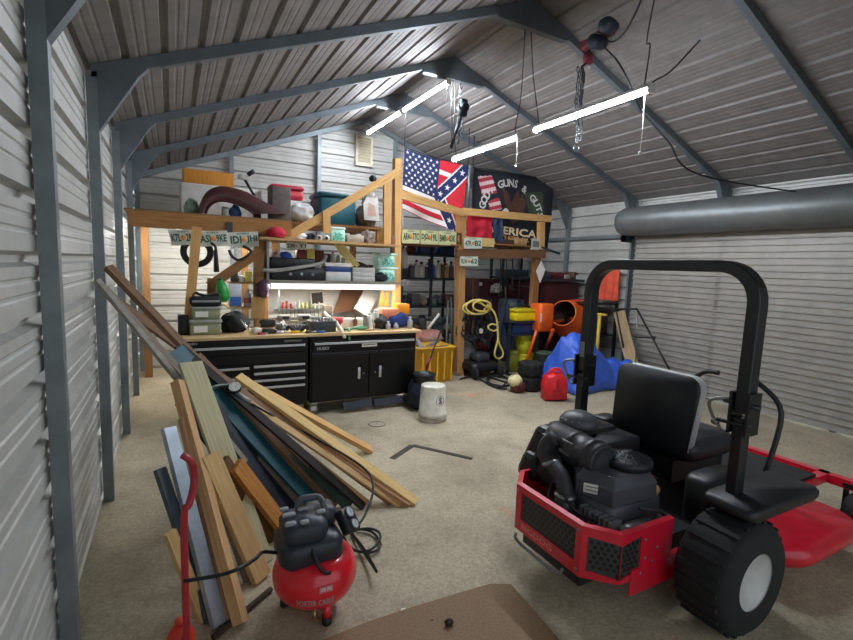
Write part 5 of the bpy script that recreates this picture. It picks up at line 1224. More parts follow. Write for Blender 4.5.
def arch_text(st, cx, cy, rx, ry, a0, a1, size, m_, name):
    c = MB(); n = len(st)
    for i, chh in enumerate(st):
        if chh == ' ': continue
        a = R_(a0+(a1-a0)*(i+.5)/n); vs, fs, w_, h_ = text(chh, .03)
        px_, py_ = cx+rx*math.cos(a), cy-ry*math.sin(a); t_ = math.pi/2-a
        wv = size*w_*1.25/AR; hv = size*h_*1.25
        P = []
        for x, y in vs:
            lx, ly = (x-.5)*wv*AR, (y-.0)*hv
            xx, yy_ = lx*math.cos(t_)+ly*math.sin(t_), -lx*math.sin(t_)+ly*math.cos(t_)
            P.append(f2(px_+xx/AR, py_-yy_, .007))
        c.add(P, fs)
    c.build(name, m_, fl)
AR = (F2[1]-F2[0]).length/(F2[3]-F2[0]).length
arch_text('GOD, GUNS & GUTS', .47, .62, .33, .44, 172, 6, .118, pm('flag_letter', (206, 204, 200), var=.05), 'arched_lettering')
def line_text(st, s0, s1, k0, k1, m_, name):
    c = MB(); vs, fs, _, _ = text(st, .03)
    c.add([f2(s0+(s1-s0)*x, k1+(k0-k1)*y+.10*0, .007) for x, y in vs], fs); c.build(name, m_, fl)
line_text('AMERICA', .15, .80, .76, .875, pm('flag_cream', (232, 214, 170), var=.05), 'lettering')
line_text("LET'S KEEP ALL THREE!", .30, .93, .885, .945, pm('flag_gold', (204, 150, 70), var=.05), 'lettering')
cloth_hang('red_banner', 'plain red cloth hanging under the right cross beam beside the pillar', 'banner', (466, 216, 492.5, 238), 6.10, pm('banner_red', (196, 30, 54), rough=.8), .015, 2, .02, 2)
cloth_hang('blue_banner', 'narrow dark blue cloth hanging beside the plain red one', 'banner', (493, 217, 503, 241), 6.12, pm('banner_blue', (44, 62, 92), rough=.8), .012, 1, .1, 3)
c = MB(); a, b = F2[0]+V((-.02, 0, .015)), F2[1]+V((.05, 0, .01)); c.tube([a, b], .016, 7); c.tube([b, V((b.x, b.y, zr(b.x)-.02))], .008, 6); c.tube([a, V((a.x, a.y, zr(a.x)-.02))], .008, 6); tag(c.build('flag_rod', BLK), 'dark rod from which the black flag hangs, tied up to the roof', 'rod')
c = MB(); c.tube([PY(470, 165, 6.22), PY(468, 210, 6.22)], .02, 8); tag(c.build('conduit', GALV), 'grey conduit pipe standing between the two flags', 'pipe')
c = MB(); a, b = F1[0], F1[1]; c.tube([a+V((0, 0, .01)), (a+b)/2+V((0, 0, -.01)), b+V((0, 0, .01))], .006, 6); c.tube([a+V((0, 0, .01)), V((a.x, a.y, zr(a.x)-.02))], .006, 5); c.tube([b+V((0, 0, .01)), V((b.x, b.y, zr(b.x)-.02))], .006, 5); tag(c.build('hanging_line', BLK), 'thin cord along the top of the starred flag, tied up to the roof', 'cord')
# ---------------------------------------------------------------- up on the loft
LZ2 = LZ+.019
ZL = LZ2
t = thing('car_fender', 'maroon car fender arched on its side on the loft at the left', 'fender', (PY(240, 222, 5.6).x, 5.75, LZ2)); MAR = pm('maroon_paint', (76, 36, 34), rough=.4, coat=.2, var=.15)
out = [(198, 219), (200, 208), (205, 196), (213, 189), (224, 187), (238, 190), (252, 196), (266, 205), (281, 215), (287, 219)]
inn = [(206, 219), (208, 212), (213, 206), (220, 203), (229, 204), (239, 208), (247, 213), (254, 219)]
O = [PY(u, 219-(219-v)*.80, 5.52) for u, v in out]; I = [PY(u, 219-(219-v)*.80, 5.52) for u, v in inn]
dz = LZ2-min(p.z for p in O); O = [p+V((0, 0, dz)) for p in O]; I = [p+V((0, 0, dz)) for p in I]
O2 = spline(O, 4); I2 = spline(I, 4)
def smp(P, f): x = f*(len(P)-1); i = min(int(x), len(P)-2); return P[i].lerp(P[i+1], x-i)
c = MB(); c.grid(lambda s, k: smp(O2, s)+V((0, .42*k, .035*math.sin(math.pi*min(1, k*2.2))*math.sin(math.pi*s)-.05*k*k*math.sin(math.pi*s))), 36, 10)
c.grid(lambda s, k: smp(O2, s).lerp(smp(I2, s), k)+V((0, -.025*math.sin(math.pi*k), 0)), 36, 6); c.build('skin', MAR, t)
c = MB(); c.tube([p+V((0, -.008, 0)) for p in I2], .012, 7); c.build('wheel_arch_lip', pm('maroon_dark', (60, 26, 28), rough=.4), t)
soft('blue_pouch', 'small blue bundle lying inside the arch of the maroon fender', 'bundle', (230, 206, 242, 219), 5.62, .15, pm('pouch_blue', (70, 110, 170)), LZ2, .2, 3)
bottle('white_jar', 'small white jar beside the blue bundle inside the maroon fender', 'jar', (222, 209, 229, 219), 5.62, WPL, pm('jar_lid', (180, 184, 190)), LZ2, None, 'jar')
soft('green_bundle', 'green mesh bundle on the loft at the far left edge', 'bundle', (184, 200, 199, 216), 5.6, .25, mat('green_mesh', (70, 140, 84), rough=.8, c2=(190, 196, 190), scale=30), LZ2, .25, 6)
case('orange_crate', 'orange yellow wooden board box at the back of the loft at the far left', 'crate', (183, 170, 234, 186), 7.2, .3, wood('orange_ply', (214, 146, 60), (184, 116, 40)), None, .01)
c = MB(); x0, x1, z0, z1 = dims(180, 186, 262, 206, 7.0); c.rbox(((x0+x1)/2, 7.3, (LZ2+z1)/2), (x1-x0, .6, z1-LZ2), .03); tag(c.build('white_box', pm('box_offwhite', (212, 208, 200))), 'long off white box on the loft behind the maroon fender', 'box')
ob = [o for o in bpy.data.objects if o.name == 'orange_crate'][0]
ob.location.z = z1+.001
t = thing('desk_lamp', 'folding white lamp arm sticking up behind the maroon fender', 'lamp', PY(256, 197, 6.2))
c = MB(); c.tube([PY(257, 200, 6.2), PY(245, 180, 6.2)], .016, 8); c.build('arm', BLK, t)
c = MB(); c.tube([PY(238, 176, 6.2), PY(247, 179, 6.2), PY(254, 171, 6.2)], [.03, .022, .018], 8); c.build('head', WPL, t)
c = MB(); c.tube([PY(248, 175, 6.18), PY(254, 171, 6.18)], .026, 8); c.build('switch_grip', BLK, t)
q = PY(257, 200, 6.2); c = MB(); c.span((q.x-.04, 6.16, LZ2), (q.x+.04, 6.24, q.z+.01)); c.build('base', BLK, t)
x0, x1, z0, z1 = dims(271, 187, 304, 222, 6.6)
case('grey_cabinet', 'grey brown metal box standing at the right end of the loft', 'box', (272, 188, 291, 223), 5.75, .3, mat('cabinet_taupe', (98, 88, 82), rough=.6, var=.2), LZ2, .012)
# rear deck that carries things behind the long brace
DZ2 = PY(340, 225, 6.2).z
c = MB(); c.span((1.26, 6.12, DZ2-.03), (2.62, 7.3, DZ2)); 
for xx in (1.3, 2.5): c.span((xx, 7.2, 0), (xx+.08, 7.28, DZ2-.03)); c.span((xx, 6.14, UZ), (xx+.06, 6.2, DZ2-.03))
dk = thing('rear_deck', 'rough wooden deck behind the long sloping brace', 'shelf', (1.95, 6.7, DZ2-.03)); c.build('deck', OLDL, dk)
x0, x1, z0, z1 = dims(284, 201, 314, 222, 6.7); c = MB(); c.rbox(((x0+x1)/2, 6.9, (DZ2+z1)/2), (x1-x0, .4, z1-DZ2), .03); tag(c.build('foam_box', pm('foam_white', (222, 220, 212))), 'white foam box under the red cooler on the rear deck', 'box')
t = case('red_cooler', 'red cooler box up on the rear deck behind the grey metal box', 'cooler', (271, 186, 305, 201), 6.72, .35, pm('cooler_red', (196, 36, 58)), z1+.001, .05, None, pm('cooler_lid', (176, 30, 50)), None, .3)
soft('white_plastic_bag', 'crumpled white plastic bag on the deck right of the grey metal box', 'bag', (291, 206, 318, 226), 6.15, .4, mat('bag_white', (226, 224, 220), rough=.5, var=.1), DZ2, .25, 11)
TL = pm('tote_teal', (18, 96, 112), rough=.45, var=.1)
t = case('teal_tote', 'big teal storage tote behind the long sloping brace', 'tote', (319, 196, 358, 228), 6.2, .55, TL, DZ2, .04, None, pm('tote_teal_lid', (14, 84, 100)), None, .14)
soft('grey_machine', 'grey lump of machinery wrapped in plastic left of the rack upright', 'machine', (359, 206, 379, 228), 6.2, .3, mat('machine_grey', (120, 110, 106), rough=.6, c2=(70, 62, 60), scale=14), DZ2, .3, 12)
c = MB(); M = facing(PY(371, 209, 6.18), x=V((1, 0, 0))); c.prism([(-.11, -.16), (.11, -.16), (.11, .16), (-.11, .16)], 0, .01, M @ MX.Rotation(R_(-12), 4, 'X')); c.prism([(-.06, -.1), (.07, -.1), (.05, .05), (-.03, .08)], .0101, .0115, M @ MX.Rotation(R_(-12), 4, 'X'), 1); tag(c.build('poster_card', [pm('card_pale', (206, 202, 196)), pm('card_pink', (208, 168, 152))]), 'pale printed card leaning on the machinery behind the rack', 'card')
# ---------------------------------------------------------------- upper shelf
y = RY-.08
y = RY-.26; t = thing('baseball_cap', 'red peaked cap at the left end of the upper shelf', 'cap', PY(278, 236, y)); q = PY(278, 236, y); q.z = UZ; CAPR = mat('cap_red', (198, 32, 58), rough=.85, var=.1)
c = MB(); c.blob((q.x, q.y+.1, UZ+.05), (.10, .10, .07), 12, .06, 2, flat=-.049); c.build('crown', CAPR, t); c = MB(); c.prism([(.08*math.cos(R_(a)), .09*math.sin(R_(a))) for a in range(180, 361, 20)], 0, .008, MX.Translation((q.x, q.y+.05, UZ+.008)), 0, .003); c.build('peak', CAPR, t)
y = RY-.08
soft('white_rag', 'white plastic wrap lying on the upper shelf right of the red cap', 'wrap', (288, 230, 309, 239), y, .2, mat('wrap_white', (232, 230, 226), rough=.6, var=.08), UZ, .3, 21)
for i, u in enumerate((313, 319.5, 327)):
    q = PY(u, 235, y); r = .036 if i else .045; c = MB(); M = frame((q.x, y+.01, UZ+r), (0, 1, 0)); c.lathe([(r*.55, 0), (r, 0), (r, .3), (r*.55, .3), (r*.55, 0)], 20, M, cap=False); tag(c.build('paper_roll', pm('roll_white' if i else 'roll_dark', (222, 218, 208) if i else (70, 76, 92))), ('dark roll end on beside the white plastic wrap', 'white roll end on in the middle of the upper shelf', 'white roll end on nearest the mint tub')[i], 'roll')
MINT = pm('mint_plastic', (172, 222, 204), rough=.4, var=.07); MINTL = pm('mint_lid', (206, 230, 220), rough=.4, var=.05)
MPRT = pm('mint_print', (92, 178, 160), var=.1)
def mint(px, z, label, group='mint storage boxes', y_=None):
    y_ = y if y_ is None else y_
    x0, x1, z0, z1 = dims(*px, y_, z); t = case('mint_box', label, 'storage box', px, y_, .24, MINT, z, .02, group, MINTL, None, .16)
    c = MB(); w_, h_ = x1-x0, z1-z0
    for k in range(5):
        a = R_(40*k); cx, cz = x0+w_*(.25+.12*k), z0+h_*(.25+.12*(k*2 % 4)); c.prism([(.022*math.cos(q)*(1+.5*math.cos(3*q)), .022*math.sin(q)*(1+.5*math.cos(3*q))) for q in [2*math.pi*j/14 for j in range(14)]], 0, .0015, facing((cx, y_+.005, cz)))
    c.build('leaf_print', MPRT, t); return z1
mint((330.5, 225, 346, 240), UZ, 'mint green tub on the upper shelf beside the white rolls')
case('shoe_box', 'low grey box on the upper shelf right of the mint tub', 'box', (347, 232, 364, 240), y, .2, pm('box_beige', (160, 148, 126)), UZ, .008)
soft('tool_bundle', 'dark reddish bundle of tools on the upper shelf by the upright', 'tools', (364, 226, 377, 240), y+.05, .2, mat('bundle_rust', (108, 76, 66), rough=.7, c2=(150, 140, 130), scale=25), UZ, .35, 23)
soft('yellow_bag', 'yellowish bag hanging between the two right posts above the upper shelf', 'bag', (382, 222, 392, 240), y+.02, .14, mat('bag_yellow', (216, 186, 116), rough=.7, var=.2), UZ, .2, 24)
bottle('rust_can', 'rust brown can at the right end of the upper shelf', 'can', (390, 230, 397, 240), y+.02, pm('can_rust', (130, 84, 56)), STEEL, UZ, None, 'can')
# ---------------------------------------------------------------- shelf between
y = RY+.06
soft('pink_cloth', 'folded pink and white cloth at the left end of the small middle shelf', 'cloth', (270, 251, 282, 261), y, .2, mat('cloth_pink', (232, 196, 192), rough=.8, var=.1), MIDZ, .2, 31)
soft('blue_bag', 'bright blue plastic bag on the small middle shelf', 'bag', (280, 251, 294, 261), y, .2, pm('bag_blue', (50, 110, 220)), MIDZ, .15, 32)
case('red_tin', 'dark red tin on the small middle shelf beside the blue bag', 'tin', (297, 248, 306, 260), y, .12, pm('tin_red', (140, 40, 40)), MIDZ, .01)
case('yellow_carton', 'yellow carton on the small middle shelf', 'carton', (307, 247, 315, 260), y, .1, pm('carton_yellow', (240, 228, 110)), MIDZ, .006)
case('brown_carton', 'brown carton at the right of the yellow one', 'carton', (316, 249, 324, 261), y, .12, wood('card_brown', (118, 74, 54), (92, 56, 42)), MIDZ, .006)
z2 = MIDZ
for i, (u0, v0, u1) in enumerate(((331, 250, 336), (336.5, 252, 341), (342, 253, 346.5))):
    bottle('white_bottle', ('tallest white bottle at the end of the small middle shelf', 'middle white bottle at the end of the small middle shelf', 'shortest white bottle behind the sloping yellow strips')[i], 'bottle', (u0, v0, u1, 261), y+.1, WPL, pm('cap_red', (180, 50, 50)) if i == 0 else WPL, z2)
for i, (a, b) in enumerate((((336, 244), (353, 267)), ((341, 244), (358, 266)))):
    c = MB(); c.bar(PY(*a, RY-.02), PY(*b, RY-.02), .05, .012, (0, 1, .2)); tag(c.build('trim_strip', wood('trim_yellow', (222, 206, 140), (198, 178, 108))), ('left one of two pale yellow strips leaning in the rack', 'right one of two pale yellow strips leaning in the rack')[i], 'strip')
MZ0 = MZ
y = RY-.08
c = MB(); x0, x1, z0, z1 = dims(270, 268, 326, 280, y, MZ); c.rbox(((x0+x1)/2, y+.13, (z0+z1)/2), (x1-x0, .26, z1-z0), .03); t = thing('tool_case', 'long black tool case lying lowest on the middle shelf', 'tool case', ((x0+x1)/2, y+.13, MZ)); c.build('body', BLK, t)
for k in range(3): q = x0+(x1-x0)*(.35+.2*k); c = MB(); c.lathe([(.018, 0), (.02, .006), (.012, .01)], 14, frame((q, y, (z0+z1)/2), (0, -1, 0))); c.build('latch', STEEL, t)
c = MB(); w0, w1, q0, q1 = dims(270, 257, 316, 267, y, z1+.001); c.rbox(((w0+w1)/2, y+.13, (q0+q1)/2), (w1-w0, .25, q1-q0), .03); tag(c.build('tool_case', BLK), 'black tool case stacked on top of the longer black case', 'tool case')
c = MB(); c.tube(spline([PY(262, 270, y-.02), PY(275, 270.5, y-.03), PY(295, 268, y-.03), PY(310, 265.5, y-.03), PY(322, 262.5, y-.02), PY(326, 256, y+.05)], 5), .022, 9); tag(c.build('grey_hose', pm('hose_grey', (150, 150, 146), rough=.5)), 'grey hose laid in front of the two black tool cases', 'hose')
t = case('drawer_box', 'white plastic drawer box on the middle shelf right of the black cases', 'drawer box', (326, 271, 351, 280), y, .22, pm('box_white', (200, 200, 196)), MZ, .008); zz = dims(326, 271, 351, 280, y, MZ)[3]+.001
t = case('blue_band_box', 'white tub with a dark blue band stacked on the white drawer box', 'tub', (325, 261, 352, 270), y, .22, pm('band_blue', (34, 62, 120)), zz, .012, None, WPL, None, .4)
z = MZ
for i, (v0, v1) in enumerate(((275.5, 280), (271, 275.5), (266.5, 271))):
    case('parts_tray', ('lowest grey parts tray of the stack right of the white drawer box', 'middle grey parts tray of the stack right of the white drawer box', 'top grey parts tray of the stack right of the white drawer box')[i], 'tray', (353, v0, 375, v1), y, .22, pm('tray_grey', (186, 186, 180)), z, .006, 'stacked parts trays'); z = dims(353, v0, 375, v1, y, z)[3]+.001
soft('black_glove', 'black glove lying at the foot of the mint boxes', 'glove', (374, 272, 389, 281), y-.02, .12, pm('glove_black', (26, 27, 30), rough=.9), MZ, .3, 41)
z = mint((378.5, 266.5, 399, 281), MZ, 'lower mint green box of the two at the right end of the middle shelf', y_=y+.03)
mint((379, 252, 398, 266), z+.001, 'upper mint green box of the two at the right end of the middle shelf', y_=y+.03)
case('brown_box', 'small brown box in the shade left of the mint boxes', 'box', (369, 250, 377, 266), y+.25, .15, pm('box_maroon', (98, 66, 60)), MZ, .006)
soft('dark_hat', 'dark rumpled hat on top of the grey parts trays', 'hat', (352, 258, 370, 266), y+.05, .2, pm('hat_dark', (52, 48, 46), rough=.9), z*0+dims(353, 266.5, 375, 271, y, MZ)[3]+.17-.09, .3, 42)
# ---------------------------------------------------------------- under the middle shelf: pegged tools, cork board, frames
PBY = 6.02
c = MB(); x0, x1, z0, z1 = dims(268, 290, 400, 312, PBY); c.span((x0, PBY+.03, .95), (x1, PBY+.05, MZ-.06)); tag(c.build('white_backboard', pm('board_white', (224, 226, 222), var=.04)), 'white board behind the row of coloured screwdrivers', 'board')
c = MB(); q0, q1 = PY(276, 309, PBY-.05), PY(324, 309, PBY-.05); c.span((q0.x, PBY-.07, q0.z-.012), (q1.x, PBY+.03, q0.z+.0)); tag(c.build('tool_rail', STEEL), 'thin rail holding the row of coloured screwdrivers', 'rail')
cols = [(206, 60, 44), (216, 80, 60), (204, 52, 40), (236, 236, 230), (238, 238, 232), (214, 214, 90), (230, 220, 140), (150, 180, 110), (226, 226, 214), (200, 206, 190)]
nm = ('red', 'coral red', 'dark red', 'white', 'bright white', 'yellow', 'pale yellow', 'green', 'cream', 'grey green')
for i, cc in enumerate(cols):
    q = PY(283+4*i, 300, PBY-.06); hh = .085+.02*math.sin(i*2.1)
    t = thing('screwdriver', '%s handled screwdriver, %s from the left in the row under the shop light' % (nm[i], ('first', 'second', 'third', 'fourth', 'fifth', 'sixth', 'seventh', 'eighth', 'ninth', 'tenth')[i]), 'screwdriver', (q.x, PBY-.05, q0.z-.08), 0, 'screwdrivers in the rail')
    M = MX.Translation((q.x, PBY-.05, q0.z)); c = MB(); c.lathe([(.008, 0), (.014, .012), (.016, .03), (.013, hh*.6), (.016, hh*.9), (.010, hh)], 10, M); c.build('handle', pm('sd_%d' % i, cc), t)
    c = MB(); c.tube([(q.x, PBY-.05, q0.z), (q.x, PBY-.05, q0.z-.10)], .004, 6); c.build('shaft', STEEL, t)
def framed(name, label, cat, px, y, m1, m2, tilt=0):
    x0, x1, z0, z1 = dims(*px, y); w_, h_ = x1-x0, z1-z0; M = facing(((x0+x1)/2, y, (z0+z1)/2)) @ MX.Rotation(R_(tilt), 4, 'Z')
    t = thing(name, label, cat, ((x0+x1)/2, y, z0)); c = MB(); e = .018
    for a in ((-w_/2, -h_/2, w_/2, -h_/2+e), (-w_/2, h_/2-e, w_/2, h_/2), (-w_/2, -h_/2+e, -w_/2+e, h_/2-e), (w_/2-e, -h_/2+e, w_/2, h_/2-e)): c.prism([(a[0], a[1]), (a[2], a[1]), (a[2], a[3]), (a[0], a[3])], 0, .02, M)
    c.build('frame', m1, t); c = MB(); c.prism([(-w_/2+e, -h_/2+e), (w_/2-e, -h_/2+e), (w_/2-e, h_/2-e), (-w_/2+e, h_/2-e)], 0, .008, M); c.build('panel', m2, t); return t
framed('dark_picture', 'dark framed panel right of the screwdrivers', 'picture', (310, 291, 324, 305), 5.98, WPL, pm('picture_dark', (40, 30, 26), var=.3), 6)
c = MB(); x0, x1, z0, z1 = dims(334, 290, 363, 312, 5.95); c.prism([(x0, z0), (x1-.06, z0), (x1, z1), (x0+.1, z1)], 0, .02, MX(((1, 0, 0, 0), (0, 0, -1, 5.97), (0, 1, 0, 0), (0, 0, 0, 1)))); tag(c.build('cork_board', mat('cork', (134, 92, 64), rough=.9, c2=(102, 68, 48), scale=40)), 'brown cork board under the right half of the shop light', 'board')
bx_ = dims(358, 290, 378, 313, 5.7)
c = MB(); c.bar(PY(360, 313, 5.72), PY(373, 290, 5.85), .20, .05, (0, -1, .3)); tag(c.build('louvred_sheet', pm('panel_grey', (168, 168, 164))), 'grey louvred panel leaning under the right end of the shop light', 'panel')
for i, u in enumerate((381, 386)):
    c = MB(); c.bar(PY(u, 306, 5.62), PY(u+1.5, 291, 5.62), .06, .02, (0, 1, 0), 0, (.6, 1)); tag(c.build('hand_saw', pm('saw_orange', (222, 146, 62))), ('left orange wood handle hanging by the right rack post', 'right orange wood handle hanging by the right rack post')[i], 'handle')
# left bay
y = RY-.02
t = case('detergent_bag', 'white and blue detergent bag on the little shelf at the left', 'bag', (229, 283, 242, 307), y, .12, pm('bag_white2', (224, 228, 238)), S3, .02)
c = MB(); x0, x1, z0, z1 = dims(230, 297, 241, 306, y-.002, S3+.01); c.rbox(((x0+x1)/2, y, (z0+z1)/2), (x1-x0, .012, z1-z0), .02); 
tag(c.build('blue_sachet', pm('sachet_blue', (60, 120, 210))), 'blue printed pouch in front of the white detergent bag', 'pouch')
bottle('lotion_bottle', 'pinkish white bottle on the little shelf beside the detergent bag', 'bottle', (244, 290, 252, 307), y, pm('lotion', (236, 214, 208)), WPL, S3, None, 'bottle', pm('lotion_band', (206, 130, 120)))
c = MB(); z_ = PY(245, 282, y).z; x0, x1 = PY(229, 282, y).x, PY(254, 282, y).x; c.span((x0, y, z_-.02), (x1, 5.95, z_)); tag(c.build('hanging_shelf', OLDL), 'thin little shelf above the detergent bag', 'shelf')
for i, (u0, u1, v0, cc, n_) in enumerate(((231, 238, 272, (60, 62, 66), 'black'), (239, 244, 275, (210, 206, 196), 'cream'), (245, 252, 271, (236, 208, 60), 'yellow'))):
    case('small_carton', n_+' carton on the thin little shelf above the detergent bag', 'carton', (u0, v0, u1, 281.5), y+.03, .12, pm('carton_'+n_, cc), z_, .006)
t = thing('green_pouch', 'bright green bottle hanging on the short brace post', 'bottle', PY(222, 302, RY-.14)); q = PY(222.5, 290, RY-.17); h_ = PY(222, 278, RY-.15).z-PY(222, 302, RY-.15).z
c = MB(); M = frame((q.x+.02, q.y, q.z-h_/2), (-.18, 0, 1)); c.lathe([(.02, 0), (.05, .03), (.062, h_*.35), (.055, h_*.65), (.03, h_*.88), (.022, h_*.92)], 18, M); c.build('body', pm('bottle_green', (40, 160, 70), rough=.35), t); c = MB(); c.lathe([(.026, h_*.92), (.026, h_), (.02, h_*1.02)], 14, M); c.build('cap', pm('cap_dark_green', (24, 92, 52)), t)
t = thing('hanging_torch', 'black torch hanging by its strap under the loft beam', 'torch', PY(216, 272, RY-.16)); c = MB(); c.tube([PY(215.5, 250, RY-.16), PY(216, 258, RY-.16), PY(216.5, 272, RY-.16)], [.018, .022, .028], 10); c.build('body', BLK, t)
c = MB(); c.tube(spline([PY(211, 243, RY-.15), PY(215, 246, RY-.16), PY(216, 251, RY-.16)], 4), .014, 6); c.build('strap', BLK, t)
c = MB(); c.tube(spline([PY(229, 250, RY-.15), PY(232, 256, RY-.16), PY(238, 260, RY-.16), PY(246, 257, RY-.16), PY(251, 251, RY-.16), PY(243, 246, RY-.16)], 5), .016, 7); tag(c.build('black_strap', BLK), 'thick black strap looped under the second car plate', 'strap')
c = MB(); q = PY(236, 253, RY-.13); c.rbox((q.x, q.y, q.z), (.04, .004, .12), .008); tag(c.build('white_tag', LBL), 'white paper tag hanging inside the black strap loop', 'tag')
c = MB(); q = PY(197, 252, 5.75); c.lathe([(.10, 0), (.16, .01), (.165, .04), (.10, .05), (.10, 0)], 26, frame((q.x, 5.75, q.z), (0, -1, 0)), cap=False); tag(c.build('wall_hoop', BLK), 'black ring hanging behind the leaning stud at the far left', 'ring')
soft('purple_bag', 'purple mesh bag hanging on the dark rack post', 'bag', (258, 280, 270, 298), RY-.19, .14, mat('mesh_purple', (98, 62, 88), rough=.8, c2=(60, 38, 50), scale=30), None, .25, 51)
c = MB(); c.bar(PY(258, 318, RY-.13), PY(259, 297, RY-.13), .14, .02, (0, 1, 0)); tag(c.build('plywood_square', wood('tan_ply', (188, 150, 96), (158, 122, 74))), 'tan plywood square at the foot of the dark rack post', 'panel')
# ---------------------------------------------------------------- on the worktop
y = 5.02
TRAN = pm('organiser_olive', (140, 146, 112), rough=.3, var=.12); TRL = pm('organiser_grey', (150, 154, 146), rough=.35)
zz = TZ
t = case('organiser_case', 'lower olive organiser case of the stack at the left end of the worktop', 'organiser', (189, 321.5, 222.5, 337), y+.06, .3, TRAN, zz, .02, 'organiser cases on the worktop', TRL, LBL, .25); z1 = dims(189, 321.5, 222.5, 337, y+.06, zz)[3]+.001
t = case('organiser_case', 'upper olive organiser case carrying the soft black bag', 'organiser', (191, 308.5, 222, 321), y+.07, .28, TRAN, z1, .02, 'organiser cases on the worktop', TRL, LBL, .2); z2 = dims(191, 308.5, 222, 321, y+.07, z1)[3]+.001
t = thing('tool_bag', 'soft black tool bag on top of the organiser cases', 'bag', (0, 0, 0)); x0, x1, q0, q1 = dims(190, 299, 222, 309, y+.08, z2); t.location = ((x0+x1)/2, y+.2, z2); WM[t.name] = MX.Translation(t.location)
c = MB(); c.rbox(((x0+x1)/2, y+.22, (q0+q1)/2), (x1-x0, .26, q1-q0), .05); c.build('body', mat('bag_black', (30, 31, 34), rough=.8, var=.2), t)
c = MB(); c.tube(spline([(x0+.02, y+.2, q1-.02), (x0+.05, y+.2, q1+.03), ((x0+x1)/2, y+.18, q1+.005), (x1-.03, y+.2, q1+.02), (x1-.01, y+.2, q1-.02)], 5), .014, 7); c.build('strap', BLK, t)
c = MB(); c.rbox(((x0+x1)/2, y+.085, (q0+q1)/2+.005), (x1-x0-.04, .008, .02), .004); c.build('zip_strip', pm('zip_grey', (150, 150, 152)), t)
soft('black_satchel', 'black fabric bag slumped on the worktop right of the organiser cases', 'bag', (221, 316, 251, 336.5), y+.1, .32, mat('satchel_black', (24, 28, 30), rough=.85, var=.3), TZ, .2, 61)
case('black_case', 'small black case half out of view at the left end of the worktop', 'case', (178, 317, 188.5, 337), y+.12, .2, BLK, TZ, .02)
t = thing('heat_gun', 'pale grey hand tool with a long spout lying right of the black bag', 'tool', PY(255, 336, y)); c = MB(); a = PY(241, 319, y+.02); b = PY(251, 334, y-.02); c.tube([a, b], [.012, .014], 8); c.build('spout', CHROME, t); c = MB(); q = PY(257, 331, y); c.blob((q.x, y+.04, TZ+.035), (.055, .04, .034), 10, .15, 2); c.build('body', WPL, t)
t = thing('bench_vise', 'small dark bench vise on the worktop in front of the tan panel', 'vise', PY(270, 335, y)); x0, x1, q0, q1 = dims(262, 320, 278, 335, y, TZ); VS = mat('vise_iron', (60, 58, 54), rough=.5, metal=.5, var=.3, scale=25)
c = MB(); c.rbox(((x0+x1)/2, y+.08, TZ+.02), (x1-x0, .14, .04), .02); c.build('base', VS, t); c = MB(); c.rbox(((x0+x1)/2-.01, y+.08, q1-.05), (x1-x0, .08, .08), .025); c.build('jaw', VS, t); c = MB(); c.tube([(x0-.03, y+.06, q1-.06), (x1+.02, y+.06, q1-.06)], .012, 8); c.tube([(x1+.02, y+.0, q1-.06), (x1+.02, y+.12, q1-.06)], .006, 6); c.build('screw_handle', STEEL, t)
t = thing('steel_rail', 'long grey steel rail with dark knobs lying along the back of the worktop', 'rail', PY(320, 320, 5.4)); x0, x1 = PY(268, 318, 5.38).x, PY(371, 318, 5.38).x
RLM = mat('rail_steel', (150, 146, 138), rough=.45, metal=.4, var=.15)
c = MB(); c.span((x0, 5.38, TZ), (x1, 5.46, TZ+.085)); c.build('bar', RLM, t)
for u in (280, 305, 338, 362): c = MB(); q = PY(u, 317, 5.37); c.lathe([(.02, 0), (.034, .004), (.036, .022), (.03, .03)], 16, frame((q.x, 5.38, TZ+.05), (0, -1, 0))); c.build('knob', BLK, t)
c = MB()
for j in range(5):
    q = PY(291+3.6*j, 330, y+.05); c.tube([(q.x+.035*math.cos(a), y+.08+.05*math.sin(a), TZ+.045+.028*math.sin(a*2+j)) for a in [2*math.pi*k/14 for k in range(14)]], .012, 6, True)
tag(c.build('cable_heap', pm('cable_dark', (34, 32, 42))), 'heap of dark cable loops on the worktop under the screwdrivers', 'cable')
t = case('socket_tray', 'dark tray with a silver rim holding a row of sockets', 'tray', (312, 324, 336, 335), y, .2, pm('tray_dark', (62, 66, 66)), TZ, .008); x0, x1, q0, q1 = dims(312, 324, 336, 335, y, TZ); c = MB(); c.span((x0-.005, y-.006, q1-.012), (x1+.005, y+.205, q1+.002)); tt = tag(c.build('rim_strip', CHROME), 'silver strip laid along the top of the socket tray', 'strip')
for k in range(7): c = MB(); xx = x0+.03+k*(x1-x0-.06)/6; c.lathe([(.014, 0), (.014, .03), (.009, .03), (.009, .02)], 10, MX.Translation((xx, y+.06, q1+.003))); tag(c.build('socket', STEEL), 'steel socket standing in the row on the dark tray', 'socket', 'sockets on the tray')
c = MB(); c.tube([PY(324.5, 312, 5.2), PY(328, 316, 5.15), PY(336, 322, 5.05), PY(345, 338, 4.90)], [.012, .016, .02, .018], 8); tag(c.build('white_scraper', WPL), 'white handled stick leaning over the worktop edge beside the red funnel', 'stick')
t = thing('red_funnel', 'red cup shaped funnel on the worktop behind the white stick', 'funnel', PY(339, 333, y+.12)); q = PY(339, 333, y+.12); c = MB(); c.lathe([(.012, 0), (.02, .05), (.05, .09), (.055, .14), (.05, .14), (.012, .06)], 20, MX.Translation((q.x, y+.14, TZ))); c.build('cone', pm('funnel_red', (204, 60, 50)), t)
case('white_carton', 'long white carton behind the green hose on the worktop', 'carton', (342, 318.5, 363, 328), 5.25, .1, WPL, TZ, .006)
t = thing('green_hose', 'green hose bundle lying on the worktop in front of the white carton', 'hose', PY(356, 335, y)); c = MB(); GH = pm('hose_green2', (60, 120, 72))
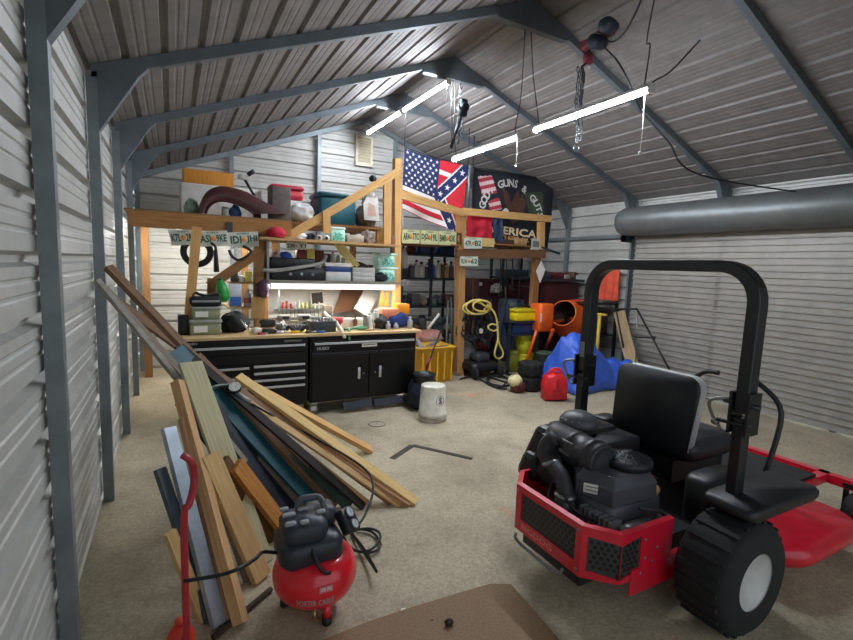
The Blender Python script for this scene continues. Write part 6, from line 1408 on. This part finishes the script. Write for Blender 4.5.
pts = [PY(344, 333, y+.04), PY(350, 329, y+.05), PY(360, 327, y+.06), PY(368, 330, y+.05), PY(362, 333, y+.02), PY(350, 333, y+.02), PY(349, 340, 4.9)]
for p in pts[:-1]: p.z = max(p.z, TZ+.02)
c.tube(spline(pts, 5), .016, 8); c.build('hose', GH, t)
for i, (u0, u1, v0, cc, cp, n_) in enumerate(((368, 373, 318, (228, 228, 224), (220, 220, 216), 'white bottle on the worktop right of the green hose'), (374, 380, 315, (206, 202, 190), (232, 232, 228), 'tall pale spray can on the worktop behind the black clutter'), (364, 368, 320, (120, 122, 120), (60, 62, 64), 'small grey can between the green hose and the white bottle'))):
    bottle('spray_can', n_, 'can', (u0, v0, u1, 334), y+.12, pm('sc_%d' % i, cc), pm('scap_%d' % i, cp), TZ, None, 'can')
soft('black_tool_heap', 'black power tool lying on the worktop left of the blue cloth', 'tool', (377, 321, 391, 334), y+.05, .2, pm('heap_black', (34, 34, 38)), TZ, .4, 71)
soft('blue_cloth', 'dark blue cloth heap at the right end of the worktop', 'cloth', (384, 317, 413, 333), y+.1, .3, mat('cloth_navy', (34, 54, 110), rough=.85, var=.2), TZ, .22, 72)
zc_ = TZ+.13
t = case('orange_case', 'faded orange case lying on the blue cloth', 'case', (382, 309, 400, 320), y+.15, .2, pm('case_faded_orange', (226, 132, 92)), None, .03)
t = case('orange_tin', 'bright orange tin at the right of the faded orange case', 'tin', (397, 304, 410, 315), y+.2, .16, pm('tin_orange', (246, 150, 24)), None, .02)
for i, (u, v0) in enumerate(((389, 326), (397, 328), (411, 322))):
    bottle('small_bottle', ('left small silver bottle in front of the blue cloth', 'middle small silver bottle in front of the blue cloth', 'pale bottle at the right corner of the worktop')[i], 'bottle', (u-2.5, v0, u+2.5, 334), y+.02, pm('silver_paint', (176, 176, 180), metal=.3), WPL, TZ)

# ---------------------------------------------------------------- more of the worktop's clutter
for i, u in enumerate((285, 305)):
    t = thing('battery_charger', ('left grey charger with a black slot on the rail behind the cables', 'right grey charger with a black slot on the rail behind the cables')[i], 'charger', (PY(u, 313, 5.39).x, 5.42, TZ+.086)); q = PY(u, 313, 5.385)
    c = MB(); c.rbox((q.x, 5.43, TZ+.086+.034), (.15, .09, .068), .025); c.build('body', pm('charger_grey', (132, 130, 124)), t)
    c = MB(); c.rbox((q.x+.01, 5.386, TZ+.086+.036), (.075, .006, .034), .004); c.build('slot', BLK, t)
case('grey_post_box', 'tall grey brown box standing on the rail between the picture and the cork board', 'box', (324, 291, 333, 312), 5.48, .1, pm('box_umber', (92, 78, 66)), TZ+.0, .01)
for i, (u, v, cc, n_) in enumerate(((297, 330, (240, 200, 40), 'yellow'), (281, 332, (210, 210, 206), 'white'), (321, 336.5, (60, 120, 190), 'blue'))):
    q = PY(u, v, 4.99); c = MB(); c.lathe([(.022, 0), (.045, 0), (.045, .022), (.022, .022), (.022, 0)], 20, MX.Translation((q.x, 5.0+.05*(i < 2), TZ)), cap=False); tag(c.build('tape_roll', pm('tape_'+n_, cc)), n_+' tape roll lying near the front edge of the worktop', 'tape')
def hand_tool(name, label, cat, a, b, m1, m2, zz=TZ):
    a, b = PY(*a), PY(*b); a.z = b.z = zz+.014; d = b-a; t = thing(name, label, cat, (a.x, a.y, zz))
    c = MB(); c.tube([a, a+d*.45], [.014, .012], 8); c.build('handle', m1, t); c = MB(); c.tube([a+d*.45, b], [.008, .007], 8); c.build('shank', m2, t)
hand_tool('screwdriver', 'red screwdriver lying at the front of the worktop left of the vise', 'screwdriver', (258, 336, 4.98), (268, 335, 5.0), pm('sd_red', (196, 40, 36)), STEEL)
hand_tool('screwdriver', 'black screwdriver lying before the socket tray', 'screwdriver', (306, 336, 4.97), (318, 335, 5.0), BLK, STEEL)
hand_tool('chisel', 'chisel with a wooden handle lying in front of the black power tool', 'chisel', (366, 337, 4.97), (380, 335, 5.0), PINE, STEEL)
soft('silver_fittings', 'heap of silver fittings on the worktop between the vise and the cables', 'fittings', (278, 325, 288, 335), 5.1, .12, mat('fitting_silver', (190, 190, 188), metal=.6, rough=.35, c2=(80, 80, 84), scale=50), TZ, .45, 111)
soft('grey_rag', 'grey rag bunched on the worktop behind the vise', 'rag', (264, 312, 277, 321), 5.3, .14, pm('rag_grey', (132, 124, 112), rough=.9), TZ, .3, 112)
bottle('glue_bottle', 'little white glue bottle on the worktop beside the red funnel', 'bottle', (331, 320, 335, 334), 5.12, WPL, pm('cap_orange', (230, 120, 40)), TZ)
bottle('brown_bottle', 'small brown bottle behind the green hose on the worktop', 'bottle', (354, 320, 358, 333), 5.2, pm('amber', (110, 62, 34)), BLK, TZ)
# and of the loft, the shelves
case('grey_toolbox', 'low dark grey toolbox on the small middle shelf behind the brown carton', 'toolbox', (324, 252, 331, 261), RY+.2, .12, pm('toolbox_grey', (84, 82, 80)), MIDZ, .006)
soft('wire_bundle', 'bundle of pale wire hanging behind the long sloping brace', 'wire', (364, 190, 378, 208), 6.3, .14, mat('wire_pale', (196, 186, 176), c2=(90, 80, 76), scale=35, rough=.6), None, .3, 113)
c = MB(); c.bar(PY(358, 196, 6.25), PY(390, 201, 6.25), .03, .02, UP); tag(c.build('thin_slat', GREYW), 'thin grey slat lying across the machinery behind the rack', 'slat')
c = MB(); c.tube([PY(362, 204, 6.1), PY(371, 186, 6.15)], .016, 7); tag(c.build('grey_tube', STEEL), 'grey tube leaning beside the printed card behind the rack', 'tube')
soft('black_lump', 'small black lump sitting on top of the long sloping brace', 'lump', (371, 174, 378, 181), RY-.12, .1, BLK, None, .2, 114)
# ---------------------------------------------------------------- dim shelving along the gable behind the bench and pillar
sv = thing('steel_shelving', 'dark steel shelving in the shade along the back wall left of the pillar', 'shelving', (4.05, 7.0, 0)); SVM = pm('shelving_dark', (44, 47, 52), metal=.3)
SY0, SY1 = 6.75, 7.2
xs0, xs1 = PY(401, 280, SY0).x, PY(458, 280, SY0).x
sz = {}
for v in (254, 278, 306):
    z = PY(430, v, SY0).z; sz[v] = z; c = MB(); c.span((xs0, SY0, z-.03), (xs1, SY1, z)); c.build('shelf', SVM, sv)
for x in (xs0, xs1-.04, (xs0+xs1)/2):
    c = MB(); c.span((x, SY0-.005, 0), (x+.04, SY0+.03, sz[254]+.25)); c.build('upright', SVM, sv)
for x in (xs0, xs1-.04):
    c = MB(); c.span((x, SY1-.03, 0), (x+.04, SY1, sz[254]+.25)); c.build('upright', SVM, sv)
TB = pm('tote_navy', (52, 78, 122), rough=.45)
for i, (u0, u1) in enumerate(((420, 437.5), (440, 456))):
    case('navy_tote', ('left navy blue tote on the dim top shelf behind the car plates', 'right navy blue tote on the dim top shelf, nearest the pillar')[i], 'tote', (u0, 244.5, u1, 254), SY0+.03, .35, TB, sz[254]+.001, .03, 'navy totes on the top shelf', pm('tote_navy_lid', (40, 60, 96)), None, .2)
soft('red_bundle', 'dark red bundle on the dim top shelf left of the navy totes', 'bundle', (408, 246, 418, 254), SY0+.05, .2, pm('bundle_dark_red', (112, 52, 54)), sz[254]+.001, .3, 81)
rowb = [(408, 263, 3.0, (40, 42, 46), 'black'), (413, 266, 2.6, (90, 92, 96), 'grey'), (417.5, 262, 2.6, (176, 176, 172), 'pale grey'), (423, 264, 3.2, (196, 190, 180), 'cream'), (427.5, 267, 2.2, (60, 60, 64), 'charcoal'), (432.5, 261, 4.6, (44, 74, 150), 'blue'), (439.5, 262, 2.4, (206, 200, 190), 'white'), (443.5, 264, 2.2, (122, 82, 54), 'brown'), (447.5, 265, 2.4, (200, 188, 168), 'beige'), (452.5, 263, 2.6, (150, 110, 90), 'clay')]
for i, (u, v, hw_, cc, n_) in enumerate(rowb):
    bottle('shop_bottle', '%s bottle on the dim shelf below the navy totes' % n_, 'bottle', (u-hw_, v-2, u+hw_, 278), SY0+.04, pm('rb_%d' % i, cc), pm('rbc_%d' % (i % 3), [(30, 30, 32), (210, 206, 200), (150, 40, 40)][i % 3]), sz[278]+.001, 'bottles on the dim shelf', 'can' if i % 3 == 1 else 'bottle')
rowc = [(406, 296, 5, 'black', (34, 36, 40)), (416, 294, 4, 'dark grey', (70, 72, 76)), (425, 298, 4, 'tan', (140, 120, 96)), (433, 299, 3.5, 'green grey', (80, 92, 84)), (441, 297, 4, 'slate', (58, 64, 74)), (450, 295, 4, 'brown', (92, 70, 56))]
for i, (u, v, hw_, n_, cc) in enumerate(rowc):
    if i % 2: case('hardware_box', '%s hardware box on the lowest dim shelf behind the worktop' % n_, 'box', (u-hw_, v, u+hw_, 306), SY0+.05, .2, pm('hb_%d' % i, cc), sz[306]+.001, .01, 'hardware on the lowest dim shelf')
    else: soft('hardware_heap', '%s heap of hardware on the lowest dim shelf behind the worktop' % n_, 'hardware', (u-hw_, v, u+hw_, 307), SY0+.05, .25, pm('hb_%d' % i, cc), sz[306]+.001, .4, 90+i, 'hardware on the lowest dim shelf')
c = MB(); q = PY(404, 259, 6.2); c.tube([PY(402, 249, 6.15), PY(403.5, 256, 6.15), PY(405.5, 268, 6.15)], [.05, .06, .045], 14); c.tube([PY(402, 249, 6.15), V((PY(402, 249, 6.15).x, 6.15, DZ2+.2))], .01, 6); tag(c.build('grey_duct', pm('duct_grey', (158, 154, 150), rough=.6)), 'grey duct tube hanging right of the mint boxes', 'duct')
soft('white_parts', 'little white parts bag on a nail just below the grey duct tube', 'bag', (400, 280, 412, 287), 6.2, .12, mat('parts_white', (200, 198, 194), c2=(70, 70, 74), scale=40, rough=.6), None, .4, 97)
# dark workbench along the back with machines, left of the pillar
t = thing('back_bench', 'dark workbench with grinders in the shade behind the right end of the worktop', 'bench', (3.6, 6.55, 0)); bz = PY(430, 331, 6.5).z
x0, x1 = PY(404, 331, 6.4).x, PY(452, 331, 6.4).x
c = MB(); c.span((x0, 6.42, bz-.04), (x1, 6.74, bz)); c.build('top', DKW, t)
for x in (x0+.03, x1-.07): c = MB(); c.span((x, 6.45, 0), (x+.05, 6.70, bz-.04)); c.build('leg', DKW, t)
for i, (u, n_) in enumerate(((414, 'left'), (443, 'right'))):
    q = PY(u, 324, 6.45); g = thing('bench_grinder', '%s bench grinder on the dark bench behind the worktop' % n_, 'grinder', (q.x, 6.56, bz), 0, 'bench grinders'); GM = pm('grinder_grey', (70, 76, 80), metal=.3)
    c = MB(); c.lathe([(.03, -.11), (.06, -.10), (.065, .10), (.03, .11)], 16, frame((q.x, 6.58, bz+.14), (1, 0, 0))); c.build('motor', GM, g)
    for s_ in (-.15, .15): c = MB(); c.lathe([(.02, -.015), (.085, -.015), (.085, .015), (.02, .015)], 20, frame((q.x+s_, 6.58, bz+.14), (1, 0, 0))); c.build('grinding_wheel', pm('wheel_grey', (120, 118, 112)), g)
    c = MB(); c.span((q.x-.07, 6.52, bz), (q.x+.07, 6.64, bz+.09)); c.build('base', GM, g)
for i, (u, v, hw_, cc, n_) in enumerate(((424, 318, 4, (52, 54, 58), 'black'), (430, 322, 3, (150, 140, 120), 'khaki'), (436, 321, 3, (44, 56, 60), 'dark teal'))):
    bottle('oil_can', '%s oil can on the dark bench between the two grinders' % n_, 'can', (u-hw_, v-3, u+hw_, 331), 6.47, pm('oc_%d' % i, cc), BLK, bz+.001, 'oil cans on the dark bench', 'can')
# pipes and levers leaning on the pillar
for i, (a, b) in enumerate((((451, 297), (454, 330)), ((448, 300), (446, 335)))):
    c = MB(); pa, pb = PY(*a, 6.35), PY(*b, 6.3); c.tube([pa, V((pb.x, 6.28, 0))], .016, 8); tag(c.build('pipe_length', mat('pipe_grey', (128, 130, 130), metal=.5, rough=.45)), ('grey pipe leaning just left of the pillar, the right one', 'grey pipe leaning left of the pillar, the left one')[i], 'pipe')
# cabinet with shelf right of the pillar
t = thing('maroon_cabinet', 'dark maroon cabinet in the shade right of the pillar', 'cabinet', (4.75, 7.2, 0)); x0, x1, z0, z1 = dims(478, 279, 499, 330, 7.0)
MC = pm('maroon_cab', (74, 36, 42), rough=.5, var=.2)
c = MB(); c.span((x0, 7.0, 0), (x1, 7.45, z1)); c.build('body', MC, t)
for k, (a, b) in enumerate(((x0+.01, (x0+x1)/2-.004), ((x0+x1)/2+.004, x1-.01))):
    c = MB(); c.span((a, 6.985, .08), (b, 7.0, z1-.03)); dd = c.build('door', MC, t); c = MB(); c.span(((b-.04) if k == 0 else a+.02, 6.97, z1*.6), ((b-.02) if k == 0 else a+.04, 6.985, z1*.75)); c.build('handle', STEEL, dd)
q = PY(481, 284, 6.97); c = MB(); c.span((q.x-.03, 6.978, q.z-.03), (q.x+.03, 6.984, q.z+.03)); c.build('sticker', LBL, t)
soft('white_hardware', 'small cluster of white bits on a bracket right of the maroon cabinet', 'hardware', (493, 284, 504, 293), 6.75, .12, mat('white_bits', (226, 222, 216), c2=(60, 60, 64), scale=35, rough=.6), None, .4, 101)
t = thing('dark_shelving', 'dark shelving unit behind the yellow tool case and barrel', 'shelving', (5.4, 7.3, 0)); x0, x1 = PY(502, 280, 7.1).x, PY(534, 280, 7.1).x
for z in (.1, .75, 1.35, 1.95): c = MB(); c.span((x0, 7.1, z), (x1, 7.5, z+.03)); c.build('shelf', SVM, t)
for x in (x0, x1-.04):
    for y in (7.1, 7.46): c = MB(); c.span((x, y, 0), (x+.04, y+.04, 2.0)); c.build('upright', SVM, t)
for i, (z, n_, cc) in enumerate(((.781, 'grey', (70, 76, 84)), (1.381, 'slate', (52, 60, 70)), (.131, 'black', (34, 36, 40)), (1.981, 'brown', (86, 66, 54)))):
    for k in range(2):
        c = MB(); xx = x0+.1+(x1-x0-.2)*(.25+.5*k); c.rbox((xx, 7.3, z+.14), ((x1-x0)*.4, .3, .28), .02); tag(c.build('shelf_bin', pm('bin_%s' % n_, cc)), '%s bin at the %s of the %s shelf behind the yellow tool case' % (n_, ('left', 'right')[k], ('second', 'third', 'bottom', 'top')[i]), 'bin', 'bins on the dark shelving')
# things on the flag frame shelf
for i, (u0, u1, v0, cc, n_) in enumerate(((503, 514, 242, (70, 52, 44), 'dark brown'), (516, 527, 240, (176, 140, 96), 'tan'))):
    case('shelf_box', '%s box on the flag frame shelf under the black flag' % n_, 'box', (u0, v0, u1, 247), 6.1, .2, pm('fb_%d' % i, cc), PY(500, 244, 6.1).z+.001, .008)
c = MB(); a = PY(541, 247, 6.0); b = PY(560, 254, 5.8); c.tube([a, b], .018, 7); tag(c.build('black_spike', BLK), 'black rod poking out to the right from the flag frame end', 'rod')
# mist of small things along the back wall: shelf brackets and hose reels stay out where the photo shows none
# loose floor bits by the back
c = MB(); a, b = PZ(456, 376), PZ(482, 372); c.bar(a+V((0, 0, .03)), b+V((.1, .3, .03)), .10, .05, (0, 0, 1)); tag(c.build('floor_plank', GREYW), 'short weathered plank lying on the floor right of the pillar foot', 'plank')
c = MB(); M = MX.Translation(PZ(377, 424.5)+V((0, 0, .003))); c.lathe([(.085, 0), (.09, .003), (.085, .006), (.08, .003)], 26, M, cap=False); tag(c.build('wire_ring', pm('ring_grey', (128, 124, 112), metal=.3)), 'thin grey ring lying on the floor in front of the door cabinet', 'ring')

# ---------------------------------------------------------------- dim odds and ends around the pillar and the mixer
for j, (lab, pts) in enumerate((('black hose looped on the floor left of the string trimmer', ((488, 377), (496, 372), (508, 374), (514, 380), (506, 386), (494, 385), (487, 381), (492, 376), (505, 377), (511, 383))),
        ('dark thin hose trailing on the floor from the pillar towards the trimmer', ((460, 379), (470, 377), (480, 379), (488, 384), (498, 388), (507, 389))))):
    c = MB(); P = [PZ(u, v, .02+.012*(i > 6)) for i, (u, v) in enumerate(pts)]; c.tube(spline(P, 5), .018 if j == 0 else .012, 7); tag(c.build('floor_hose', pm('hose_dark', (34, 36, 40), rough=.6)), lab, 'hose')
for i, (u, v0, v1, r_, n_) in enumerate(((499, 258, 292, .010, 'leftmost'), (505, 259, 305, .008, 'second'), (511, 258, 286, .012, 'third'), (518, 259, 298, .008, 'rightmost'))):
    y_ = 6.5; a = PY(u, v0, y_); a.z = PY(500, 244, 6.1).z-.02; b = PY(u+1, v1, y_); c = MB(); pts = [a, a.lerp(b, .5)+V((.02, 0, 0)), b]
    c.tube(spline(pts, 5), r_, 6); c.tube(arc(b+V((0, 0, -.04)), .035, 90, 380, 10, (1, 0, 0), (0, 0, 1)), r_, 6); tag(c.build('hanging_hook', pm('hook_dark', (58, 60, 64), metal=.5)), '%s of the four dark hooked rods hanging under the flag frame shelf' % n_, 'hook', 'hooked rods under the shelf')
for i, (u, hgt, n_, cc) in enumerate(((470, 1.5, 'left', (150, 112, 70)), (503, 1.35, 'middle', (120, 92, 60)), (526, 1.45, 'right', (134, 104, 72)))):
    t = thing('shovel', '%s of the long handled shovels leaning in the dark behind the pillar' % n_, 'shovel', PY(u, 340, 6.85), 0, 'shovels in the dark'); q = PY(u, 300, 6.85)
    c = MB(); c.tube([(q.x, 6.7, .25), (q.x+.06, 6.88, hgt)], .017, 8); c.build('handle', wood('handle_wood_%d' % i, cc, tuple(int(k*.75) for k in cc)), t)
    c = MB(); c.prism([(-.10, .0), (.10, .0), (.10, .16), (.03, .26), (-.03, .26), (-.10, .16)], 0, .012, MX.Translation((q.x-.01, 6.69, .28)) @ MX(((1, 0, 0, 0), (0, 0, -1, 0), (0, -1, 0, 0), (0, 0, 0, 1)))); c.build('blade', pm('blade_dark', (70, 70, 72), metal=.5), t)
soft('dark_tarp_bundle', 'dark folded bundle on the floor behind the yellow pails', 'bundle', (526, 336, 546, 366), 6.35, .35, mat('bundle_black', (36, 36, 40), rough=.85, var=.25), 0, .2, 121)
case('battery_case', 'black case in the shade under the mixer drum', 'case', (548, 338, 560, 358), 6.25, .3, BLK, 0, .02)
for i, (u0, u1, v0, n_, cc) in enumerate(((544, 551, 272, 'slate', (70, 78, 88)), (574, 582, 271, 'brown', (96, 70, 52)), (566, 572, 274, 'pale', (170, 166, 158)))):
    case('bench_box', 'small %s box on the far corner bench' % n_, 'box', (u0, v0, u1, 278), 6.15+.1*i, .16, pm('bb_%d' % i, cc), zt_corner, .006)
for i, (u, v, n_, cc) in enumerate(((408, 300, 'grey', (92, 94, 98)), (418, 318, 'rusty', (118, 84, 60)), (449, 322, 'pale', (160, 154, 144)))):
    soft('metal_part', '%s metal part lying on the dim shelves left of the pillar' % n_, 'part', (u-4, v-6, u+4, v+1), 6.46 if v > 310 else SY0+.1, .16, mat('part_%d' % i, cc, metal=.4, rough=.5, var=.3, scale=25), bz+.001 if v > 310 else sz[306]+.001, .45, 130+i)
# ---------------------------------------------------------------- daylight through the open front, view
wd = bpy.data.worlds.new('sky'); SC.world = wd; wd.use_nodes = True
wd.node_tree.nodes['Background'].inputs[0].default_value = (.82, .91, 1, 1)
wd.node_tree.nodes['Background'].inputs[1].default_value = .5
SC.view_settings.view_transform = 'Standard'; SC.view_settings.look = 'None'; SC.view_settings.gamma = 1; SC.view_settings.use_curve_mapping = False
SC.view_settings.exposure = 1.0
